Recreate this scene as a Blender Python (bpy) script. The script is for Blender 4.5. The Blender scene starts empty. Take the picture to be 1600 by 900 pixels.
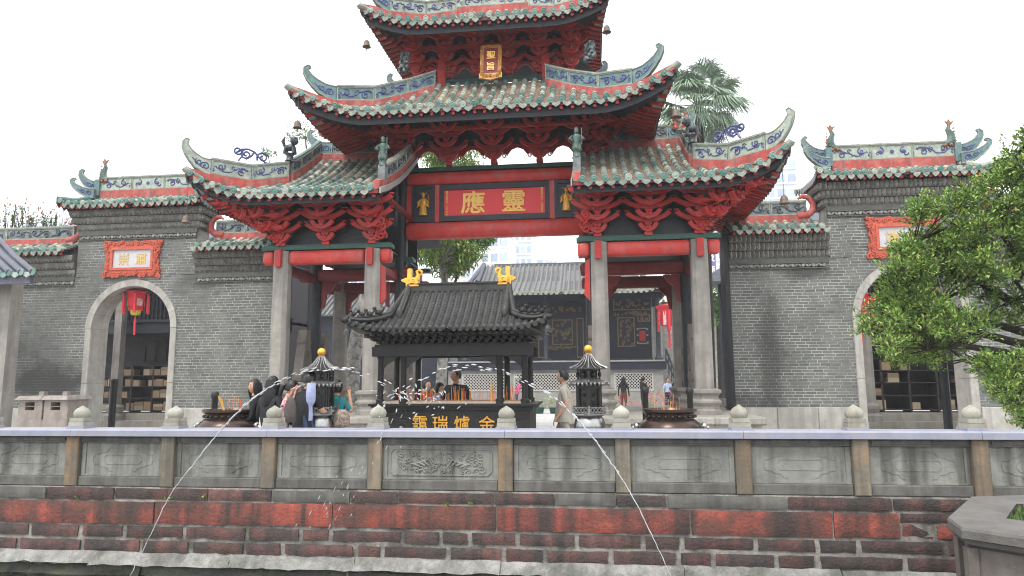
import bpy, math, random
from math import sin, cos, pi, sqrt, radians, atan2, hypot
from mathutils import Vector, Matrix
random.seed(7)
SC = bpy.context.scene
COL = SC.collection

# ---------------------------------------------------------------- camera
F = 1066.0
YAW, PITCH, ROLL = radians(6.7), radians(7.6), radians(-.35)
CAM = Vector((2.57, -16.0, 1.6))
FW = Vector((-sin(YAW) * cos(PITCH), cos(YAW) * cos(PITCH), sin(PITCH)))
R0 = Vector((cos(YAW), sin(YAW), 0)); U0 = R0.cross(FW)
RT = cos(ROLL) * R0 + sin(ROLL) * U0
UP = -sin(ROLL) * R0 + cos(ROLL) * U0
cd = bpy.data.cameras.new('camera'); cam = bpy.data.objects.new('camera', cd); COL.objects.link(cam)
cd.sensor_width = 36; cd.lens = F / 1600 * 36; cd.clip_start = .1; cd.clip_end = 6000
Mc = Matrix((RT, UP, -FW)).transposed().to_4x4(); Mc.translation = CAM
cam.matrix_world = Mc
SC.camera = cam

def at(px, py, Y):
    """world point on the plane y=Y seen at photograph pixel px,py"""
    d = FW + RT * ((px - 800) / F) - UP * ((py - 450) / F)
    return CAM + d * ((Y - CAM.y) / d.y)

# ---------------------------------------------------------------- sky and sun (overcast)
SUN_EL, SUN_AZ = radians(58), radians(200)      # azimuth of the sun, clockwise from +Y
w = bpy.data.worlds.new("World"); SC.world = w; w.use_nodes = True
nt = w.node_tree; bg = nt.nodes['Background']
sky = nt.nodes.new('ShaderNodeTexSky'); sky.sky_type = 'NISHITA'; sky.sun_disc = False
sky.sun_elevation = SUN_EL; sky.sun_rotation = SUN_AZ; sky.dust_density = 6; sky.ozone_density = .6; sky.air_density = 1
hs = nt.nodes.new('ShaderNodeHueSaturation'); hs.inputs['Saturation'].default_value = .22
mx = nt.nodes.new('ShaderNodeMix'); mx.data_type = 'RGBA'; mx.inputs[0].default_value = .82
mx.inputs[7].default_value = (12.9, 13.2, 13.6, 1)           # even cloud cover
nt.links.new(sky.outputs[0], hs.inputs['Color']); nt.links.new(hs.outputs[0], mx.inputs[6])
nt.links.new(mx.outputs[2], bg.inputs['Color']); bg.inputs['Strength'].default_value = .12
sd = bpy.data.lights.new('sun', 'SUN'); sd.energy = 1.3; sd.angle = radians(14); sd.color = (1, .97, .92)
so = bpy.data.objects.new('sun', sd); COL.objects.link(so)
tosun = Vector((sin(SUN_AZ) * cos(SUN_EL), cos(SUN_AZ) * cos(SUN_EL), sin(SUN_EL)))
so.rotation_euler = tosun.to_track_quat('Z', 'Y').to_euler(); so.location = (0, -20, 40)
vs = SC.view_settings; vs.view_transform = 'Standard'; vs.look = 'None'; vs.exposure = 0.70; vs.gamma = 1
SC.cycles.max_bounces = 8; SC.cycles.diffuse_bounces = 6; SC.cycles.glossy_bounces = 3
SC.cycles.transmission_bounces = 4; SC.cycles.volume_bounces = 2; SC.cycles.transparent_max_bounces = 6
SC.cycles.use_denoising = True; SC.cycles.filter_width = 1.1

# ---------------------------------------------------------------- materials
def mat(name, col, rough=.65, col2=None, scale=3., var=.15, rnd=0., pal=None, streak=None, streak_amt=.5,
        patch=None, patch_amt=.5, patch_scale=1.2, bump=.0, bscale=30., metal=0., spec=.4, grain=0., gscale=120., trans=0., sheen=0., streak_scale=6., pth=(.46, .62), sth=(.44, .64), spots=()):
    """procedural surface: noise-mixed colours, vertical stains, blotches, fine bump; pal = colours picked per piece"""
    m = bpy.data.materials.new(name); m.use_nodes = True
    N = m.node_tree.nodes; L = m.node_tree.links; b = N['Principled BSDF']
    geo = N.new('ShaderNodeNewGeometry'); P = geo.outputs['Position']
    def noise(s, det=4., vec=P, rgh=.6):
        n = N.new('ShaderNodeTexNoise'); n.inputs['Scale'].default_value = s; n.inputs['Detail'].default_value = det
        n.inputs['Roughness'].default_value = rgh; L.new(vec, n.inputs['Vector']); return n.outputs['Fac']
    def mix(f, a, c, mode='MIX'):
        x = N.new('ShaderNodeMix'); x.data_type = 'RGBA'; x.blend_type = mode
        for sock, v in ((x.inputs[0], f), (x.inputs[6], a), (x.inputs[7], c)):
            if hasattr(v, 'links'): L.new(v, sock)
            elif isinstance(v, (int, float)): sock.default_value = v
            else: sock.default_value = (*v[:3], 1)
        return x.outputs[2]
    def rmap(v, a, c, d=0., e=1.):
        r = N.new('ShaderNodeMapRange'); r.inputs[1].default_value = a; r.inputs[2].default_value = c
        r.inputs[3].default_value = d; r.inputs[4].default_value = e; L.new(v, r.inputs[0]); return r.outputs[0]
    rv = None
    if pal or rnd:
        oi = N.new('ShaderNodeObjectInfo'); ad = N.new('ShaderNodeMath'); ad.operation = 'ADD'
        L.new(oi.outputs['Random'], ad.inputs[0]); L.new(geo.outputs['Random Per Island'], ad.inputs[1])
        fr = N.new('ShaderNodeMath'); fr.operation = 'FRACT'; L.new(ad.outputs[0], fr.inputs[0]); rv = fr.outputs[0]
    if pal:
        cr = N.new('ShaderNodeValToRGB'); cr.color_ramp.interpolation = 'CONSTANT'
        e = cr.color_ramp.elements
        while len(e) < len(pal): e.new(.5)
        for i, c in enumerate(pal): e[i].position = i / len(pal); e[i].color = (*c, 1)
        L.new(rv, cr.inputs[0]); c = cr.outputs[0]
    else: c = tuple(col)
    if col2 is not None: c = mix(rmap(noise(scale, 5), .35, .65), c, col2)
    if var:
        f = rmap(noise(scale * 2.7 + 1, 6), .25, .75, 1 - var, 1 + var); c = mix(1., c, f, 'MULTIPLY')
    if rnd: c = mix(1., c, rmap(rv, 0, 1, 1 - rnd, 1 + rnd), 'MULTIPLY')
    if patch is not None:
        c = mix(rmap(noise(patch_scale, 6, rgh=.7), pth[0], pth[1], 0, patch_amt), c, patch)
    if streak is not None:
        mp = N.new('ShaderNodeMapping'); mp.inputs['Scale'].default_value = (1, 1, .07); L.new(P, mp.inputs[0])
        c = mix(rmap(noise(streak_scale, 5, mp.outputs[0]), sth[0], sth[1], 0, streak_amt), c, streak)
    for (sx, sz, rx, rz, amt) in spots:      # old damp stains at fixed places on the wall
        mp = N.new('ShaderNodeMapping'); mp.inputs['Location'].default_value = (-sx / rx, 0, -sz / rz); mp.inputs['Scale'].default_value = (1 / rx, 0, 1 / rz); L.new(P, mp.inputs[0])
        ln = N.new('ShaderNodeVectorMath'); ln.operation = 'LENGTH'; L.new(mp.outputs[0], ln.inputs[0])
        ad = N.new('ShaderNodeMath'); ad.operation = 'ADD'; L.new(ln.outputs['Value'], ad.inputs[0]); L.new(rmap(noise(1.6, 6, rgh=.7), .2, .8, -.45, .45), ad.inputs[1])
        c = mix(rmap(ad.outputs[0], .45, 1.05, amt, 0), c, (.035, .035, .033))
    if grain: c = mix(1., c, rmap(noise(gscale, 2), .2, .8, 1 - grain, 1 + grain), 'MULTIPLY')
    if hasattr(c, 'links'): L.new(c, b.inputs['Base Color'])
    else: b.inputs['Base Color'].default_value = (*c, 1)
    b.inputs['Roughness'].default_value = rough; b.inputs['Metallic'].default_value = metal
    b.inputs['Specular IOR Level'].default_value = spec
    if trans: b.inputs['Transmission Weight'].default_value = trans
    if bump:
        bp = N.new('ShaderNodeBump'); bp.inputs['Strength'].default_value = bump; bp.inputs['Distance'].default_value = .02
        L.new(noise(bscale, 5), bp.inputs['Height']); L.new(bp.outputs[0], b.inputs['Normal'])
    return m

M = {}
M['granite'] = mat('granite', (.30, .28, .25), .8, (.22, .205, .185), 2., .14, streak=(.13, .12, .11), streak_amt=.5, bump=.25, bscale=60, grain=.12)
M['granite_light'] = mat('granite_light', (.40, .385, .35), .8, (.32, .30, .27), 3., .12, streak=(.2, .19, .17), streak_amt=.5, bump=.25, bscale=60, grain=.12, rnd=.06)
SPOTS = [(at(80, 600, 2).x, at(80, 598, 2).z, 1.5, .75, .85), (at(25, 560, 2).x, at(25, 560, 2).z, .8, 1.0, .5), (at(1203, 560, 2).x, at(1203, 560, 2).z, .38, 1.9, .6), (at(1262, 425, 2).x, at(1262, 425, 2).z, .8, .28, .7), (at(1170, 640, 2).x, .95, .9, .35, .5), (at(330, 440, 2).x, at(330, 440, 2).z, 1.2, .3, .4)]
M['brick'] = mat('brick', None, .85, None, 5., .16, pal=[(.150, .154, .142), (.132, .138, .130), (.168, .168, .154), (.142, .146, .136), (.108, .115, .111), (.160, .160, .145), (.148, .152, .140)],
                 patch=(.06, .06, .056), patch_amt=.5, patch_scale=.45, pth=(.5, .68), streak=(.10, .10, .092), streak_amt=.4, streak_scale=2.2, spots=SPOTS, bump=.3, bscale=50, grain=.12)
M['mortar'] = mat('mortar', (.50, .50, .47), .9, (.30, .30, .28), 2., .2, patch=(.07, .07, .065), patch_amt=.7, patch_scale=.7, spots=SPOTS)
M['corbel'] = mat('corbel', (.30, .29, .265), .85, (.2, .195, .175), 5., .3, rnd=.2, bump=.3)
M['wall_dark'] = mat('wall_dark', (.10, .10, .092), .85, var=.3)
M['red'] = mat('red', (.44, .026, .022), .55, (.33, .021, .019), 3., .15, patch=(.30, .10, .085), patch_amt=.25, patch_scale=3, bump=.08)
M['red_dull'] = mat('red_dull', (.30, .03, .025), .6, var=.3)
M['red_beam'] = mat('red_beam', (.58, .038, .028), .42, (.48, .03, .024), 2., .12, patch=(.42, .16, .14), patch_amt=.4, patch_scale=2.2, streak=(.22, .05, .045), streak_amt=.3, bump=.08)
M['red_deep'] = mat('red_deep', (.16, .016, .014), .6, var=.3)  # dark red; on the rear bay timbers the shade is in this colour
M['red_plaster'] = mat('red_plaster', (.47, .075, .065), .75, (.36, .07, .06), 5., .25, patch=(.42, .24, .2), patch_amt=.5, patch_scale=4, streak=(.17, .06, .05), streak_amt=.6, bump=.2)
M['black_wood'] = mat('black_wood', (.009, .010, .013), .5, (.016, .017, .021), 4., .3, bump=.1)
M['navy_wood'] = mat('navy_wood', (.02, .023, .033), .5, (.03, .034, .045), 4., .2)  # dark navy timber; on the roof soffits it stands in for shade
M['green_paint'] = mat('green_paint', (.012, .075, .05), .5, (.02, .06, .045), 4., .25)
M['tile'] = mat('tile', None, .3, None, 8., .25, pal=[(.07, .17, .15), (.44, .47, .39), (.045, .12, .105), (.24, .31, .27), (.54, .54, .45), (.13, .22, .20), (.36, .40, .34), (.17, .21, .185)],
                patch=(.20, .17, .13), patch_amt=.6, patch_scale=6, bump=.2, spec=.5)
M['tile_cap'] = mat('tile_cap', None, .3, None, 14., .3, pal=[(.09, .21, .18), (.06, .17, .15), (.15, .28, .25), (.35, .42, .36)], patch=(.25, .24, .2), patch_amt=.5, patch_scale=12, bump=.3)
M['drip'] = mat('drip', None, .3, (.30, .38, .33), 16., .3, pal=[(.46, .48, .41), (.33, .39, .34), (.50, .48, .41), (.16, .27, .24), (.28, .33, .29)], patch=(.16, .13, .10), patch_amt=.5, patch_scale=13, bump=.5, bscale=40)
M['pan'] = mat('pan', None, .8, (.20, .13, .09), 5., .3, pal=[(.30, .19, .12), (.36, .22, .14), (.24, .19, .15), (.28, .17, .12)], patch=(.13, .115, .10), patch_amt=.75, patch_scale=2.5, bump=.3)
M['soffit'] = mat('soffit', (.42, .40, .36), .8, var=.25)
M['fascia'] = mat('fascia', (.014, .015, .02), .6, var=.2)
M['cer_cream'] = mat('cer_cream', (.42, .44, .35), .4, (.30, .38, .33), 7., .25, patch=(.16, .15, .12), patch_amt=.55, patch_scale=5, bump=.15)
M['cer_teal'] = mat('cer_teal', (.08, .17, .18), .35, (.16, .24, .23), 7., .3, patch=(.08, .10, .11), patch_amt=.6, patch_scale=4, bump=.15)
M['cer_grey'] = mat('cer_grey', (.13, .155, .16), .5, (.2, .22, .21), 6., .3, patch=(.07, .07, .07), patch_amt=.6, patch_scale=4, bump=.15)
M['cer_trim'] = mat('cer_trim', (.36, .36, .29), .5, (.22, .27, .23), 9., .25, patch=(.12, .11, .09), patch_amt=.5, patch_scale=7)
M['cer_blue'] = mat('cer_blue', (.045, .05, .17), .35, (.07, .08, .22), 9., .35)
M['cer_dark'] = mat('cer_dark', (.03, .035, .06), .35, (.05, .07, .09), 9., .3)
M['glaze_fig'] = mat('glaze_fig', (.02, .06, .055), .3, (.06, .11, .09), 12., .4, patch=(.22, .22, .17), patch_amt=.5, patch_scale=14)
M['glaze_dark'] = mat('glaze_dark', (.025, .03, .045), .3, (.06, .08, .08), 12., .4)
M['orange_glaze'] = mat('orange_glaze', (.36, .11, .035), .4, (.2, .1, .05), 14., .3)
M['gold_old'] = mat('gold_old', (.50, .24, .05), .45, (.30, .13, .03), 14., .3, metal=.25)
M['gold'] = mat('gold', (.72, .38, .06), .38, (.62, .30, .04), 8., .15, metal=.35, spec=.5)
M['gold_leaf'] = mat('gold_leaf', (.80, .44, .08), .32, (.72, .36, .05), 8., .12, metal=.55)
M['gold_dim'] = mat('gold_dim', (.30, .2, .09), .5, (.14, .10, .05), 20., .4)
M['sign_red'] = mat('sign_red', (.72, .025, .03), .4, var=.06)
M['sign_char'] = mat('sign_char', (.92, .58, .12), .4, var=.06)
M['plaque_red'] = mat('plaque_red', (.56, .13, .075), .7, (.46, .09, .055), 16., .3, patch=(.30, .05, .03), patch_amt=.5, patch_scale=18, bump=.4, bscale=40)
M['plaque_stone'] = mat('plaque_stone', (.50, .49, .50), .6, (.44, .44, .47), 5., .08)
M['plaque_char'] = mat('plaque_char', (.58, .42, .15), .6, var=.15)
M['iron'] = mat('iron', (.011, .0105, .010), .5, (.018, .017, .016), 6., .3, metal=.1, bump=.15, bscale=60)
M['iron_roof'] = mat('iron_roof', (.034, .034, .033), .45, (.052, .051, .048), 5., .25, metal=.3, bump=.15)
M['bronze'] = mat('bronze', (.075, .045, .035), .28, (.05, .034, .028), 5., .25, metal=.6, bump=.05)
M['steel'] = mat('steel', (.38, .38, .37), .3, (.30, .30, .29), 9., .1, metal=1.)
M['pewter'] = mat('pewter', (.045, .044, .042), .4, (.03, .03, .028), 8., .25, metal=.7)
M['pewter_light'] = mat('pewter_light', (.34, .335, .33), .35, (.16, .155, .15), 14., .3, metal=.75)
M['ash'] = mat('ash', (.38, .30, .23), .95, var=.2)
M['incense'] = mat('incense', None, .8, None, 3., .0, pal=[(.62, .09, .03), (.55, .22, .05), (.68, .14, .05), (.62, .35, .10)])
M['rail_paint'] = mat('rail_paint', (.27, .28, .35), .55, (.235, .245, .305), 3., .08, patch=(.33, .30, .30), patch_amt=.35, patch_scale=5, streak=(.36, .33, .34), streak_amt=.3, bump=.1)
M['panel_stone'] = mat('panel_stone', (.25, .25, .225), .85, (.175, .178, .158), 2.5, .2, streak=(.055, .055, .047), streak_amt=.85, sth=(.46, .66), streak_scale=4., patch=(.32, .32, .29), patch_amt=.4, patch_scale=2.2, bump=.3, bscale=45, grain=.08)
M['sill_stone'] = mat('sill_stone', (.115, .11, .10), .85, (.08, .078, .07), 3., .25, streak=(.20, .19, .17), streak_amt=.4, streak_scale=9, bump=.3)
M['post_stone'] = mat('post_stone', (.215, .175, .125), .85, (.155, .14, .11), 3., .2, streak=(.085, .08, .065), streak_amt=.75, streak_scale=7, rnd=.22, patch=(.34, .18, .08), patch_amt=.6, patch_scale=.9, bump=.35, grain=.1)
M['kiln_stone'] = mat('kiln_stone', (.28, .245, .22), .85, (.22, .19, .17), 4., .15, streak=(.15, .13, .115), streak_amt=.5, bump=.3, grain=.12)
M['finial_stone'] = mat('finial_stone', (.35, .34, .29), .8, (.28, .27, .225), 5., .1, rnd=.14, streak=(.15, .13, .09), streak_amt=.55, bump=.3, grain=.12)
M['red_stone'] = mat('red_stone', (.165, .072, .062), .9, (.115, .062, .055), 2.6, .25, rnd=.25, patch=(.06, .054, .05), patch_amt=.85, patch_scale=2.2, pth=(.42, .58), streak=(.04, .038, .035), streak_amt=.85, streak_scale=5, sth=(.42, .62), bump=.9, bscale=32, grain=.22, gscale=70)
M['red_bright'] = mat('red_bright', (.40, .092, .062), .9, (.24, .065, .05), 2.2, .25, rnd=.12, patch=(.10, .055, .045), patch_amt=.85, patch_scale=1.9, pth=(.42, .56), streak=(.045, .04, .036), streak_amt=.92, streak_scale=3.6, sth=(.44, .62), bump=.8, bscale=28, grain=.2, gscale=70)
M['grey_stone'] = mat('grey_stone', (.28, .275, .255), .9, (.18, .175, .16), 4., .25, rnd=.15, patch=(.06, .065, .05), patch_amt=.7, patch_scale=2.2, bump=1., bscale=24, grain=.2, gscale=60)
M['wet_stone'] = mat('wet_stone', (.05, .048, .038), .5, (.03, .032, .022), 4., .3, patch=(.06, .075, .03), patch_amt=.6, patch_scale=5, bump=.8, bscale=24)
M['joint'] = mat('joint', (.33, .31, .28), .95, (.2, .19, .17), 6., .25, patch=(.04, .042, .035), patch_amt=.75, patch_scale=2.4, bump=.6, bscale=40, grain=.15)
M['paving'] = mat('paving', None, .85, None, 3., .1, pal=[(.52, .505, .48), (.56, .54, .515), (.48, .47, .45), (.54, .53, .50)], grain=.06)
M['ground'] = mat('ground', (.50, .485, .46), .9, (.42, .41, .39), 1., .15)
M['podium'] = mat('podium', (.34, .325, .29), .85, (.27, .255, .225), 2., .12, streak=(.19, .17, .14), streak_amt=.5, bump=.2, grain=.1)
M['leaf'] = mat('leaf', None, .5, None, 2.5, .25, pal=[(.14, .25, .045), (.20, .34, .07), (.08, .16, .035), (.30, .43, .09), (.15, .27, .05), (.11, .20, .04), (.36, .40, .09)], spec=.35)
M['leaf_dark'] = mat('leaf_dark', None, .5, None, 2., .2, pal=[(.05, .13, .028), (.08, .19, .04), (.12, .25, .05)])
M['leaf_pale'] = mat('leaf_pale', None, .55, None, 2., .2, pal=[(.12, .2, .06), (.17, .26, .09), (.1, .17, .06)])
M['palm_leaf'] = mat('palm_leaf', None, .5, None, 2., .2, pal=[(.17, .25, .16), (.22, .31, .21), (.27, .35, .25)])  # greens paled: the haze over the palm is put into the colour
M['bark'] = mat('bark', (.045, .036, .028), .9, (.03, .026, .02), 6., .3, bump=.6, bscale=25)
M['bark_pale'] = mat('bark_pale', (.36, .35, .32), .9, (.27, .26, .24), 5., .2, patch=(.06, .055, .05), patch_amt=.8, patch_scale=6, bump=.4)
M['flower'] = mat('flower', None, .6, None, 2., .1, pal=[(.42, .06, .08), (.36, .10, .12), (.5, .05, .06)])
M['roof_grey'] = mat('roof_grey', None, .8, None, 3., .25, pal=[(.13, .13, .13), (.17, .17, .165), (.11, .11, .115)])
M['roof_blue'] = mat('roof_blue', (.07, .075, .10), .6, (.10, .105, .13), 5., .2)
M['stage_wood'] = mat('stage_wood', (.012, .014, .028), .5, (.02, .022, .04), 3., .25)
M['stage_gray'] = mat('stage_gray', (.32, .31, .29), .85, (.26, .25, .235), 2., .12)
M['lattice_white'] = mat('lattice_white', (.45, .44, .41), .7, var=.05)
M['dark_void'] = mat('dark_void', (.012, .011, .012), .9, var=.1)
M['hall_wood'] = mat('hall_wood', (.022, .02, .024), .55, (.035, .03, .034), 5., .25)
M['box_wood'] = mat('box_wood', None, .7, None, 5., .15, pal=[(.20, .135, .085), (.26, .18, .11), (.22, .15, .10), (.32, .26, .19)])
M['lantern_red'] = mat('lantern_red', (.60, .03, .045), .5, var=.1)
M['lantern_white'] = mat('lantern_white', (.62, .6, .55), .5, (.5, .2, .2), 14., .1)
M['lantern_yellow'] = mat('lantern_yellow', (.55, .5, .06), .5, var=.15)
M['bell'] = mat('bell', (.17, .12, .09), .55, (.11, .085, .07), 9., .25, metal=.4)
M['wire'] = mat('wire', (.08, .08, .08), .6, var=0)
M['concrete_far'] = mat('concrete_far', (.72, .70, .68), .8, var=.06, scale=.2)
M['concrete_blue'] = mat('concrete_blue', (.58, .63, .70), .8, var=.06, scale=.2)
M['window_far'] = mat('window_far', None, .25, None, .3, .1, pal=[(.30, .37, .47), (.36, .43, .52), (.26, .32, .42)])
M['violet'] = mat('violet', (.13, .09, .28), .6, var=.05)
M['white_paint'] = mat('white_paint', (.75, .75, .74), .6, var=.03)
M['moss'] = mat('moss', None, .9, None, 6., .2, pal=[(.07, .12, .03), (.10, .16, .04), (.05, .09, .025)])
# water: a dark green body under a glossy rippled skin
def water_mat():
    m = bpy.data.materials.new('pond_water'); m.use_nodes = True
    N = m.node_tree.nodes; L = m.node_tree.links; b = N['Principled BSDF']
    b.inputs['Base Color'].default_value = (.012, .014, .010, 1); b.inputs['Roughness'].default_value = .08
    n = N.new('ShaderNodeTexNoise'); n.inputs['Scale'].default_value = 5; n.inputs['Detail'].default_value = 3
    g = N.new('ShaderNodeNewGeometry'); L.new(g.outputs['Position'], n.inputs['Vector'])
    bp = N.new('ShaderNodeBump'); bp.inputs['Strength'].default_value = .35; bp.inputs['Distance'].default_value = .05
    L.new(n.outputs['Fac'], bp.inputs['Height']); L.new(bp.outputs[0], b.inputs['Normal'])
    return m
M['pond_water'] = water_mat()
M['granite_brown'] = mat('granite_brown', (.155, .135, .12), .85, (.115, .10, .088), 3., .18, streak=(.09, .08, .07), streak_amt=.5, bump=.3, bscale=60, grain=.15)
M['granite_dark'] = mat('granite_dark', (.125, .117, .108), .8, (.085, .08, .074), 2., .22, patch=(.19, .18, .165), patch_amt=.4, patch_scale=4, bump=.3, bscale=60, grain=.15)
M['spray'] = mat('spray', (.82, .84, .86), .15, var=0, trans=.55, spec=.5)

# ---------------------------------------------------------------- mesh builder
WL = {}          # world location of every object built so far
class MB:
    def __init__(s): s.v = []; s.f = []; s.m = []
    def add(s, vs_, fs, m=0, X=None):
        o = len(s.v)
        if X is not None: s.v += [tuple(X @ Vector(p)) for p in vs_]
        else: s.v += [tuple(p) for p in vs_]
        s.f += [tuple(i + o for i in q) for q in fs]; s.m += [m] * len(fs); return s
    def box(s, cx, cy, cz, sx, sy, sz, m=0, X=None, top=1.):
        a, b, c = sx / 2, sy / 2, sz / 2; t = top
        vs_ = [(cx - a, cy - b, cz - c), (cx + a, cy - b, cz - c), (cx + a, cy + b, cz - c), (cx - a, cy + b, cz - c),
               (cx - a * t, cy - b * t, cz + c), (cx + a * t, cy - b * t, cz + c), (cx + a * t, cy + b * t, cz + c), (cx - a * t, cy + b * t, cz + c)]
        return s.add(vs_, [(3, 2, 1, 0), (4, 5, 6, 7), (0, 1, 5, 4), (1, 2, 6, 5), (2, 3, 7, 6), (3, 0, 4, 7)], m, X)
    def bx(s, x0, x1, y0, y1, z0, z1, m=0, X=None):
        return s.box((x0 + x1) / 2, (y0 + y1) / 2, (z0 + z1) / 2, abs(x1 - x0), abs(y1 - y0), abs(z1 - z0), m, X)
    def cbox(s, x0, x1, y0, y1, z0, z1, c=.01, m=0, X=None):
        """box with its front face (y0) edges chamfered"""
        vs_ = [(x0, y0 + c, z0), (x1, y0 + c, z0), (x1, y0 + c, z1), (x0, y0 + c, z1), (x0 + c, y0, z0 + c), (x1 - c, y0, z0 + c), (x1 - c, y0, z1 - c), (x0 + c, y0, z1 - c),
               (x0, y1, z0), (x1, y1, z0), (x1, y1, z1), (x0, y1, z1)]
        return s.add(vs_, [(4, 5, 6, 7), (0, 1, 5, 4), (1, 2, 6, 5), (2, 3, 7, 6), (3, 0, 4, 7), (8, 9, 1, 0), (9, 10, 2, 1), (10, 11, 3, 2), (11, 8, 0, 3), (11, 10, 9, 8)], m, X)
    def tube(s, pts, rad, n=6, m=0, cap=True, X=None, flat=1.):
        pts = [Vector(p) for p in pts]; k = len(pts)
        if not hasattr(rad, '__len__'): rad = [rad] * k
        vs_ = []; up = None
        for i, p in enumerate(pts):
            t = (pts[min(i + 1, k - 1)] - pts[max(i - 1, 0)])
            if t.length < 1e-9: t = Vector((0, 0, 1))
            t.normalize()
            if up is None:
                up = Vector((0, 0, 1)) if abs(t.z) < .9 else Vector((0, 1, 0))
            a = t.cross(up)
            if a.length < 1e-6: a = t.orthogonal()
            a.normalize(); b = a.cross(t).normalized(); up = b
            for j in range(n):
                q = 2 * pi * (j + .5) / n
                vs_.append(p + a * (rad[i] * cos(q) * flat) + b * (rad[i] * sin(q)))
        fs = [(i * n + j, i * n + (j + 1) % n, (i + 1) * n + (j + 1) % n, (i + 1) * n + j) for i in range(k - 1) for j in range(n)]
        fs = [q[::-1] for q in fs]
        if cap: fs += [tuple(range(n)), tuple(range((k - 1) * n, k * n))[::-1]]
        return s.add(vs_, fs, m, X)
    def lathe(s, prof, n=16, c=(0, 0, 0), m=0, X=None, sx=1., sy=1., rot=0.):
        vs_ = [(c[0] + r * cos(2 * pi * j / n + rot) * sx, c[1] + r * sin(2 * pi * j / n + rot) * sy, c[2] + z) for r, z in prof for j in range(n)]
        k = len(prof)
        fs = [(i * n + j, i * n + (j + 1) % n, (i + 1) * n + (j + 1) % n, (i + 1) * n + j) for i in range(k - 1) for j in range(n)]
        fs += [tuple(range(n))[::-1], tuple(range((k - 1) * n, k * n))]
        return s.add(vs_, fs, m, X)
    def prism(s, poly, y0, y1, m=0, X=None):
        """polygon in XZ (counter-clockwise seen from -Y) extruded from y0 to y1"""
        n = len(poly); vs_ = [(x, y0, z) for x, z in poly] + [(x, y1, z) for x, z in poly]
        fs = [tuple(range(n)), tuple(range(n, 2 * n))[::-1]] + [((i + 1) % n, i, n + i, n + (i + 1) % n) for i in range(n)]
        return s.add(vs_, fs, m, X)
    def ell(s, c, r, nu=10, nv=7, m=0, X=None):
        if not hasattr(r, '__len__'): r = (r, r, r)
        prof = [(max(1e-4, sin(pi * i / nv)), -cos(pi * i / nv)) for i in range(nv + 1)]
        vs_ = [(c[0] + a * cos(2 * pi * j / nu) * r[0], c[1] + a * sin(2 * pi * j / nu) * r[1], c[2] + z * r[2]) for a, z in prof for j in range(nu)]
        fs = [(i * nu + j, i * nu + (j + 1) % nu, (i + 1) * nu + (j + 1) % nu, (i + 1) * nu + j) for i in range(nv) for j in range(nu)]
        return s.add(vs_, fs, m, X)
    def strip(s, A, B, m=0, flip=False):
        """quad strip between two equal-length point rows"""
        n = len(A); fs = [(i, i + 1, n + i + 1, n + i) for i in range(n - 1)]
        if flip: fs = [q[::-1] for q in fs]
        return s.add(list(A) + list(B), fs, m)
    def mesh(s, name, mats, off=(0, 0, 0), smooth=None):
        me = bpy.data.meshes.new(name)
        vs_ = s.v if off == (0, 0, 0) else [(p[0] - off[0], p[1] - off[1], p[2] - off[2]) for p in s.v]
        me.from_pydata(vs_, [], s.f)
        if not isinstance(mats, (list, tuple)): mats = [mats]
        for x in mats: me.materials.append(M[x] if isinstance(x, str) else x)
        if len(mats) > 1: me.polygons.foreach_set('material_index', s.m)
        if smooth:
            me.polygons.foreach_set('use_smooth', [True] * len(s.f)); me.set_sharp_from_angle(angle=radians(smooth))
        me.update(); return me
    def build(s, name, mats, parent=None, smooth=None, origin=None, kind=None):
        base = WL.get(parent, Vector()) if parent else Vector()
        org = Vector(origin) if origin else (base if parent else Vector())
        me = s.mesh(name, mats, tuple(org), smooth)
        o = bpy.data.objects.new(name, me); COL.objects.link(o)
        o.parent = parent; o.location = org - base; WL[o] = org
        if kind: o['kind'] = kind
        return o

def tag(o, label=None, cat=None, group=None, kind=None):
    if label: o['label'] = label
    if cat: o['category'] = cat
    if group: o['group'] = group
    if kind: o['kind'] = kind
    return o
def thing(name, loc, label, cat, group=None):
    o = bpy.data.objects.new(name, None); COL.objects.link(o); o.location = loc; o.empty_display_size = .2
    WL[o] = Vector(loc); return tag(o, label, cat, group)
def inst(name, me, parent, X):
    """one more object on a shared mesh; X is its world matrix (parents are unrotated)"""
    o = bpy.data.objects.new(name, me); COL.objects.link(o); o.parent = parent
    b = WL.get(parent, Vector()) if parent else Vector()
    o.matrix_basis = Matrix.Translation(-b) @ X; WL[o] = X.translation.copy(); return o
def copy_tree(o, parent=None):
    c = o.copy(); COL.objects.link(c); c.parent = parent; WL[c] = WL.get(o, Vector())
    for ch in list(o.children): copy_tree(ch, c)
    return c
T = Matrix.Translation
def RZ(a): return Matrix.Rotation(a, 4, 'Z')
def RX(a): return Matrix.Rotation(a, 4, 'X')
def RY(a): return Matrix.Rotation(a, 4, 'Y')
def SCL(x, y, z): return Matrix.Diagonal((x, y, z, 1))

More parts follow.
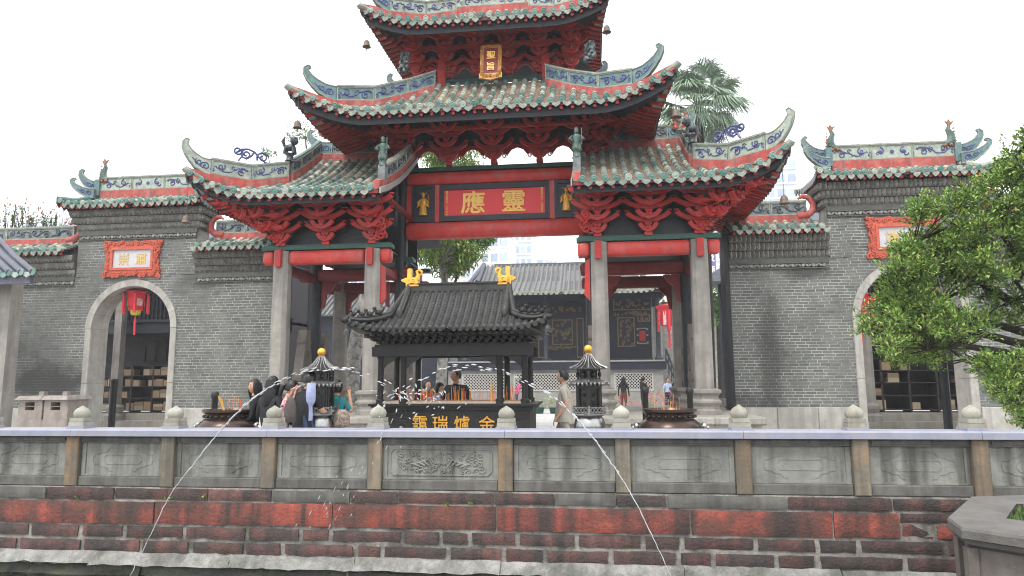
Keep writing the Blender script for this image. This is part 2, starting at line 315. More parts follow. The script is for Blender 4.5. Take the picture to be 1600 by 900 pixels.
def glyphs(mb, s, size, X, m=0, extrude=.012, weight=.0):
    """lettering as relief: text standing in the XZ plane, centred on X's origin, facing -Y"""
    c = bpy.data.curves.new('t', 'FONT'); c.body = s; c.size = size; c.extrude = extrude; 
    c.align_x = 'CENTER'; c.resolution_u = 2
    o = bpy.data.objects.new('t', c); COL.objects.link(o)
    dg = bpy.context.evaluated_depsgraph_get(); me = o.evaluated_get(dg).to_mesh()
    zs = [v.co.y for v in me.vertices] or [0]; xs = [v.co.x for v in me.vertices] or [0]
    zc = (min(zs) + max(zs)) / 2; xc = (min(xs) + max(xs)) / 2
    w_ = weight * size
    for i, (dx, dz) in enumerate(((0, 0), (w_, 0), (-w_, 0), (0, w_), (0, -w_)) if weight else ((0, 0),)):      # bolder strokes
        mb.add([(v.co.x - xc + dx, -v.co.z - i * .0006, v.co.y - zc + dz) for v in me.vertices], [tuple(p.vertices) for p in me.polygons], m, X)
    o.evaluated_get(dg).to_mesh_clear(); bpy.data.objects.remove(o); bpy.data.curves.remove(c)

def spiral(cx, cz, r0, r1, a0, turns, n=14):
    return [(cx + (r0 + (r1 - r0) * i / n) * cos(a0 + turns * 2 * pi * i / n), 0, cz + (r0 + (r1 - r0) * i / n) * sin(a0 + turns * 2 * pi * i / n)) for i in range(n + 1)]
# ================================================================ ROOFS
def m_barrel(r0=.078, r1=.066, ln=.215):
    mb = MB(); n = 6; pr = []
    for y, r in ((0, r0), (ln, r1)):
        for j in range(n + 1):
            a = pi * j / n; pr.append((r * cos(a), y, r * sin(a)))
    k = n + 1
    fs = [(j, j + 1, k + j + 1, k + j)[::-1] for j in range(n)] + [tuple(range(k))[::-1]]
    return mb.add(pr, fs).mesh('barrel_tile', 'tile', smooth=50)
def m_cap(r=.081):
    mb = MB(); mb.lathe([(r, 0), (r, .025), (r * .8, .035), (r * .6, .028), (.001, .04)], 10, X=RX(pi / 2)); return mb.mesh('tile_cap', 'tile_cap')
def m_drip(w=.2, h=.105):
    mb = MB(); p = [(-w / 2, .045), (-w / 2, .0), (-w * .45, -h * .40), (-w * .24, -h * .72), (0, -h), (w * .24, -h * .72), (w * .45, -h * .40), (w / 2, 0), (w / 2, .045), (0, .0)]
    mb.prism(p, -.012, .012); return mb.mesh('drip_tile', 'drip')
ME_B, ME_C, ME_D = m_barrel(), m_cap(), m_drip()
ME_Bw, ME_Cw, ME_Dw = m_barrel(.066, .055, .2), m_cap(.075), m_drip(.17, .11)
BUDGET = {}

def path_ribbon(mb, pts, z0, z1, th, m=0, caps=True):
    """upright slab of thickness th that follows pts (plan) between heights pt.z+z0 and pt.z+z1"""
    pts = [Vector(p) for p in pts]; n = len(pts); rows = []
    for i, p in enumerate(pts):
        t = pts[min(i + 1, n - 1)] - pts[max(i - 1, 0)]; t.z = 0
        if t.length < 1e-6: t = Vector((1, 0, 0))
        t.normalize(); nn = Vector((t.y, -t.x, 0)) * th / 2
        a = z0[i] if hasattr(z0, '__len__') else z0; b = z1[i] if hasattr(z1, '__len__') else z1
        rows.append([p + nn + Vector((0, 0, a)), p + nn + Vector((0, 0, b)), p - nn + Vector((0, 0, b)), p - nn + Vector((0, 0, a))])
    vs_ = [v for r in rows for v in r]
    fs = [(i * 4 + j, i * 4 + 4 + j, i * 4 + 4 + (j + 1) % 4, i * 4 + (j + 1) % 4) for i in range(n - 1) for j in range(4)]
    if caps: fs += [(0, 1, 2, 3), ((n - 1) * 4 + 3, (n - 1) * 4 + 2, (n - 1) * 4 + 1, (n - 1) * 4)]
    return mb.add(vs_, fs, m)

def ridge_panel(parent, p0, p1, h, body, scroll, th=.11, seed=0, bat=False):
    """one ceramic ridge panel with raised border and scroll relief on both faces; p0,p1 = lower corners"""
    p0, p1 = Vector(p0), Vector(p1); d = p1 - p0; L = hypot(d.x, d.y); a = atan2(d.y, d.x); k = d.z / L
    sh = Matrix.Identity(4); sh[2][0] = k
    X = T(p0) @ RZ(a) @ sh; mb = MB(); g = .006
    mb.bx(g, L - g, -th / 2, th / 2, 0, h, 0, X)
    for sgn in (-1, 1):
        y = sgn * th / 2; y0, y1 = (y - .018, y + .002) if sgn < 0 else (y - .002, y + .018)
        b = .028
        mb.bx(g, L - g, y0, y1, 0, b, 1, X); mb.bx(g, L - g, y0, y1, h - b, h, 1, X)
        mb.bx(g, g + b, y0, y1, b, h - b, 1, X); mb.bx(L - g - b, L - g, y0, y1, b, h - b, 1, X)
        rn = random.Random(seed); yy = y + sgn * .008
        c = h / 2; S = h * .30
        def sp(pts, r=.016): mb.tube([(x, yy, z) for x, _, z in pts], [r * (1 - .5 * i / len(pts)) for i in range(len(pts))], 5, 2, True, X)
        if bat:
            mb.lathe([(.05, -.01), (.05, .01)], 10, m=2, X=X @ T((L / 2, yy, c)) @ RX(pi / 2))
            for q in (-1, 1):
                sp(spiral(L / 2 + q * L * .28, c + S * .2, S * .9, .02, pi / 2, q * .9)); sp(spiral(L / 2 + q * L * .33, c - S * .4, S * .6, .02, 0, -q * .8))
                mb.ell((L / 2 + q * L * .27, yy, c), (.07, .018, .05), 8, 5, 2, X)
        else:
            nw = max(2, int(L / .34)); x = L * .12
            sp([(L * .08 + L * .84 * i / 24, 0, c + S * .75 * sin(i / 24 * pi * nw + rn.random())) for i in range(25)], .02)
            for q in range(nw):
                x = L * (q + .5) / nw; s_ = 1 if q % 2 else -1
                sp(spiral(x, c + s_ * S * .35, S * .85, .015, rn.random() * 6, s_ * 1.2), .017)
                sp(spiral(x + L * .4 / nw, c - s_ * S * .5, S * .5, .012, rn.random() * 6, -s_ * 1.), .014)
                mb.ell((x + rn.uniform(-.04, .04), yy, c - s_ * S * .1), (.05, .016, .035), 7, 5, 2, X)
    return mb.build('ridge_panel', [body, 'cer_trim', scroll], parent)

def horn(parent, p, dirv, size, body='cer_teal', th=.10, h0=.36, curl=1.):
    """swallow-tail ridge end: sweeps up from p along dirv (plan) and curls over at the tip; starts h0 tall"""
    d = Vector((dirv[0], dirv[1], 0)).normalized(); X = T(Vector(p)) @ RZ(atan2(d.y, d.x))
    top = []; bot = []
    ctr = [(0, h0 / 2, h0), (.22, h0 * .52, h0 * .96), (.45, h0 * .68, h0 * .82), (.66, h0 * .98, h0 * .64), (.82, h0 * 1.28, h0 * .5), (.93, h0 * 1.62, h0 * .38), (.95, h0 * 1.88, h0 * .3), (.88, h0 * 2.04, h0 * .22), (.79, h0 * 2.0, h0 * .15)]
    n = len(ctr)
    for i, (x, z, wd) in enumerate(ctr):
        a = Vector((ctr[min(i + 1, n - 1)][0] * size - ctr[max(i - 1, 0)][0] * size, ctr[min(i + 1, n - 1)][1] - ctr[max(i - 1, 0)][1])).normalized()
        nn = Vector((-a.y, a.x)) * wd / 2; c = Vector((x * size, z))
        top.append(c + nn); bot.append(c - nn)
    top[0] = Vector((0, h0)); bot[0] = Vector((0, 0))
    mb = MB(); vs_ = []; 
    for i in range(n):
        t = th * (1 - .45 * i / n) / 2
        vs_ += [(bot[i].x, -t, bot[i].y), (top[i].x, -t, top[i].y), (top[i].x, t, top[i].y), (bot[i].x, t, bot[i].y)]
    fs = [(i * 4 + j, i * 4 + 4 + j, i * 4 + 4 + (j + 1) % 4, i * 4 + (j + 1) % 4) for i in range(n - 1) for j in range(4)] + [(0, 1, 2, 3), ((n - 1) * 4 + 3, (n - 1) * 4 + 2, (n - 1) * 4 + 1, (n - 1) * 4)]
    mb.add(vs_, fs, 0, X)
    for side in (-1, 1):      # raised rims and a scroll on the face
        for row in (top, bot):
            mb.tube([(q.x, side * th * (1 - .45 * i / n) / 2, q.y) for i, q in enumerate(row)], [.02 - .001 * i for i in range(n)], 5, 1, True, X)
        mb.tube([(x, side * (th / 2), z) for x, _, z in spiral(size * .2, h0 * .5, h0 * .28, .02, 0, 1.3)], .016, 5, 2, True, X)
        mb.tube([(x, side * (th * .46), z) for x, _, z in spiral(size * .45, h0 * .72, h0 * .24, .02, 1, -1.2)], .014, 5, 2, True, X)
        mb.tube([(size * q, side * th * .42, h0 * z) for q, z in ((.28, .35), (.42, .5), (.58, .75), (.68, .95))], .014, 5, 2, True, X)
    return mb.build('ridge_horn', [body, 'cer_trim', 'cer_blue'], parent)

def figure(parent, p, h, matn='glaze_fig', facing=-1, lion=False):
    """glazed ridge figure on a little stand"""
    mb = MB(); X = T(Vector(p)) @ SCL(h, h, h)
    mb.lathe([(.17, 0), (.13, .05), (.12, .2), (.17, .25), (.17, .28)], 8, X=X)
    if lion:
        mb.ell((0, 0, .50), (.22, .14, .13), 10, 7, 0, X); mb.ell((-.16 * facing, -.03, .74), (.15, .15, .17), 10, 7, 0, X); mb.ell((-.25 * facing, -.06, .70), (.09, .1, .08), 8, 5, 0, X)
        for q in (-1, 1):
            for r in (-.07, .07): mb.tube([(q * .14, r, .5), (q * .17, r, .27)], [.055, .06], 6, 0, True, X)
        mb.tube([(.2 * facing, 0, .55), (.28 * facing, 0, .75), (.2 * facing, 0, .92)], [.05, .07, .02], 6, 0, True, X)
        for i in range(7):
            a = i * .9; mb.ell((-.14 * facing + .1 * cos(a), .08 * sin(a), .82 + .04 * sin(2 * a)), .055, 6, 4, 0, X)
    else:
        mb.lathe([(.16, .28), (.15, .45), (.11, .58), (.15, .70), (.12, .77), (.05, .8)], 10, X=X, sy=.75)
        mb.ell((0, 0, .87), (.075, .08, .09), 8, 6, 0, X); mb.lathe([(.085, .92), (.06, .97), (.07, 1.0), (.01, 1.04)], 8, X=X)
        for q in (-1, 1):
            mb.tube([(q * .13, 0, .72), (q * .22, -.06, .6), (q * .12, -.14, .54)], [.05, .055, .04], 6, 0, True, X)
            mb.tube([(q * .06, -.02, .3), (q * .07, -.06, .28)], [.06, .05], 6, 0, True, X)
        mb.tube([(.16, -.12, .4), (.17, -.12, .95)], .018, 5, 0, True, X)
    return mb.build('ridge_figure', matn, parent, smooth=60)

class Half:
    """one half of a sweeping roof: front slope out to a lifted corner, with the side slope round the corner"""
    def __init__(s, cx, sg, u0, xg, xc, Yf, Yr, Yk, Ze, H, lift, ext, p=2.4, xl=None):
        s.cx, s.sg, s.u0, s.xg, s.xc, s.Yf, s.Yr, s.Yk, s.Ze, s.H, s.lift, s.ext, s.p = cx, sg, u0, xg, xc, Yf, Yr, Yk, Ze, H, lift, ext, p
        s.tk = (Yk - Yf) / (Yr - Yf); s.xl = xg if xl is None else xl
    def c(s, u): return max(0., (u - s.xl) / (s.xc - s.xl)) ** s.p if s.xc > s.xl else 0.
    def Ye(s, u): return s.Yf - s.ext * s.c(u)
    def prof(s, t): return .62 * t + .38 * t * t
    def tmax(s, u):
        if u <= s.xg: return 1.
        h = (u - s.xg) / (s.xc - s.xg); Y = s.Yk + (s.Yf - s.ext - s.Yk) * h
        return max(0., (Y - s.Ye(u)) / (s.Yr - s.Ye(u)))
    def P(s, u, t, dz=0.):
        Y = s.Ye(u) + t * (s.Yr - s.Ye(u)); c = s.c(u)
        return Vector((s.cx + s.sg * u, Y, s.Ze + s.H * s.prof(t) + s.lift * c * max(0, 1 - t) ** 1.5 + dz))
    def hip(s, h, dz=0.):
        u = s.xg + (s.xc - s.xg) * h; return s.P(u, s.tmax(u), dz)
    # side slope; y runs from the front corner (0) to the back corner (1)
    def cs(s, Y):
        f = s.Yf - s.ext; b = 2 * s.Yr - f; k2 = 2 * s.Yr - s.Yk
        if Y < s.Yk: return s.c(s.xg + (s.xc - s.xg) * (s.Yk - Y) / (s.Yk - f))
        if Y > k2: return s.c(s.xg + (s.xc - s.xg) * (Y - k2) / (b - k2))
        return 0.
    def side(s, Y, q, dz=0.):
        """q: 0 at the eave, 1 at the hip or gable"""
        f = s.Yf - s.ext; c = s.cs(Y); xe = s.xc - s.ext * .7 * (1 - c)
        if Y < s.Yk: uh = s.xg + (s.xc - s.xg) * (s.Yk - Y) / (s.Yk - f)
        elif Y > 2 * s.Yr - s.Yk: uh = s.xg + (s.xc - s.xg) * (Y - (2 * s.Yr - s.Yk)) / (s.Yk - f)
        else: uh = s.xg
        uh = min(uh, xe); u = xe + (uh - xe) * q; t = (xe - u) / (xe - s.xg) * s.tk if xe > s.xg else 0
        return Vector((s.cx + s.sg * u, Y, s.Ze + s.H * s.prof(t) + s.lift * c * max(0, 1 - t) ** 1.5 + dz))

def cover(parent, R, spacing, meshes, budget, start=None, side=True, first_segs=8, pan_step=.11, back=True, fascia_h=.21, fascia='fascia', drop=.1, flush=False):
    """tiles, deck, soffit, rafters and fascia of one roof half"""
    MEb, MEc, MEd = meshes
    ln = .19; sg = R.sg
    us = []; u = R.u0 + (spacing / 2 if start is None else start)
    while u < R.xc - .1: us.append(u); u += spacing
    stuff = MB(); bv = [tuple(v.co) for v in MEb.vertices]; bf = [tuple(p.vertices) for p in MEb.polygons]
    for u in us:
        tm = R.tmax(u); Lp = (R.P(u, tm) - R.P(u, 0)).length
        nseg = max(1, int(Lp / ln)); 
        for i in range(nseg):
            t0 = tm * i / nseg; t1 = tm * (i + 1) / nseg
            a, b = R.P(u, t0, .015), R.P(u, t1, .015); d = b - a; ang = atan2(d.z, hypot(d.x, d.y))
            X = T(a) @ RZ(-atan2(d.x, d.y)) @ RX(ang) @ RY(random.uniform(-.04, .04)) @ SCL(1, d.length / ln * .95, 1) @ T((random.uniform(-.006, .006), 0, 0))
            if i < first_segs and BUDGET.get(budget, 0) < 298:
                BUDGET[budget] = BUDGET.get(budget, 0) + 1; inst('barrel_tile', MEb, parent, X)
            else: stuff.add(bv, bf, 0, X)
        a = R.P(u, 0, .02); d = R.P(u, .1) - R.P(u, 0); ang = atan2(d.z, hypot(d.x, d.y)) * .6
        inst('tile_cap', MEc, parent, T(a + Vector((0, -.02, .014))) @ RX(ang))
        e = R.P(u + spacing / 2, 0, -.035); e2 = R.P(u + spacing / 2 + .05, 0); sl = atan2((e2 - R.P(u + spacing / 2, 0)).z, .05)
        if u + spacing / 2 < R.xc: inst('drip_tile', MEd, parent, T(e + Vector((0, -.015, 0))) @ RY(-sg * sl) @ RX(.25) @ RZ(random.uniform(-.08, .08)) @ SCL(spacing / .25 if meshes[0] is ME_B else 1, 1, 1))
    if stuff.v: stuff.build('barrel_tiles', 'tile', parent, smooth=50, kind='stuff')
    # pan tiles: stepped courses between the barrels
    pan = MB()
    for i, u in enumerate([R.u0 - spacing / 2 + .0] + us if False else us + [us[-1] + spacing]):
        ua, ub = max(R.u0, u - spacing), u
        if i == 0: ua = R.u0
        ub = min(ub, R.xc)
        if ub - ua < .03: continue
        um = (ua + ub) / 2; tm = max(R.tmax(ua), R.tmax(ub)); 
        if tm <= .01: continue
        n = max(2, int((R.P(um, tm) - R.P(um, 0)).length / pan_step))
        for k in range(n):
            t0, t1 = tm * k / n, tm * (k + 1) / n
            def pt(u, t, dz): return R.P(u, min(t, R.tmax(u)), dz)
            j = random.uniform(-.008, .008)
            A = [pt(ua, t0, .035 + j), pt(um, t0, .012 + j), pt(ub, t0, .035 + j)]; B = [pt(ua, t1, .01 + j), pt(um, t1, -.012 + j), pt(ub, t1, .01 + j)]
            C = [p - Vector((0, 0, .03)) for p in A]
            pan.add(A + B + C, [(0, 1, 4, 3), (1, 2, 5, 4), (6, 7, 1, 0), (7, 8, 2, 1)] if sg > 0 else [(3, 4, 1, 0), (4, 5, 2, 1), (0, 1, 7, 6), (1, 2, 8, 7)])
    pan.build('pan_tiles', 'pan', parent, kind='stuff')
    # deck underside + back slope; soffits darkened in colour for the shade under the eaves
    dk = MB(); n = 18; uu = [R.u0 + (R.xc - R.u0) * i / n for i in range(n + 1)]
    for m_, dz in ((0, -.02), (1, -drop)):
        rows = []
        for k in range(7):
            rows.append([R.P(u, R.tmax(u) * k / 6, dz) for u in uu])
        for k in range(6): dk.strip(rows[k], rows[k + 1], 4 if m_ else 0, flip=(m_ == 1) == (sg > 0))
    dk.strip([R.P(u, 0, -drop) for u in uu], [R.P(u, 0, -.02) for u in uu], 2, flip=sg < 0)
    if back:
        mir = lambda p: Vector((p.x, 2 * R.Yr - p.y, p.z))
        for m_, dz in ((0, -.02), (1, -drop)):
            rows = [[mir(R.P(u, R.tmax(u) * k / 6, dz)) for u in uu] for k in range(7)]
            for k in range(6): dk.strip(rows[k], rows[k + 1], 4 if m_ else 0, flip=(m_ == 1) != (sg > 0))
    if side:
        f = R.Yf - R.ext; b = 2 * R.Yr - f; ys = [f + (b - f) * i / 24 for i in range(25)]
        for m_, dz in ((0, -.02), (1, -drop)):
            rows = [[R.side(Y, k / 5, dz) for Y in ys] for k in range(6)]
            for k in range(5): dk.strip(rows[k], rows[k + 1], (1 if k < 1 else 4) if m_ else 0, flip=(m_ == 1) == (sg > 0))  # pale boards at the eave edge, painted-in shade farther under
        dk.strip([R.side(Y, 0, -drop - .04) for Y in ys], [R.side(Y, 0, .03) for Y in ys], 3, flip=sg < 0)
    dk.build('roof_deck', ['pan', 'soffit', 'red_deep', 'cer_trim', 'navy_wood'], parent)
    # rafters under the eaves
    rf = MB()
    u = R.u0 + .12
    while u < R.xc - .05:
        tm = min(R.tmax(u), .55)
        if tm > .04:
            pts = [R.P(u, .01 + tm * k / 3, -drop - .05) + Vector((0, .05, 0)) for k in range(4)]
            rf.tube(pts, .042, 6, 1); rf.tube([pts[0] + Vector((0, -.03, 0)), pts[0] + Vector((0, .02, .002))], .043, 8, 2)
        u += spacing
    if side:
        Y = f + .1
        while Y < b - .1:
            pts = [R.side(Y, q, -drop - .05) for q in (.02, .12, .24, .34)]
            if (pts[0] - pts[-1]).length > .1: rf.tube(pts, .05, 4)
            Y += .24
        st = MB(); dv = [tuple(v.co) for v in MEd.vertices]; df = [tuple(p.vertices) for p in MEd.polygons]
        Y = f + .1
        while Y < b - .05:
            st.add(dv, df, 0, T(R.side(Y, 0, -.06)) @ RZ(pi / 2)); Y += spacing * .75
        st.build('side_drip_tiles', 'glaze_dark', parent, kind='stuff')
    rf.build('rafters', ['red', 'navy_wood', 'red_dull'], parent, kind='stuff')
    # dark eave board behind the drip tiles
    fb = MB(); up_ = [R.u0 + (R.xc - .12 - R.u0) * i / 20 for i in range(21)]
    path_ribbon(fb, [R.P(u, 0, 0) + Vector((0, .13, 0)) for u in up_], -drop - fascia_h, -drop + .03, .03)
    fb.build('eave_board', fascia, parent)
    return us

def ridge_line(parent, pts, base_h, panel_h, body, scroll, base_mat='red_plaster', th=.13, bats=(), panels=True, cap='cer_trim', seed=1):
    """plaster base, a row of ceramic panels (pts are the panel breaks) and a cap moulding"""
    mb = MB(); path_ribbon(mb, pts, -.12, base_h, th + .03); mb.build('ridge_base', base_mat, parent)
    for i in range(len(pts) - 1):
        a, b = Vector(pts[i]) + Vector((0, 0, base_h)), Vector(pts[i + 1]) + Vector((0, 0, base_h))
        if panels: ridge_panel(parent, a, b, panel_h, body, scroll, th - .02, seed + i, bat=i in bats)
    mb = MB(); path_ribbon(mb, pts, base_h + panel_h, base_h + panel_h + .045, th + .05); mb.build('ridge_cap', cap, parent)

def corner_tile(parent, R):
    mb = MB(); mb.tube([R.hip(h, .04) for h in (.84, .92, 1.0)] + [R.hip(1.0, .06) + (R.hip(1.) - R.hip(.95)) * .25], [.075, .085, .09, .075], 10)
    mb.build('corner_tile', 'cer_trim', parent, smooth=50)
# ================================================================ BRACKETS
def m_arm(w, h, t=.088, d=.10):
    """boat-shaped bracket arm with upturned block ends"""
    n = 12; out = []; inn = []
    for i in range(n + 1):
        x = -w / 2 + w * i / n; q = abs(2 * x / w)
        out.append((x, h * q ** 2.6 * .75)); 
    xi = w / 2 - t
    for i in range(n + 1):
        x = xi - 2 * xi * i / n; q = abs(x / xi); inn.append((x, t * 1.15 + (h - t * 1.15) * q ** 3.2))
    poly = out + [(w / 2, h)] + inn + [(-w / 2, h)]
    mb = MB()
    # strip form (the outline is concave): outer row against inner row
    o = out; ii = inn[::-1]
    for i in range(n):
        a, b, c, e = o[i], o[i + 1], ii[i + 1], ii[i]
        mb.add([(a[0], -d / 2, a[1]), (b[0], -d / 2, b[1]), (c[0], -d / 2, c[1]), (e[0], -d / 2, e[1]), (a[0], d / 2, a[1]), (b[0], d / 2, b[1]), (c[0], d / 2, c[1]), (e[0], d / 2, e[1])],
               [(0, 1, 2, 3), (7, 6, 5, 4), (1, 0, 4, 5), (3, 2, 6, 7)] + ([(0, 3, 7, 4)] if i == 0 else []) + ([(2, 1, 5, 6)] if i == n - 1 else []))
    for sx in (-1, 1): mb.box(sx * (w / 2 - t * .45), 0, h + .015, t * 1.1, d * 1.1, .03)
    return mb.mesh('bracket_arm', 'red')
ARMS = {}
def arm(w, h):
    k = (round(w, 2), round(h, 2))
    if k not in ARMS: ARMS[k] = m_arm(*k)
    return ARMS[k]

def bracket_set(parent, base, ang, tiers, rise, step, w0, wk, leaf=1, nose=.11, budget='arm'):
    """stack of arms stepping outward along ang (plan angle of the outward direction) as it climbs"""
    base = Vector(base); d = Vector((cos(ang), sin(ang), 0)); rot = ang + pi / 2
    mb = MB(); X = T(base) @ RZ(rot)
    mb.lathe([(.13, -.02), (.13, .05), (.09, .10)], 4, rot=pi / 4, X=X)
    for k in range(tiers):       # the projecting tongue and the stem of every tier
        y = -step * k; z = rise * k + .06
        mb.bx(-nose / 2, nose / 2, y - step * .75, y + step * .35, z + rise * .28, z + rise * .58, 0, X)
        mb.box(0, y - step * .28, z + rise * .5, nose * .95, .13, rise * 1.04, 0, X)
        mb.prism([(-nose * .9, z + rise * .86), (nose * .9, z + rise * .86), (nose * .65, z + rise * .60), (-nose * .65, z + rise * .60)][::-1][::-1], y - step * .35 - .07, y - step * .35 + .07, 0, X)
        mb.tube([X @ Vector((0, y - step * .55, z + rise * .45)), X @ Vector((0, y - step * .95, z + rise * .60))], [.05, .028], 5, 0)
    o = mb.build('bracket_set', 'red', parent)
    ext_ = MB()
    def put(me, Xm):
        if BUDGET.get(budget, 0) < 298: BUDGET[budget] = BUDGET.get(budget, 0) + 1; inst('bracket_arm', me, o, Xm)
        else: ext_.add([tuple(v.co) for v in me.vertices], [tuple(p.vertices) for p in me.polygons], 0, Xm)
    for k in range(tiers):
        y = -step * k; z = rise * k + .06; wv = w0 + wk * k
        put(arm(wv, rise * .86), X @ T((0, y - step * .35, z + .01)))
        if leaf and k > 0:      # the longer arm of the step behind, seen past the front one
            put(arm(wv + .44, rise * .95), X @ T((0, y + step * .55, z - rise * .12)))
    if ext_.v: ext_.build('bracket_arms', 'red', o, kind='stuff')
    return o
# ================================================================ THE ARCHWAY
gate = thing('memorial_archway', (0, 2, 0), 'three-bay red and black timber archway with stacked green-tiled roofs and a gold-lettered red sign', 'archway')
PZ = .78        # top of the stone platforms the side bays stand on
def column_mesh(z0, z1, w=.40):
    mb = MB(); c = w * .22; r = w / 2; pts = [(-r + c, -r), (r - c, -r), (r, -r + c), (r, r - c), (r - c, r), (-r + c, r), (-r, r - c), (-r, -r + c)]
    n = 8; zs = [z0, z0 + (z1 - z0) * .5, z1]; sc = [1., .985, .94]
    vs_ = [(x * s, y * s, z) for z, s in zip(zs, sc) for x, y in pts]
    fs = [(i * n + j, i * n + (j + 1) % n, i * n + n + (j + 1) % n, i * n + n + j) for i in range(2) for j in range(n)] + [tuple(range(n))[::-1], tuple(range(2 * n, 3 * n))]
    return mb.add(vs_, fs)
def base_mb():
    mb = MB(); a = pi / 8; k = 1 / cos(pi / 8)
    mb.lathe([(.33 * k, 0), (.33 * k, .10), (.29 * k, .13), (.29 * k, .19), (.34 * k, .27), (.34 * k, .31), (.27 * k, .36), (.27 * k, .42), (.345 * k, .49), (.345 * k, .55), (.25 * k, .58)], 8, rot=a)
    return mb
CX = [-5.06, -2.72, 2.76, 5.06]
cme = column_mesh(.0, 4.78 - PZ).mesh('stone_column', 'granite'); bme = base_mb().mesh('column_base', 'granite')
for y in (0., 4.):
    for x in CX:
        o = inst('stone_column', cme, gate, T((x, y, PZ)))
        inst('column_base', bme, o, T((x, y, PZ)))
pme = MB().lathe([(.187, 0), (.187, 4.2)], 20).mesh('timber_post', 'black_wood', smooth=40); pme2 = MB().lathe([(.17, 0), (.17, 6.9)], 20).mesh('timber_post', 'black_wood', smooth=40)
for x in (-5.06, 5.06):
    o = inst('timber_post', pme, gate, T((x, 2.05, PZ + .55))); inst('column_base', bme, o, T((x, 2.05, PZ)))
for x in (-2.62, 2.58):
    o = inst('timber_post', pme2, gate, T((x, 2.05, PZ + .55))); inst('column_base', bme, o, T((x, 2.05, PZ)))
# clasping drum stones either side of the middle posts
def clasp():
    mb = MB(); p = [(-.45, 0), (.45, 0), (.45, .32), (.36, .40), (.34, .75), (.40, .85), (.36, 1.1), (.2, 1.5), (.12, 1.75), (.18, 1.9), (.10, 2.05), (-.10, 2.05), (-.28, 1.9), (-.34, 1.5), (-.42, 1.1), (-.40, .4), (-.45, .32)]
    n = len(p)
    for z0, z1, w0, w1 in ((0, .32, .45, .45), (.32, .42, .45, .36), (.42, .8, .36, .33), (.8, .92, .40, .40), (.92, 1.35, .36, .27), (1.35, 1.8, .27, .16), (1.8, 1.86, .2, .2), (1.86, 2.15, .17, .1)):
        mb.add([(-.12, -w0, z0), (.12, -w0, z0), (.12, w0, z0), (-.12, w0, z0), (-.12, -w1, z1), (.12, -w1, z1), (.12, w1, z1), (-.12, w1, z1)], [(3, 2, 1, 0), (4, 5, 6, 7), (0, 1, 5, 4), (1, 2, 6, 5), (2, 3, 7, 6), (3, 0, 4, 7)])
    for sx in (-1, 1):
        for z, r in ((.6, .2), (1.1, .17), (1.5, .11)): mb.tube([(sx * .125, p_[0], p_[2]) for p_ in spiral(0, z, r, .03, 0, 1.6)], .02, 5)
    return mb.mesh('clasping_stone', 'granite')
cl = clasp(); cl.materials[0] = M['granite_brown']
for x in (-5.06, -2.62, 2.58, 5.06):
    for y in (1.42, 2.68): inst('clasping_stone', cl, gate, T((x, y, PZ)))
# side bays: beams, rails, corbel wedges
def rbeam(mb, x0, x1, y, z0, z1, d=.15, m=0):
    """beam of rounded section, domed over its ends"""
    zc, h = (z0 + z1) / 2, (z1 - z0) / 2; ring = [(cos(a), sin(a)) for a in [2 * pi * i / 16 for i in range(16)]]
    sec = [(d * (abs(c) ** .6) * (1 if c > 0 else -1), h * (abs(s) ** .6) * (1 if s > 0 else -1)) for c, s in ring]
    xs = [(x0, .70), (x0 + .03, .93), (x0 + .07, 1), (x1 - .07, 1), (x1 - .03, .93), (x1, .70)]
    vs_ = [(x, y + a * k, zc + b * k) for x, k in xs for a, b in sec]; n = 16
    fs = [(i * n + j, i * n + (j + 1) % n, i * n + n + (j + 1) % n, i * n + n + j)[::-1] for i in range(5) for j in range(n)] + [tuple(range(n)), tuple(range(5 * n, 6 * n))[::-1]]
    mb.add(vs_, fs, m)
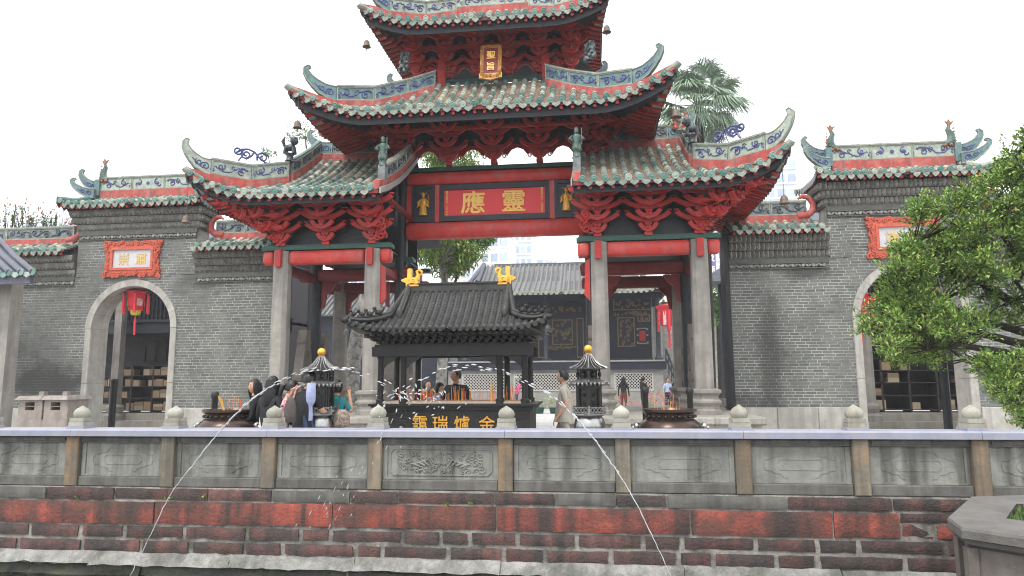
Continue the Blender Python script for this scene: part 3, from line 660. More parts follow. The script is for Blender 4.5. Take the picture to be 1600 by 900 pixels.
for sg in (-1, 1):
    xa, xb = sorted((sg * 2.74, sg * 5.06))
    for y in (0., 2.05, 4.):
        mb = MB()
        if y == 0.:
            rbeam(mb, xa + .20, xb - .20, y, 4.44, 4.79); rbeam(mb, xa - .47, xa - .20, y, 4.44, 4.79); rbeam(mb, xb + .20, xb + .47, y, 4.44, 4.79)
        else: rbeam(mb, xa - .45, xb + .45, y, 4.2 if y > 3 else 4.3, 4.55 if y > 3 else 4.65)
        mb.build('cross_beam', 'red_beam' if y == 0 else 'red_deep', gate, smooth=50)  # rear beams: shade of the bay put into a darker red
        mb = MB(); mb.bx(xa - .5, xb + .5, y - .14, y + .14, 4.80, 4.89); mb.bx(xa - .46, xb + .46, y - .10, y + .10, 4.89, 4.93); mb.build('top_rail', 'green_paint', gate)
        for x in (xa, xb):
            if y == 0:
                mb = MB(); pr = [(-.06, 4.36), (.06, 4.36), (.075, 4.45), (.075, 4.78), (-.075, 4.78), (-.075, 4.45)]
                mb.prism(pr, -.30, -.185); mb.tube([(x * 0, -.245, 4.36), (0, -.245, 4.40)], [.03, .055], 8); 
                mb2 = MB(); mb2.add(mb.v, mb.f, 0, T((x, 0, 0))); mb2.build('corbel_ear', 'red', gate)
    # longitudinal ties and carved brackets under the beams
    for x in (sg * 2.74, sg * 5.06):
        mb = MB(); rbeam(mb, .2, 3.8, 0, 4.25, 4.5, .09); m2 = MB(); m2.add(mb.v, mb.f, 0, T((x, 0, 0)) @ RZ(pi / 2)); m2.build('tie_beam', 'red_deep', gate, smooth=50)
    for x, q in ((xa + .2, 1), (xb - .2, -1)):
        for y in (2.05, 4.):
            MB().prism([(x, 3.55), (x + q * .08, 3.6), (x + q * .14, 3.95), (x + q * .32, 4.1), (x + q * .42, 4.28), (x, 4.28)][::q], y - .05, y + .05).build('carved_bracket', 'red_deep', gate)  # behind the front row, the bay's shade is put into the colour
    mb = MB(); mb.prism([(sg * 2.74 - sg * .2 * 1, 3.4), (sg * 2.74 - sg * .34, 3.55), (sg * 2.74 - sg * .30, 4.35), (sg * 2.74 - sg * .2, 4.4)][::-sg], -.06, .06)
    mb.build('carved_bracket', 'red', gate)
    # dark ceiling and back boards behind the brackets
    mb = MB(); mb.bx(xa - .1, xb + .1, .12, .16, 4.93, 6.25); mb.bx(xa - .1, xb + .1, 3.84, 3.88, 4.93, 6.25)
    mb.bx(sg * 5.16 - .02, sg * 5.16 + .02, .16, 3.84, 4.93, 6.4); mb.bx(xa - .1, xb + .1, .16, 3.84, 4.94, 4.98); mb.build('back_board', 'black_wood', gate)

# ---- middle bay: lintels and the sign
mb = MB(); rbeam(mb, -2.47, 2.43, 2.05, 5.42, 5.88, .2); mb.build('lintel_beam', 'red_beam', gate, smooth=50)
mb = MB(); rbeam(mb, -2.47, 2.43, 2.05, 6.93, 7.29, .2); mb.build('lintel_beam', 'red_beam', gate, smooth=50)
mb = MB(); mb.bx(-2.62, 2.58, 1.86, 2.24, 7.30, 7.37); mb.bx(-2.6, 2.56, 1.9, 2.2, 7.37, 7.42); mb.build('top_rail', 'green_paint', gate)
for x0, x1 in ((-2.46, -2.32), (-1.66, -1.54), (1.50, 1.62), (2.28, 2.42)): MB().bx(x0, x1, 1.93, 2.17, 5.88, 6.93).build('lintel_stile', 'red_beam', gate)
for x0, x1 in ((-2.31, -1.67), (1.63, 2.27)):
    mb = MB(); mb.bx(x0, x1, 1.97, 2.13, 5.89, 6.92)
    for a, b, c, d in ((x0, x1, 5.89, 5.97), (x0, x1, 6.84, 6.92), (x0, x0 + .08, 5.97, 6.84), (x1 - .08, x1, 5.97, 6.84)): mb.bx(a, b, 1.93, 1.97, c, d)
    pn = mb.build('side_panel', 'navy_wood', gate)
    mb = MB(); xc = (x0 + x1) / 2; X = T((xc, 1.93, 6.08)) @ SCL(.62, .55, .62)      # standing robed figure in gilt relief
    mb.lathe([(.20, 0), (.17, .1), (.14, .4), (.155, .62), (.13, .74), (.05, .8)], 12, X=X, sy=.45)
    mb.ell((0, -.02, .88), (.075, .07, .09), 10, 7, 0, X); mb.lathe([(.085, .93), (.09, .97), (.05, 1.02), (.01, 1.06)], 8, X=X)
    for q in (-1, 1):
        mb.tube([(q * .12, 0, .70), (q * .22, -.03, .55), (q * .17, -.06, .45), (q * .27, -.02, .36)], [.045, .07, .07, .03], 8, 0, True, X)
        mb.tube([(q * .06, 0, .95), (q * .17, 0, 1.03)], [.015, .02], 5, 0, True, X); mb.ell((q * .1, -.03, .02), (.07, .05, .03), 6, 4, 0, X)
    mb.tube([(.24, -.05, .40), (.25, -.05, .92)], .014, 5, 0, True, X)
    mb.tube([(-.10, -.07, .1), (-.07, -.08, .45), (0, -.08, .7)], .02, 5, 0, True, X); mb.tube([(.10, -.07, .1), (.07, -.08, .45)], .02, 5, 0, True, X)
    mb.build('gilt_figure', 'gold', pn, smooth=60)
mb = MB(); mb.bx(-1.42, 1.38, 1.975, 2.12, 6.02, 6.79); sgn = mb.build('sign_board', 'sign_red', gate)
mb = MB()
for a, b, c, d in ((-1.53, 1.49, 5.89, 6.04), (-1.53, 1.49, 6.77, 6.92), (-1.53, -1.41, 6.04, 6.77), (1.37, 1.49, 6.04, 6.77)): mb.bx(a, b, 1.93, 2.14, c, d)
mb.build('sign_frame', 'navy_wood', sgn)
for ch, x in (('應', -.60), ('靈', .52)):
    mb = MB(); glyphs(mb, ch, .64, T((x, 1.966, 6.405)) @ SCL(1.08, 1, 1.02), 0, .016, .019 if ch == '應' else .013); mb.build('gilt_character', 'sign_char', sgn)
for s_, x in (('皇清康熙四十六年仲秋', -1.33), ('明景泰元年十一月初六日', 1.29)):
    mb = MB()
    for i, ch in enumerate(s_): glyphs(mb, ch, .064, T((x, 1.970, 6.73 - i * .66 / (len(s_) - 1 + .3))), 0, .006, .02)
    mb.build('gilt_inscription', 'sign_char', sgn)

# ---- lower roofs over the side bays
for sg in (-1, 1):
    R = Half(0, sg, 2.22, 5.05, 6.82, -1.3, 2.05, .2, 5.93, 1.85, .55, .22)
    rf = MB()
    rf.bx(sg * 2.28 - .06, sg * 2.28 + .06, -.2, 2.05, 5.9, 6.0); rp = rf.build('lower_roof', 'red_deep', gate)
    us = cover(rp, R, .252, (ME_B, ME_C, ME_D), 'gate', start=.2, first_segs=6, fascia_h=.14)
    # main ridge running out to the gable, swept up at its end
    pts = [(sg * x, 2.05, 5.93 + 1.85 + dz) for x, dz in ((2.45, 0), (3.3, 0), (4.15, 0), (4.7, .02))]
    ridge_line(rp, pts, .17, .36, 'cer_grey', 'cer_dark', seed=3)
    mb = MB(); path_ribbon(mb, [(sg * 4.7, 2.05, 7.8), (sg * 5.1, 2.05, 7.84), (sg * 5.45, 2.05, 8.0)], -.12, .16, .15); mb.build('ridge_base', 'red_plaster', rp)
    horn(rp, (sg * 4.7, 2.05, 7.96), (sg, 0), .72, 'cer_teal', h0=.36)
    # gable ridge coming down to the knee, then the corner ridge
    kn = R.hip(0); vr = [R.P(5.05, t) for t in (.97, .8, .6, R.tk)]
    mb = MB(); path_ribbon(mb, vr, -.1, .30, .17); mb.build('ridge_base', 'red_plaster', rp)
    for a, b in zip(vr[:-1], vr[1:]): ridge_panel(rp, a + Vector((0, 0, .30)), b + Vector((0, 0, .30)), .30, 'cer_grey', 'cer_dark', seed=5)
    mb = MB(); mb.tube([p + Vector((0, 0, .63)) for p in vr], .055, 8); mb.build('ridge_cap', 'tile', rp)
    figure(rp, R.P(5.05, R.tk - .02, .62), .72, 'glaze_dark', sg, lion=True)
    hp = [R.hip(h) for h in (0.02, .4, .78)]; hp = [Vector((p.x, p.y, p.z + .02)) for p in hp]
    ridge_line(rp, hp, .18, .36, 'cer_cream', 'cer_blue', seed=9 + sg)
    mb = MB(); path_ribbon(mb, [R.hip(h) for h in (.78, .86, .93, .985)], -.06, [.18, .17, .14, .08], .15); mb.build('ridge_base', 'red_plaster', rp)
    d = R.hip(.9) - R.hip(.8); hz = R.hip(.78); horn(rp, hz + Vector((0, 0, .19)), (d.x, d.y), .62, 'cer_cream', h0=.37)
    # openwork scroll standing on the corner ridge
    mb = MB(); a, b = R.hip(.2), R.hip(.74); dd = (b - a); X = T(a + Vector((0, 0, .58))) @ RZ(atan2(dd.y, dd.x)); 
    S = [(x, 0, z) for x, z in ((0, .02), (.15, .05), (.3, .16), (.42, .3), (.58, .36), (.74, .34), (.86, .24))]
    zt = dd.z / hypot(dd.x, dd.y)
    def sl(p): return [(x, y, z + x * zt) for x, y, z in p]
    for p in (S, spiral(.22, .17, .15, .03, -.6, 1.4), spiral(.62, .22, .13, .03, 1.2, -1.5), spiral(.82, .30, .11, .02, 3.5, 1.3), [(.42, 0, .3), (.5, 0, .18), (.62, 0, .1)], [(.74, 0, .34), (.7, 0, .2), (.8, 0, .04)]):
        mb.tube(sl(p), .026, 6, 0, True, X)
    mb.build('scroll_crest', 'cer_blue', rp)
    # inner verge: steep descending ridge with a warrior at its foot, pale verge board below
    ip = [R.P(2.30, t) for t in (.02, .2, .45, .7, .97)]
    mb = MB(); path_ribbon(mb, ip, -.1, .20, .16); mb.build('ridge_base', 'red_plaster', rp)
    for a, b in zip(ip[1:-1], ip[2:]): ridge_panel(rp, a + Vector((0, 0, .2)), b + Vector((0, 0, .2)), .34, 'cer_grey', 'cer_dark', seed=8)
    mb = MB(); mb.tube([p + Vector((0, 0, .56)) for p in ip[1:]], .06, 8); mb.build('ridge_cap', 'tile', rp)
    mb = MB(); e = [R.P(2.18, t) for t in (0, .2, .45, .7, 1)]; path_ribbon(mb, e, -.10, .04, .035); mb.build('verge_board', 'stage_gray', rp)
    figure(rp, R.P(2.30, .16, .5), .72, 'glaze_fig', sg); mb = MB(); q = R.P(2.30, .16, .18); mb.box(q.x, q.y, q.z + .14, .17, .19, .4); mb.build('figure_stand', 'cer_grey', rp)
    corner_tile(rp, R)
    # brackets: front row
    for x in (2.74, 3.92, 5.06): bracket_set(gate, (sg * x, -.05, 4.93), -pi / 2, 4, .262, .23, .48, .14)
    ao = 0 if sg > 0 else pi
    for y in (.95, 2.05, 3.1, 4.): bracket_set(gate, (sg * 5.1, y, 4.93), ao, 4, .255, .26, .4, .1, leaf=False)
    for k, a in enumerate((.28, .52, .78)):
        ang = -pi / 2 + sg * a * pi / 2 * 1.05
        bracket_set(gate, (sg * 5.1, -.05, 4.93), ang, 4, .255, .33 + .08 * (k == 1), .32, .1, leaf=False)
    # linking arms between the corner stacks
    mb = MB()
    for k in range(1, 4):
        z = 5.02 + .255 * k; r = .24 * k
        rbeam(mb, *sorted((sg * (5.1 - .2), sg * (5.1 + r * 1.9))), -.05 - r - .12, z + .02, z + .10, .045)
        mb.tube([(sg * (5.1 + r * 1.15), -.05 - r - .15, z + .05), (sg * (5.1 + r * 1.2), 3.8, z + .05)], .045, 4)
    mb.build('link_arms', 'red', gate)
    mb = MB()      # inner end: carved dragon-cloud board beside the tall post
    rn = random.Random(4)
    for i in range(26):
        x = sg * (2.42 + rn.random() * .2); z = 5.0 + rn.random() * 1.0; y = -.05 - (z - 4.95) * .75 * rn.random() - .05
        mb.tube([(x + a * .9, y, b + z) for a, _, b in spiral(0, 0, .11, .03, rn.random() * 6, 1.1, 8)], .028, 5)
    mb.build('carved_clouds', 'red', gate)

# ---- middle storey
for x in (-2.5, -1.25, 0, 1.25, 2.5): bracket_set(gate, (x, 1.9, 7.46), -pi / 2, 4, .30, .36, .52, .11)
for sg in (-1, 1):
    ao = 0 if sg > 0 else pi
    bracket_set(gate, (sg * 2.6, 2.05, 7.46), ao, 4, .30, .32, .45, .11, leaf=False)
    for a in (.3, .56): bracket_set(gate, (sg * 2.6, 1.95, 7.46), -pi / 2 + sg * a * pi / 2, 4, .30, .40, .45, .11, leaf=False)
    mb = MB()
    for k in range(1, 4):
        z = 7.58 + .30 * k; r = .38 * k; rbeam(mb, *sorted((sg * 2.3, sg * (2.6 + r * .95))), 1.85 - r, z, z + .09, .05)
    mb.build('link_arms', 'red', gate)
mb = MB()
for k in range(2, 4):
    z = 7.58 + .30 * k; r = .36 * k; rbeam(mb, -2.4, 2.4, 1.95 - r + .1, z + .05, z + .17, .05)
mb.build('tie_rails', 'red', gate, smooth=50)
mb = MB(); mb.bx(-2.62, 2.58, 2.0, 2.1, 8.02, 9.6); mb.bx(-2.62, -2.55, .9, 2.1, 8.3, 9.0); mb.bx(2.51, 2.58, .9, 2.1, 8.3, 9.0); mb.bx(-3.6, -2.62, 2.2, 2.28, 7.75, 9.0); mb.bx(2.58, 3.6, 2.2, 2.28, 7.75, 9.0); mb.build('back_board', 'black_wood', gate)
def cloud_boards(xs, y, z0, z1, parent):
    """scalloped boards that leave cloud-shaped gaps above the rail"""
    for a, b in zip(xs[:-1], xs[1:]):
        n = 24; lo = []; hi = []
        for i in range(n + 1):
            t = i / n; s = abs(2 * t - 1); q = .16 + .66 * max(0, 1 - s) ** .55 - .16 * max(0, 1 - abs(s - .42) / .17) - .0
            lo.append((a + (b - a) * t, z0 + (z1 - z0) * max(.0, min(.93, q - .16 if s > .93 else q)))); hi.append((a + (b - a) * t, z1))
        mb = MB()
        for i in range(n):
            p, q, r, t = lo[i], lo[i + 1], hi[i + 1], hi[i]
            mb.add([(p[0], y - .03, p[1]), (q[0], y - .03, q[1]), (r[0], y - .03, r[1]), (t[0], y - .03, t[1]), (p[0], y + .03, p[1]), (q[0], y + .03, q[1]), (r[0], y + .03, r[1]), (t[0], y + .03, t[1])],
                   [(0, 1, 2, 3), (7, 6, 5, 4), (1, 0, 4, 5), (3, 2, 6, 7)])
        for q in (.22, .78): mb.tube([(x, y - .03, z) for x, _, z in spiral(a + (b - a) * q, z0 + (z1 - z0) * .42, .075, .02, 0, 1.3)], .02, 5)
        mb.build('cloud_board', 'red', parent)
cloud_boards([-2.5, -1.25, 0, 1.25, 2.5], 2.03, 7.44, 8.04, gate)
mb = MB(); mb.bx(-.03, .03, 0, 0, 0, 0)
rm = MB(); rm.bx(-1.5, 1.5, 1.2, 1.3, 8.6, 9.3); rp = rm.build('middle_roof', 'red_deep', gate)
for sg in (-1, 1):
    R = Half(0, sg, 0., 1.45, 4.62, -.6, 1.35, 1.2, 8.10, 1.42, .50, .42, 1.7, 2.85)
    cover(rp, R, .262, (ME_B, ME_C, ME_D), 'gate', start=.131, first_segs=2, back=False)
    hp = [R.hip(h) for h in (.02, .22, .45, .70)]
    ridge_line(rp, hp, .13, .36, 'cer_teal', 'cer_blue', seed=20 + sg)
    mb = MB(); path_ribbon(mb, [R.hip(h) for h in (.70, .82, .92, .985)], -.06, [.13, .14, .13, .08], .15); mb.build('ridge_base', 'red_plaster', rp)
    d = R.hip(.8) - R.hip(.7); horn(rp, R.hip(.70) + Vector((0, 0, .13)), (d.x, d.y), .80, 'cer_teal', h0=.37)
    corner_tile(rp, R)
    # side ridge at the back of the storey
    pts = [(sg * x, 2.2, 9.52) for x in (1.5, 2.1, 2.55)]
    ridge_line(rp, pts, .12, .34, 'cer_teal', 'cer_dark', seed=30)
    horn(rp, (sg * 2.55, 2.2, 9.64), (sg, 0), .58, 'cer_teal', h0=.34)
mb = MB(); mb.bx(-1.5, 1.5, 1.9, 2.1, 9.86, 9.95); mb.build('top_rail', 'green_paint', gate)
for x in (-1.45, 1.45): 
    mb = MB(); mb.box(x, 1.75, 9.85, .2, .2, 1.2); mb.build('storey_post', 'red', gate)

# ---- top storey
for x in (-2.15, -1.29, -.43, .43, 1.29, 2.15):
    bracket_set(gate, (x, 1.9, 10.02), -pi / 2, 4, .255, .26, .44, .03)
for sg in (-1, 1):
    ao = 0 if sg > 0 else pi
    bracket_set(gate, (sg * 1.9, 2.05, 10.02), ao, 4, .255, .25, .38, .07, leaf=False)
    bracket_set(gate, (sg * 1.75, 1.95, 10.02), -pi / 2 + sg * .8, 4, .255, .33, .38, .07, leaf=False)
cloud_boards([-2.15, -1.29, -.43, .43, 1.29, 2.15], 2.03, 9.97, 10.42, gate)
mb = MB()
for k in range(2, 4):
    z = 10.1 + .255 * k; r = .26 * k; rbeam(mb, -2.2, 2.2, 1.95 - r + .08, z + .05, z + .16, .045)
mb.build('tie_rails', 'red', gate, smooth=50)
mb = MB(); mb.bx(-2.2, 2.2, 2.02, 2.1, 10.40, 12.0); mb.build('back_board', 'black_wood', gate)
rm = MB(); rm.bx(-1.5, 1.5, 1.9, 2.1, 11.3, 11.8); rp = rm.build('top_roof', 'red_deep', gate)
for sg in (-1, 1):
    R = Half(0, sg, 0., 1.0, 3.2, .2, 2.05, 1.7, 10.80, 1.15, .32, .3, 1.8, 1.7)
    cover(rp, R, .235, (ME_B, ME_C, ME_D), 'gate', start=.117, first_segs=1)
    hp = [R.hip(h) for h in (.02, .35, .72)]
    ridge_line(rp, hp, .2, .36, 'cer_cream', 'cer_blue', seed=40 + sg)
    d = R.hip(.8) - R.hip(.7); horn(rp, R.hip(.72) + Vector((0, 0, .2)), (d.x, d.y), .6, 'cer_teal', h0=.36)
    corner_tile(rp, R)
    mb = MB(); path_ribbon(mb, [R.hip(h) for h in (.72, .85, .97)], -.05, [.2, .2, .1], .15); mb.build('ridge_base', 'red_plaster', rp)
pts = [(x, 2.05, 11.95) for x in (-1.6, -.9, -.3, .3, .9, 1.6)]
ridge_line(rp, pts, .2, .40, 'cer_cream', 'cer_blue', bats=(2,), seed=50)

# ---- small vertical plaque under the top roof
p = at(767, 95, .75); X = T(p) @ RX(-.16)
mb = MB(); mb.bx(-.21, .21, .0, .05, -.41, .41, 0, X); pq = mb.build('vertical_plaque', 'plaque_deep' if 'plaque_deep' in M else 'red_deep', gate)
mb = MB()
rn = random.Random(2)
for a, b, c, d in ((-.28, -.19, -.44, .46), (.19, .28, -.44, .46), (-.28, .28, .38, .47), (-.3, .3, -.52, -.38)): mb.bx(a, b, -.02, .04, c, d, 0, X)
for i in range(34):
    t = i / 34; q = rn.random()
    if t < .35: x, z = -.235, -.4 + .85 * t / .35
    elif t < .7: x, z = .235, -.4 + .85 * (t - .35) / .35
    elif t < .83: x, z = -.2 + .4 * (t - .7) / .13, .42
    else: x, z = -.25 + .5 * (t - .83) / .17, -.46
    mb.tube([(x + a, -.025, z + b) for a, _, b in spiral(0, 0, .05, .015, q * 6, 1.2, 7)], .015, 5, 0, True, X)
mb.prism([(-.3, -.5), (0, -.58), (.3, -.5)], -.02, .03, 0, X)
mb.build('carved_frame', 'gold_old', pq)
for ch, z in (('聖', .17), ('旨', -.17)):
    mb = MB(); glyphs(mb, ch, .25, X @ T((0, -.012, z)), 0, .01, .009); mb.build('gilt_character', 'sign_char', pq)

# glazed fruit-and-figure clusters tucked against the upper storeys
rn = random.Random(17)
def cluster(px, py, Y, w_, h_, n, mats):
    c = at(px, py, Y); mb = MB()
    mb.tube([c + Vector((0, 0, -h_)), c + Vector((.02, 0, h_ * .3)), c + Vector((-.02, 0, h_))], [w_ * .5, w_ * .45, w_ * .2], 8)
    for i in range(n):
        a = rn.uniform(0, 6.28); z = rn.uniform(-1, 1); r = w_ * (1 - .35 * (z + 1) / 2)
        p = c + Vector((r * cos(a), r * .7 * sin(a), z * h_))
        if i % 3 == 0: mb.tube([p, p + Vector((rn.uniform(-.08, .08), -.03, rn.uniform(.02, .10)))], [.022, .006], 5, rn.randrange(3))
        else: mb.ell(p, (.035 + .02 * rn.random(), .03, .035 + .02 * rn.random()), 6, 4, rn.randrange(3))
    mb.build('ridge_sculpture', mats, gate, kind='stuff')
cluster(512, 203, .9, .24, .20, 90, ['cer_cream', 'glaze_fig', 'plaque_red'])
cluster(1062, 192, .9, .22, .22, 90, ['cer_cream', 'glaze_fig', 'plaque_red'])
cluster(632, 98, .7, .13, .26, 70, ['glaze_dark', 'iron_roof', 'cer_grey'])
cluster(922, 80, .7, .13, .24, 70, ['glaze_dark', 'cer_teal', 'cer_grey'])
# ================================================================ THE BRICK WALLS WITH ARCHED DOORWAYS
WY = 2.0; CH, BL = .078, .256      # wall face, brick course and length
def wing(sg):
    side = 'left' if sg < 0 else 'right'
    lab = ('grey brick wall with an arched doorway where a red lantern hangs, beside the stone kiln' if sg < 0
           else 'grey brick wall with an arched doorway half hidden by the leafy tree')
    wl = thing('brick_gate_wall', (sg * 10.3, 2.3, 0), lab, 'wall', 'brick walls flanking the archway')
    xi, h0, h1, xo = 6.12, 8.62, 12.32, 17.5      # inner end, tall part, outer end
    ac, ar, spr = 10.47, 1.40, 3.10               # arch centre, outer radius, spring height
    ri = 1.21; th = .62
    S = lambda x: sg * x
    # core
    mb = MB(); yf = WY + .003
    def blk(a, b, z0, z1): mb.bx(*sorted((S(a), S(b))), yf, WY + th, z0, z1)
    blk(xi, ac - ar + .01, .85, 4.62); blk(ac + ar - .01, xo, .85, 4.62); blk(h0 + .01, ac - ar + .012, 4.60, 6.0); blk(ac + ar - .012, h1 - .01, 4.60, 6.0)
    n = 20; arc = [(ac + (ar - .01) * cos(pi - pi * i / n), spr + (ar - .01) * sin(pi * i / n)) for i in range(n + 1)]
    for i in range(n):
        (xa, za), (xb, zb) = arc[i], arc[i + 1]
        p = [(S(xa), za), (S(xb), zb), (S(xb), 6.0), (S(xa), 6.0)]
        if sg < 0: p = p[::-1]
        mb.prism(p, yf, WY + th)
    mb.build('wall_core', 'mortar', wl)
    # stone footing
    for a, b in ((xi, ac - ar), (ac + ar, xo)):
        k = 3 if b < 11 else 5
        for i in range(k):
            x0, x1 = a + (b - a) * i / k, a + (b - a) * (i + 1) / k
            mb = MB(); mb.cbox(*sorted((S(x0 + .004), S(x1 - .004))), WY - .08, WY + th, 0, .855, .012); mb.build('footing_stone', 'granite_light', wl)
    # bricks
    cnt = 0; rest = MB(); rows = []
    z = .862; r = 0
    me_full = MB().cbox(0, BL - .014, 0, .02, 0, CH - .013, .003).mesh('brick', 'brick')
    while z + CH < 6.0:
        x = xi - (r % 2) * BL / 2 - (.07 if r % 3 == 1 else 0)
        while x < xo:
            a, b = max(x, xi), min(x + BL, xo); zm = z + CH / 2
            if z > 4.55: a, b = max(a, h0), min(b, h1)
            segs = [(a, b)]
            hw = 0
            if zm < spr: hw = ar - .03
            elif zm < spr + ar: hw = sqrt(max(0, (ar - .03) ** 2 - (zm - spr) ** 2))
            if hw: segs = [(a, min(b, ac - hw)), (max(a, ac + hw), b)]
            for p, q in segs:
                if q - p > .03: rows.append((p, q, z))
            x += BL
        z += CH; r += 1
    vis = sorted(rows, key=lambda t: (abs((t[0] + t[1]) / 2 - 8.3) if sg < 0 else abs((t[0] + t[1]) / 2 - 7.4)) * .55 + abs(t[2] - 3.0))
    full = set(id(t) for t in vis[:420])
    for t in rows:
        p, q, z = t; y = WY - random.uniform(0, .005)
        if id(t) in full and cnt < 299 and q - p > BL * .98:
            cnt += 1; x0 = min(S(p), S(q)); inst('brick', me_full, wl, T((x0 + .007, y, z + .006)) @ RY(random.uniform(-.006, .006)))
        else: rest.cbox(*sorted((S(p + .007), S(q - .007))), y, yf + .01, z + .006, z + CH - .007, .003)
    rest.build('bricks', 'brick', wl, kind='stuff')
    # arch surround, jamb stones and ring stones
    for q in (-1, 1):
        x0, x1 = ac + q * ri, ac + q * (ar + .0)
        for k in range(2):
            mb = MB(); za, zb = k * spr / 2 + .003, (k + 1) * spr / 2 - .003
            mb.cbox(*sorted((S(x0), S(x1))), WY - .045, WY + th + .04, za, zb, .015); mb.build('jamb_stone', 'granite_light', wl)
    nv = 9
    for k in range(nv):
        a0, a1 = pi * k / nv + .003, pi * (k + 1) / nv - .003; mb = MB(); m_ = 4
        for i in range(m_):
            b0, b1 = a0 + (a1 - a0) * i / m_, a0 + (a1 - a0) * (i + 1) / m_
            pts = [(S(ac + rr * cos(b)), spr + rr * sin(b)) for rr, b in ((ri, b0), (ar, b0), (ar, b1), (ri, b1))]
            if sg < 0: pts = pts[::-1]
            mb.prism(pts, WY - .045, WY + th + .04)
        mb.build('arch_stone', 'granite_light', wl)
    # corbelled cornice: rows of scallops stepping out, and a carved band
    def cornice(xa, xb, zt, rows_n, end=0):
        st = MB(); core = MB()
        for r in range(rows_n):
            zc = zt - .2 * (rows_n - r) + .1; out = .06 + .075 * r
            core.bx(*sorted((S(xa - (end * out)), S(xb + end * out))), WY - out + .05, WY + th + .02, zc - .1, zc + .1)
            x = xa - end * out
            while x < xb + end * out - .05:
                X = T((S(x + .055), WY - out + .055, zc))
                st.add([(-.05, 0, .1), (.05, 0, .1), (.055, 0, -.03), (0, 0, -.1), (-.055, 0, -.03), (0, -.09, .075), (0, -.115, -.03)], [(0, 1, 5), (1, 2, 6, 5), (2, 3, 6), (3, 4, 6), (4, 0, 5, 6)], 0, X)
                x += .115
            if end:
                for q in (-1, 1):
                    y = WY - out + .1
                    while y < WY + th:
                        xx = xb + out if q > 0 else xa - out
                        X = T((S(xx), y, zc)) @ RZ(q * sg * pi / 2) @ T((0, .055, 0))
                        st.add([(-.05, 0, .1), (.05, 0, .1), (.055, 0, -.03), (0, 0, -.1), (-.055, 0, -.03), (0, -.09, .075), (0, -.115, -.03)], [(0, 1, 5), (1, 2, 6, 5), (2, 3, 6), (3, 4, 6), (4, 0, 5, 6)], 0, X); y += .115
        zb = zt - .2 * rows_n
        core.bx(*sorted((S(xa), S(xb))), WY - .03, WY + .02, zb - .12, zb - .005); core.bx(*sorted((S(xa), S(xb))), WY - .05, WY + .02, zb - .28, zb - .26); core.bx(*sorted((S(xa), S(xb))), WY - .05, WY + .02, zb - .145, zb - .122)
        x = xa + .05; i = 0
        while x < xb - .1:
            w_ = .06 if i % 3 else .10; X = T((S(x), WY - .03, zb - .2))
            st.lathe([(w_ * .5, 0), (w_ * .42, .03)], 4 if i % 2 else 8, X=X @ RX(pi / 2)); st.bx(-.012, .012, -.025, 0, -.045, .045, 0, X @ RY(.8 if i % 2 else -.8)); x += .085; i += 1
        core.build('cornice', 'wall_dark', wl); st.build('cornice_scallops', 'corbel', wl, kind='stuff')
    cornice(h0, h1, 6.56, 3, 1); cornice(xi, h0 - .02, 5.24, 3); cornice(h1 + .02, xo, 5.24, 3)
    # roofs
    rm = MB(); rm.bx(*sorted((S(h0), S(h1))), WY - .1, WY + th, 6.56, 6.62); rt = rm.build('upper_roof', 'wall_dark', wl)
    cxm = S((h0 + h1) / 2)
    for q in (-1, 1):
        R = Half(cxm, q, 0., 1.62, 2.22, WY - .42, WY + .42, WY + .2, 6.68, .36, .10, .1)
        cover(rt, R, .222, (ME_Bw, ME_Cw, ME_Dw), 'wing' + side, start=.111, first_segs=4, fascia_h=.02, drop=.06)
        mb = MB(); mb.tube([R.hip(h, .08) for h in (0, .5, 1)], [.08, .08, .05], 8); mb.build('hip_tile', 'tile', rt)
        horn(rt, (cxm + q * 1.62, WY + .38, 7.24), (q, -.1), .62, 'cer_teal', h0=.34)
        horn(rt, (cxm + q * 1.62, WY + .2, 7.02), (q, -.25), .68, 'cer_teal', h0=.28)
        mb = MB(); mb.box(cxm + q * 1.60, WY + .34, 7.36, .16, .2, .5); mb.build('ridge_block', 'cer_teal', rt)
        # dragon-headed fish standing on its head
        fx, fy, fz = cxm + q * 1.48, WY + .36, 7.58
        mb = MB(); e = -q * .0
        mb.tube([(fx - q * .08, fy, fz + .02), (fx + q * .02, fy, fz + .1), (fx + q * .03, fy, fz + .26), (fx - q * .04, fy, fz + .42), (fx + q * .0, fy, fz + .54)], [.10, .12, .095, .065, .04], 8, 0)
        mb.ell((fx - q * .1, fy, fz + .03), (.12, .1, .08), 9, 6, 0)
        mb.prism([(fx - .02, fz + .5), (fx + .02, fz + .5), (fx + .13, fz + .66), (fx + .04, fz + .62), (fx - .01, fz + .70), (fx - .05, fz + .62), (fx - .10, fz + .66)], fy - .02, fy + .02, 1)
        for k in range(5):
            mb.tube([(fx + q * .10, fy, fz + .08 + k * .09), (fx + q * .18 - q * .02 * k, fy, fz + .13 + k * .09)], [.035, .01], 5, 1)
            a = k * 1.3; mb.ell((fx - q * .08 + .12 * cos(a), fy + .09 * sin(a), fz - .02), (.06, .05, .05), 6, 4, 1)
        mb.build('dragon_fish', ['glaze_fig', 'orange_glaze'], rt, smooth=60)
    pts = [(cxm + x, WY + .38, 7.06) for x in (-1.52, -.52, .52, 1.52)]
    ridge_line(rt, pts, .20, .38, 'cer_cream', 'cer_blue', bats=(1,), seed=60, th=.15)
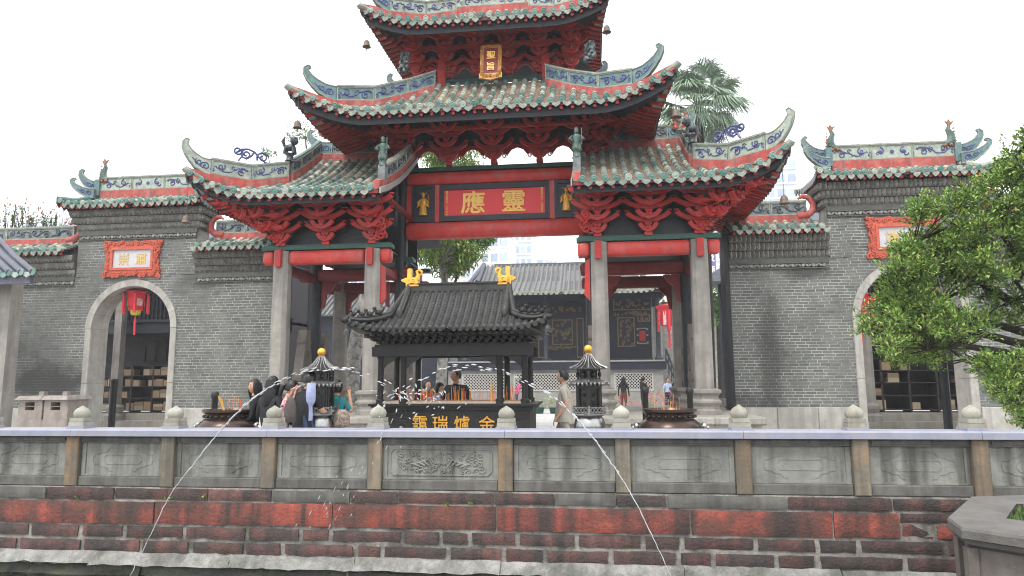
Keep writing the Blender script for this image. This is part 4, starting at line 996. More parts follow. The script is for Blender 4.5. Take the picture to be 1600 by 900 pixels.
    for a, b in ((xi - .02, h0 - .08), (h1 + .1, xo)):
        rm = MB(); rm.bx(*sorted((S(a), S(b))), WY - .1, WY + th, 5.24, 5.29); rt = rm.build('lower_roof', 'wall_dark', wl)
        R = Half(S(a), sg, 0., b - a, b - a, WY - .40, WY + .36, WY + .3, 5.34, .34, 0, 0)
        cover(rt, R, .236, (ME_Bw, ME_Cw, ME_Dw), 'wing' + side, start=.13, first_segs=5, side=False, fascia_h=.02, drop=.05)
        m_ = (a + b) / 2; L = (b - a); e = .3
        ridge_line(rt, [(S(x), WY + .36, 5.68) for x in (a + e, m_, b - e)], .16, .34, 'cer_grey', 'cer_dark', seed=70)
        for x, q in ((a + e, -1), (b - e, 1)):     # red swan-neck ends
            mb = MB(); c = S(x); d = S(1) * q
            mb.tube([(c - d * .25, WY + .34, 5.80), (c, WY + .34, 5.82), (c + d * .16, WY + .33, 5.95), (c + d * .17, WY + .33, 6.15), (c + d * .06, WY + .33, 6.3), (c - d * .1, WY + .33, 6.34), (c - d * .2, WY + .33, 6.27)], [.10, .11, .10, .085, .07, .065, .03], 8)
            mb.build('ridge_scroll', 'red_plaster', rt, smooth=60)
    # plaque above the arch
    pc = Vector((S(10.55 if sg < 0 else 10.42), WY, 5.10)); X = T(pc)
    mb = MB(); mb.bx(-.60, .60, -.05, .0, -.27, .27, 0, X); pq = mb.build('wall_plaque', 'plaque_stone', wl)
    mb = MB()
    for w_, h_, t, y in ((.66, .33, .07, -.10), (.74, .41, .08, -.075)):
        for a, b, c, d in ((-w_, w_, h_ - t, h_), (-w_, w_, -h_, -h_ + t), (-w_, -w_ + t, -h_ + t, h_ - t), (w_ - t, w_, -h_ + t, h_ - t)): mb.bx(a, b, y, 0, c, d, 0, X)
    W_, H_ = .80, .48; rn = random.Random(11)
    outl = []
    for i in range(64):
        t = i / 64 * 4; k = int(t); f = t - k
        x, z = ((-W_ + 2 * W_ * f, H_), (W_, H_ - 2 * H_ * f), (W_ - 2 * W_ * f, -H_), (-W_, -H_ + 2 * H_ * f))[k]
        cl_ = max(abs(x) / W_, 0) * max(abs(z) / H_, 0)
        g = 1.0 + .12 * cl_ + .035 * sin(i * 1.57); outl.append((x * g, z * g))
    outl = outl[::-1]
    for i in range(64):
        (x0, z0), (x1, z1) = outl[i], outl[(i + 1) % 64]
        mb.add([(x0, -.05, z0), (x0 * .84, -.07, z0 * .76), (x1 * .84, -.07, z1 * .76), (x1, -.05, z1), (x0, 0, z0), (x1, 0, z1)], [(0, 1, 2, 3), (4, 0, 3, 5)] if False else [(3, 2, 1, 0), (5, 3, 0, 4)][::1], 0, X)
    for i in range(0, 64):
        x, z = outl[i]; k = rn.uniform(.84, .98)
        mb.tube([(a * 1.2, -.07 - rn.random() * .02, b) for a, _, b in spiral(x * k, z * k, .06, .015, rn.random() * 6, 1.2 * (1 if rn.random() < .5 else -1), 7)] if False else [(a, -.085, b) for a, _, b in spiral(x * k, z * k, .055, .012, rn.random() * 6, 1.2, 7)], .022, 5, 0, True, X)
    mb.build('carved_frame', 'plaque_red', pq)
    for ch, x in ((('崇', -.26), ('肅', .28)) if sg < 0 else (('端', -.26), ('敬', .28))):
        mb = MB(); glyphs(mb, ch, .36, X @ T((x, -.055, 0)), 0, .006, .012); mb.build('gilt_character', 'plaque_char', pq)
    # dark timber edge against the archway
    mb = MB(); mb.bx(*sorted((S(xi - .11), S(xi - .005))), WY - .06, WY + th, 0.78, 5.3); mb.build('edge_board', 'black_wood', wl)
    return wl
wing(-1); wing(1)

# ================================================================ GROUND, PLATFORMS, PAVING
mb = MB()
mb.add([(-3000, -7.9, 0), (3000, -7.9, 0), (3000, 3000, 0), (-3000, 3000, 0)], [(0, 1, 2, 3)])
tag(mb.build('ground', 'ground'), kind='structure')
for sg in (-1, 1):
    pf = MB(); pf.bx(*sorted((sg * 2.02, sg * 6.0)), -1.18, 5.2, .0, .62); rootp = tag(pf.build('stone_platform', 'podium', origin=(sg * 4, 2, 0)),
        'granite platform under the %s pair of front columns, with a projecting top slab' % ('left' if sg < 0 else 'right'), 'platform', 'platforms under the side bays')
    WL[rootp] = Vector((sg * 4, 2, 0))
    for i in range(4):
        x0, x1 = 1.93 + i * 1.04, 1.93 + (i + 1) * 1.04
        mb = MB()
        mb.cbox(*sorted((sg * (x0 + .003), sg * (x1 - .003))), -1.28, 5.3, .64, PZ, .02); mb.bx(*sorted((sg * (x0 + .02), sg * (x1 - .02))), -1.22, 5.24, .62, .64)
        mb.build('top_slab', 'podium', rootp)
court = None
mb = MB(); mb.add([(-2, -7.8, .004), (3.2, -7.8, .004), (3.2, 20, .004), (-2, 20, .004)], [(0, 1, 2, 3)]); court = tag(mb.build('court_pavement', 'ground'), kind='structure')
y = -2.0
while y < 20:
    d = .62; x = -1.9 - random.random() * .8
    while x < 1.9:
        l = random.uniform(1.0, 1.5)
        a, b = max(x, -1.9), min(x + l, 1.9)
        if b - a > .1: MB().cbox(a + .006, b - .006, y + .006, y + d - .006, .005, .03 + random.random() * .004, .004).build('paving_slab', 'paving', court)
        x += l
    y += d
# ================================================================ PARAPET, RETAINING WALL, POND
PY = -8.25
par = thing('stone_parapet', (2.5, PY + .1, .36), 'low grey stone parapet with a pale painted rail and knobbed posts along the pond edge', 'parapet')
PX = [-11.2, -9.93, -8.67, -7.42, -6.17, -4.93, -3.69, -2.46, -1.205, .068, 1.575, 2.87, 4.15, 5.35, 6.53, 7.75, 8.98, 10.2, 11.4, 12.6]
fm = MB(); fm.box(0, 0, .018, .245, .245, .036, 1); fm.box(0, 0, .063, .222, .222, .052, 0, top=.97); fm.box(0, 0, .118, .208, .208, .05, 0, top=1.0)
fm.lathe([(.085, .14), (.103, .165), (.108, .20), (.098, .235), (.07, .265), (.035, .285), (.008, .305)], 18)
fme = fm.mesh('finial', ['finial_stone', 'rail_paint'], smooth=40)
for i, x in enumerate(PX):
    mb = MB(); mb.cbox(x - .083, x + .083, PY - .03, PY + .2, .362, .95, .012); o = mb.build('post', 'post_stone', par)
    inst('finial', fme, o, T((x, PY + .10, 1.034)) @ RZ(random.uniform(-.05, .05)) @ SCL(.88, .88, random.uniform(.86, .92)))
    if i + 1 < len(PX):
        a, b = x + .088, PX[i + 1] - .088; carved = (i == 9)
        mb = MB(); mb.cbox(a, b, PY + .0, PY + .17, .362, .475, .01); mb.build('sill', 'sill_stone', par)
        mb = MB(); y0 = PY + .055
        mb.bx(a, b, y0, PY + .16, .478, .948); f = y0 - .016
        lg = MB(); lg.bx(a, b, f - .02, y0 + .005, .872, .948); lg.bx(a + .04, b - .04, f - .032, f - .02, .895, .93); lg.build('panel_ledge', 'sill_stone', par)
        mb.bx(a, a + .05, f, y0 + .01, .478, .862); mb.bx(b - .05, b, f, y0 + .01, .478, .862); mb.bx(a + .05, b - .05, f, y0 + .01, .478, .50)
        # incised cartouche as a low moulding
        xc = (a + b) / 2; zc = .67; w_ = (b - a) * .37; rn = random.Random(i)
        if not carved:
            L = [(-w_, 0), (-w_ * .96, .055), (-w_ * .8, .06), (-w_ * .72, .085), (-w_ * .55, .09), (-w_ * .46, .13), (-w_ * .34, .14)]
            for q in (1, -1):
                for r_ in (1, -1): mb.tube([(xc + q * x_, y0 - .002, zc + r_ * z_) for x_, z_ in L], .0050, 4)
            for z_ in (.055, -.055): mb.tube([(xc - w_ * .62, y0 - .002, zc + z_ * .2), (xc - w_ * .55, y0 - .002, zc + z_), (xc + w_ * .55, y0 - .002, zc + z_), (xc + w_ * .62, y0 - .002, zc + z_ * .2)], .0044, 4)
        else:
            W = (b - a) * .44
            pts = [(-W, -.10), (-W * .93, -.145), (W * .93, -.145), (W, -.10), (W, .10), (W * .93, .145), (-W * .93, .145), (-W, .10), (-W, -.10)]
            mb.tube([(xc + p, y0 - .004, zc + q) for p, q in pts], .012, 5)
            for k in range(60):
                px_ = rn.uniform(-W * .82, W * .82); pz = rn.uniform(-.115, .115); s = 1 if rn.random() < .5 else -1
                mb.tube([(xc + p, y0 - .004, zc + q) for p, _, q in spiral(px_, pz, rn.uniform(.025, .05), .008, rn.random() * 6, s * 1.2, 9)], .0105, 5)
            for k in range(9): mb.tube([(xc + .03 * (k - 4) * .5, y0 - .006, zc - .02), (xc + .03 * (k - 4), y0 - .012, zc + .10 - .004 * (k - 4) ** 2)], [.014, .005], 5)
            for q in (-1, 1):
                for k in range(4): mb.tube([(xc + q * (.08 + .05 * k), y0 - .006, zc - .06 + .02 * sin(k)), (xc + q * (.14 + .05 * k), y0 - .012, zc + .03 - .02 * k), (xc + q * (.2 + .05 * k), y0 - .006, zc - .02)], [.012, .018, .008], 5)
        mb.build('panel', 'panel_stone', par)
cuts = [-11.3, -8.67, -6.17, -3.69, -1.205, 1.575, 4.15, 6.53, 8.98, 12.7]
for a, b in zip(cuts[:-1], cuts[1:]):
    mb = MB(); y0, y1, c = PY - .075, PY + .275, .015
    sec = [(y0, .953), (y0, 1.018), (y0 + c, 1.034), (y1 - c, 1.034), (y1, 1.018), (y1, .953)]; n = 6
    mb.add([(a + .002, y, z) for y, z in sec] + [(b - .002, y, z) for y, z in sec], [(i, n + i, n + (i + 1) % n, (i + 1) % n) for i in range(n)][::-1] + [tuple(range(n)), tuple(range(n, 2 * n))[::-1]])
    mb.f = [q[::-1] for q in mb.f]; mb.build('rail', 'rail_paint', par)

# ---- retaining wall of red sandstone under the parapet
rw = thing('retaining_wall', (2.5, PY + .3, -.4), 'old red sandstone retaining wall with stained blocks rising from the pond', 'wall')
mb = MB(); mb.bx(-11.3, 12.7, PY - .008, PY + .6, -1.4, .358); mb.build('mortar_core', 'joint', rw)
from mathutils import noise as mnoise
def block(a, b, z0, z1, yf, name, mt, rough=.012, nx=None, rnd_edge=.012, seed=0, slope=0.):
    nx = nx or max(3, int((b - a) / .10)); nz = max(3, int((z1 - z0) / .045)); V = []; Fc = []
    for j in range(nz + 1):
        for i in range(nx + 1):
            x = a + (b - a) * i / nx; z = z0 + (z1 - z0) * j / nz
            e = min(x - a, b - x, z - z0, z1 - z); r = max(0, 1 - e / .03)
            p = Vector((x * 6 + seed * 7.1, z * 6, seed * 3.3)); q = mnoise.noise(p) * rough + mnoise.noise(p * 3) * rough * .5
            jx = mnoise.noise(p * 1.3 + Vector((5, 0, 0))) * rnd_edge; jz = mnoise.noise(p * 1.3 + Vector((0, 9, 0))) * rnd_edge
            V.append((x + (jx if 0 < i < nx else (abs(jx) if i == 0 else -abs(jx))), yf - q + r * r * .010 + slope * (z - z0) / (z1 - z0), z + (jz if 0 < j < nz else (abs(jz) if j == 0 else -abs(jz)))))
    w_ = nx + 1
    Fc = [(j * w_ + i, j * w_ + i + 1, j * w_ + w_ + i + 1, j * w_ + w_ + i) for j in range(nz) for i in range(nx)]
    per = [i for i in range(w_)] + [j * w_ + nx for j in range(1, nz + 1)] + [nz * w_ + i for i in range(nx - 1, -1, -1)] + [j * w_ for j in range(nz - 1, 0, -1)]
    k = len(V); yb = yf + .12 + slope
    V += [(V[i][0], yb, V[i][2]) for i in per]; n = len(per)
    Fc += [(per[(i + 1) % n], per[i], k + i, k + (i + 1) % n) for i in range(n)]
    m = MB(); m.add(V, Fc); return m.build(name, mt, rw, smooth=40)
rn = random.Random(21); sid = 0
def course(z0, z1, lens, yf, name, mt, gap, rough, x0=-11.2, x1=12.6, fixed=None, **k):
    global sid
    x = x0; cuts_ = fixed
    if cuts_ is None:
        cuts_ = [x]
        while x < x1: x += rn.uniform(*lens); cuts_.append(x)
    for a, b in zip(cuts_[:-1], cuts_[1:]):
        sid += 1; block(a + gap / 2, b - gap / 2, z0 + rn.uniform(0, .012), z1 - rn.uniform(0, .012), yf + rn.uniform(-.010, .006), name, mt if isinstance(mt, str) else rn.choice(mt), rough, seed=sid, **k)
def X_(px, py): return at(px, py, PY).x
course(.215, .352, (.5, 1.25), PY - .035, 'coping_stone', ['red_stone', 'red_stone', 'red_stone', 'sill_stone'], .012, .012)
big = [-11.2, -9.6, -8.1, -6.6, -5.4, X_(-60, 810) - .9, X_(60, 810) - .6, X_(243, 810), X_(521, 810), X_(776, 810), X_(1078, 810), X_(1300, 810), X_(1404, 810)]
course(-.062, .205, None, PY - .040, 'big_red_stone', 'red_bright', .012, .010, fixed=big)
xs = X_(1404, 810); course(.10, .203, (.5, .9), PY - .02, 'coping_stone', ['sill_stone', 'red_stone'], .02, .014, x0=xs, x1=12.6)
course(-.06, .09, (.24, .36), PY - .02, 'red_stone', 'red_bright', .035, .016, x0=xs, x1=12.6, rnd_edge=.02)
course(-.218, -.075, (.3, .95), PY - .03, 'red_stone', 'red_stone', .045, .010, rnd_edge=.022)
course(-.375, -.238, (.3, 1.0), PY - .04, 'red_stone', 'red_stone', .05, .011, rnd_edge=.024)
course(-.50, -.36, (1.1, 2.3), PY - .15, 'foot_stone', 'grey_stone', -.012, .05, slope=.10, rnd_edge=.03)
course(-.75, -.505, (.8, 1.7), PY - .09, 'foot_stone', 'wet_stone', .004, .05, slope=.05, rnd_edge=.04)
# tufts growing from the joints
tf = MB(); rn2 = random.Random(5)
for px, py in ((257, 780), (267, 779), (735, 787), (700, 790), (970, 895), (1000, 896), (1010, 897), (120, 779), (320, 776)):
    c = at(px, py, PY - .04)
    for k in range(14):
        a = rn2.uniform(0, pi); l = rn2.uniform(.015, .04); d = Vector((cos(a) * l, -rn2.random() * .03, sin(a) * l)); s = Vector((rn2.uniform(-.012, .012), 0, rn2.uniform(-.012, .012))) + Vector((.006, 0, .006))
        tf.add([c, c + d * .5 + s, c + d, c + d * .5 - s], [(0, 1, 2, 3)])
tag(tf.build('wall_weeds', 'leaf'), kind='stuff')
mb = MB(); mb.add([(-400, -400, -.63), (400, -400, -.63), (400, PY + .2, -.63), (-400, PY + .2, -.63)], [(0, 1, 2, 3)]); tag(mb.build('pond_water', 'pond_water'), kind='structure')

# ---- corner of the stone trough in the right foreground
def atz(px, py, z):
    d = FW + RT * ((px - 800) / F) - UP * ((py - 450) / F); return CAM + d * ((z - CAM.z) / d.z)
zt = .50
tr = thing('stone_planter', tuple(atz(1600, 830, zt).xy) + (-.78,), 'octagonal granite planter corner with a moulded top slab, in the right foreground of the pond', 'planter')
A, B, C, D, E = [atz(px, py, zt) for px, py in ((1482, 808), (1518, 776), (1750, 768), (1790, 866), (1503, 824))]
def poly_slab(mb, pts, z0, z1, m=0):
    n = len(pts); vs_ = [(p.x, p.y, z0) for p in pts] + [(p.x, p.y, z1) for p in pts]
    mb.add(vs_, [tuple(range(n))[::-1], tuple(range(n, 2 * n))] + [(i, (i + 1) % n, n + (i + 1) % n, n + i) for i in range(n)], m)
cc = (A + B + C + D + E) / 5
def inset(d): return [p + (cc - p).normalized() * d for p in (A, E, D, C, B)]
# top slab with a square opening for the soil
h = [atz(px, py, zt) for px, py in ((1572, 810), (1700, 826), (1700, 790), (1588, 787))]
out = [A, E, D, C, B]
mb = MB(); 
top = [(p.x, p.y, zt) for p in out] + [(p.x, p.y, zt) for p in h]
mb.add(top, [(0, 1, 5), (1, 2, 6, 5), (2, 3, 7, 6), (3, 4, 8, 7), (4, 0, 5, 8)])
for za, zb, da, db in ((zt, zt - .018, 0, -.012), (zt - .018, zt - .075, -.012, -.012), (zt - .075, zt - .085, -.012, .02), (zt - .085, zt - .12, .02, .035), (zt - .12, zt - .15, .035, .09)):
    pa, pb = inset(da), inset(db); n = 5
    mb.add([(p.x, p.y, za) for p in pa] + [(p.x, p.y, zb) for p in pb], [(i, n + i, n + (i + 1) % n, (i + 1) % n) for i in range(n)])
mb.f = [q if i < 5 else q for i, q in enumerate(mb.f)]
mb.build('top_slab', 'granite_dark', tr)
mb = MB(); poly_slab(mb, inset(.11), -1.3, zt - .14); mb.build('body', 'granite_brown', tr)
mb = MB(); q = inset(.085)
for i in range(5):
    p = q[i]; mb.box(p.x, p.y, -.4, .07, .07, 1.5)
    mb.build('corner_pilaster', 'granite_brown', tr); mb = MB()
mb = MB(); k4 = [Vector((p.x, p.y, 0)) for p in h]
mb.add([(p.x, p.y, zt) for p in k4] + [(p.x, p.y, zt - .1) for p in k4], [(i, (i + 1) % 4, 4 + (i + 1) % 4, 4 + i) for i in range(4)]); mb.build('rim', 'red_stone', tr)
so_ = MB(); so_.add([(p.x, p.y, zt - .06) for p in k4], [(0, 1, 2, 3)])
for k in range(400):
    u, v = rn2.random(), rn2.random(); p = (k4[0] * (1 - u) + k4[1] * u) * (1 - v) + (k4[3] * (1 - u) + k4[2] * u) * v
    a = rn2.uniform(0, 6.3); so_.add([(p.x, p.y, zt - .06), (p.x + .02 * cos(a), p.y + .02 * sin(a), zt - .03), (p.x + .012 * cos(a + 1), p.y + .012 * sin(a + 1), zt - .01 + .02 * rn2.random())], [(0, 1, 2)])
tag(so_.build('planter_moss', 'moss'), kind='stuff')
sp = MB()
for k in range(16):
    p = atz(1522, 868, .2); p = Vector((A.x + .12, A.y - .10, .28 - .02 * k)); a = rn2.uniform(0, 6.3); s = .022
    c = p + Vector((rn2.uniform(-.02, .02), -.02, 0)); sp.add([c, c + Vector((s * cos(a), -.015, s * sin(a))), c + Vector((2 * s * cos(a), 0, 2 * s * sin(a))), c + Vector((s * cos(a + .9), -.015, s * sin(a + .9)))], [(0, 1, 2, 3)])
stm = Vector((A.x + .12, A.y - .09, .3)); sp.tube([stm, stm - Vector((0, 0, .35))], .004, 4)
tag(sp.build('creeper', 'leaf', origin=(A.x + .12, A.y - .1, 0)), 'small green creeper hanging on the face of the granite planter', 'plant')

# ================================================================ COURT: BURNERS, BOWLS, KILN
CXB = at(711, 600, -5.0).x
bn = thing('incense_burner_pavilion', (CXB, -4.5, 0), 'black iron incense burner shaped like a pavilion with gold dragon heads on its ridge', 'incense burner')
yF, yB = -5.0, -3.98
xl, xr = at(592, 600, yF).x, at(826, 600, yF).x; hw = (xr - xl) / 2; xm = (xl + xr) / 2
ztab = at(700, 631, yF - .1).z
mb = MB(); mb.bx(xl - .02, xr + .02, yF - .02, yB + .1, 0, ztab - .10)
for z0, z1, o in ((ztab - .10, ztab - .06, .07), (ztab - .06, ztab - .035, .10), (ztab - .035, ztab, .13)): mb.bx(xl - o, xr + o, yF - o, yB + .08 + o, z0, z1)
mb.bx(xl - .06, xr + .06, yF - .06, yB + .14, 0, .12)
for i in range(40): mb.box(xl - .1 + (xr - xl + .2) * i / 39, yF - .135, ztab - .018, .03, .02, .02)
base = mb.build('base', 'iron', bn)
for ch, px in zip('靄瑞爐金', (656, 688, 722, 761)):
    p = at(px, 662, yF - .02); mb = MB(); glyphs(mb, ch, .27, T((p.x, yF - .028, p.z)), 0, .01, .006); mb.build('gilt_character', 'gold_leaf', base)
mb = MB(); mb.bx(xl + .05, xr - .05, yF + .04, yB + .02, ztab, ztab + .03); mb.build('ash_bed', 'ash', bn)
ztop = at(700, 556, yF).z; zeave = at(700, 512, -5.45).z
pme_ = MB().lathe([(.075, 0), (.075, .06), (.052, .08), (.05, ztop - ztab - .06), (.07, ztop - ztab)], 12).mesh('pavilion_post', 'iron', smooth=40)
fr = [at(px, 600, yF + .06).x for px in (594, 630, 781, 820)]
for x in fr:
    for y in (yF + .08, yB): inst('pavilion_post', pme_, bn, T((x, y, ztab)))
mb = MB(); mb.bx(fr[0] - .14, fr[3] + .14, yF + .02, yF + .14, ztop, ztop + .16); mb.bx(fr[0] - .14, fr[3] + .14, yB - .06, yB + .06, ztop, ztop + .16)
mb.bx(fr[0] - .05, fr[0] + .05, yF + .14, yB - .06, ztop, ztop + .16); mb.bx(fr[3] - .05, fr[3] + .05, yF + .14, yB - .06, ztop, ztop + .16)
mb.bx(fr[0] - .1, fr[3] + .1, yF + .04, yB + .04, ztop + .16, ztop + .2); mb.build('frieze_beam', 'iron', bn)
for q, xx in ((1, fr[1]), (-1, fr[2]), (1, fr[0]), (-1, fr[3])):
    mb = MB(); mb.prism([(xx + q * .05, ztop - .2), (xx + q * .10, ztop - .14), (xx + q * .18, ztop - .09), (xx + q * .26, ztop - .03), (xx + q * .30, ztop), (xx + q * .05, ztop)][::q], yF + .05, yF + .10); mb.build('carved_bracket', 'iron', bn)
mb = MB()          # stepped brackets under the eaves
k = 0
for z_, o_ in ((ztop + .20, .02), (ztop + .255, .10), (ztop + .31, .18)):
    x = fr[0] - o_
    mb.bx(fr[0] - o_ * 1.4, fr[3] + o_ * 1.4, yF + .1 - o_, yB - .1 + o_, z_, z_ + .03)
    while x < fr[3] + o_:
        mb.box(x, yF + .04 - o_, z_ + .035, .06, .1, .045); x += .13
tag(mb.build('eave_brackets', 'iron', bn), kind='stuff')
ymid = (yF + yB) / 2; zr = at(710, 452, ymid).z
xcorn = (at(858, 500, yF - .5).x - at(541, 505, yF - .5).x) / 2; xg_ = (at(789, 480, -5.1).x - at(624, 480, -5.1).x) / 2; xmr = (at(858, 500, yF - .5).x + at(541, 505, yF - .5).x) / 2
rt = MB().bx(xmr - xg_, xmr + xg_, ymid - .05, ymid + .05, zeave, zr).build('pavilion_roof', 'iron', bn)
bc = MB()
for j in range(9):
    a = pi * j / 8
for sg in (-1, 1):
    R = Half(xmr, sg, 0, xg_, xcorn, -5.42, ymid, ymid - .50, zeave, zr - zeave, .13, .12)
    nT = 15; sp_ = xcorn / nT
    for i in range(nT):
        u = sp_ * (i + .5); tm = R.tmax(u); n = max(2, int(14 * tm)); mb = MB()
        for k in range(n):
            a, b = R.P(u, tm * k / n, .006), R.P(u, tm * (k + 1) / n, -.004); rr = (.036, .029); V = []
            for p, r in ((a, rr[0]), (b, rr[1])):
                for j in range(6): V.append(p + Vector((r * cos(pi * j / 5), 0, r * sin(pi * j / 5))))
            mb.add(V, [(j, j + 1, 7 + j, 6 + j)[::-1] for j in range(5)] + [tuple(range(6))[::-1]])
        p = R.P(u, 0, .01); mb.lathe([(.04, 0), (.04, .02), (.02, .03)], 8, X=T(p) @ RX(pi / 2))
        p = R.P(u + sp_ / 2, 0, -.012); mb.lathe([(.045, 0), (.045, .012), (.001, .014)], 8, X=T(p) @ RX(pi / 2) )
        mb.build('tile_row', 'iron_roof', rt, smooth=45)
    dk = MB(); uu = [R.xc * i / 16 for i in range(17)]
    for dz in (-.005, -.05):
        rows = [[R.P(u, R.tmax(u) * k / 6, dz) for u in uu] for k in range(7)]
        for k in range(6): dk.strip(rows[k], rows[k + 1], 0, flip=(dz == -.05) == (sg > 0))
        mr = [[Vector((p.x, 2 * ymid - p.y, p.z)) for p in r] for r in rows]
        for k in range(6): dk.strip(mr[k], mr[k + 1], 0, flip=(dz == -.05) != (sg > 0))
        f = R.Yf - R.ext; b = 2 * ymid - f; ys = [f + (b - f) * i / 16 for i in range(17)]
        rs = [[R.side(Y, k / 4, dz) for Y in ys] for k in range(5)]
        for k in range(4): dk.strip(rs[k], rs[k + 1], 0, flip=(dz == -.05) == (sg > 0))
    dk.build('roof_deck', 'iron_roof', rt)
    mb = MB(); mb.tube([R.hip(h, .05) for h in (0, .2, .4, .6, .8, .93)], [.05, .05, .05, .048, .045, .04], 8); mb.tube([R.hip(h, .10) for h in (0, .2, .4, .6, .8)], .03, 6); mb.build('hip_ridge', 'iron_roof', rt, smooth=45)
    mb = MB(); g = [R.P(xg_, t, .07) for t in (R.tk - .06, R.tk + .1, .7, .85, .99)]; mb.tube(g, .055, 8); mb.tube([p + Vector((0, 0, .06)) for p in g], .03, 6); mb.ell(R.P(xg_, R.tk - .08, .05), (.06, .05, .12), 8, 6); mb.build('gable_ridge', 'iron_roof', rt, smooth=45)
    for h_ in (.42, .58, .72, .86):     # beasts along the hip
        p = R.hip(h_, .10); mb = MB(); s = 1.3 - h_ * .6
        mb.ell(p + Vector((0, 0, .05 * s)), (.06 * s, .035 * s, .05 * s), 8, 5); mb.ell(p + Vector((sg * .05 * s, -.03 * s, .11 * s)), .035 * s, 7, 5); mb.tube([p + Vector((-sg * .05 * s, 0, .05 * s)), p + Vector((-sg * .09 * s, 0, .12 * s)), p + Vector((-sg * .05 * s, 0, .16 * s))], [.02 * s, .016 * s, .006], 5)
        mb.build('roof_beast', 'iron', rt, smooth=50)
    mb = MB(); p = R.hip(.95, .0); mb.ell(p + Vector((sg * .04, -.03, .02)), (.06, .05, .05), 8, 6); mb.tube([p + Vector((sg * .06, -.04, 0)), p + Vector((sg * .12, -.09, .05))], [.03, .008], 6); mb.build('corner_beast', 'iron', rt, smooth=50)
    mb = MB(); p = R.hip(.97, -.12); mb.lathe([(.055, -.10), (.05, -.04), (.03, 0), (.006, .02)], 10, c=p); mb.tube([p, p + Vector((0, 0, .1))], .006, 4); mb.build('corner_bell', 'iron_roof', rt)
mb = MB(); mb.bx(xmr - xg_ - .02, xmr + xg_ + .02, ymid - .06, ymid + .06, zr - .03, zr + .05); mb.bx(xmr - xg_ - .02, xmr + xg_ + .02, ymid - .045, ymid + .045, zr + .05, zr + .09); mb.bx(xmr - xg_ - .02, xmr + xg_ + .02, ymid - .075, ymid + .075, zr + .09, zr + .115); mb.build('main_ridge', 'iron_roof', rt)
for sg in (-1, 1):
    x = xmr + sg * (xg_ - .05); X = T((x, ymid, zr + .06)) @ SCL(sg * .88, .9, .92)
    p = [(-.155, .0), (.10, 0), (.13, .10), (.20, .12), (.14, .18), (.09, .18), (.08, .33), (.0, .33), (.0, .2), (-.06, .22), (-.11, .30), (-.19, .29), (-.20, .2), (-.13, .21), (-.12, .14)]
    mb = MB(); k = [(-.155, 0), (.10, 0), (.115, .16), (-.12, .17)]
    mb.prism(k if sg > 0 else k, -.08, .08, 0, X)
    mb.prism([(0, .16), (.085, .17), (.08, .33), (.065, .345), (.015, .345), (0, .33)], -.05, .05, 0, X)
    mb.prism([(.09, .06), (.19, .10), (.21, .13), (.10, .17)], -.06, .06, 0, X)
    mb.tube([(-.10, 0, .13), (-.13, 0, .22), (-.10, 0, .29), (-.15, 0, .32), (-.20, 0, .28), (-.19, 0, .22), (-.15, 0, .23)], [.06, .045, .035, .03, .028, .025, .015], 8, 0, True, X)
    for s in (-1, 1):
        for cxx, czz, r in ((-.05, .09, .05), (.05, .06, .035), (.06, .12, .03), (-.1, .05, .03)): mb.tube([(a, s * .085, b) for a, _, b in spiral(cxx, czz, r, .008, 1, 1.3, 9)], .013, 5, 0, True, X)
    if sg < 0: mb.f = [q[::-1] for q in mb.f]
    mb.build('gold_dragon_head', 'gold_leaf', rt, smooth=40)

def sticks(label, c, rx, ry, n, seed, zlen=(.10, .26)):
    rn = random.Random(seed)
    mb = MB()
    for i in range(n):
        x, y = c[0] + rn.uniform(-rx, rx), c[1] + rn.uniform(-ry, ry); l = rn.uniform(*zlen); t = rn.uniform(-.1, .1)
        mb.tube([(x, y, c[2] - .02), (x + t * l, y + rn.uniform(-.1, .1) * l, c[2] + l)], rn.choice((.0025, .0035, .005)), 5)
    return tag(mb.build('incense_sticks', 'incense', origin=c), label, 'incense', 'burning incense', 'stuff')
sticks('thicket of red incense sticks in the ash of the black pavilion burner', (xm, yF + .3, ztab + .03), hw * .82, .18, 90, 3)
mb = MB(); p = at(768, 625, yF + .3); mb.tube([(p.x, p.y, ztab), (p.x, p.y, ztab + .36)], [.022, .016], 8); tag(mb.build('incense_stick', 'gold', origin=(p.x, p.y, ztab)), 'thick tall yellow incense stick standing in the black pavilion burner', 'incense')

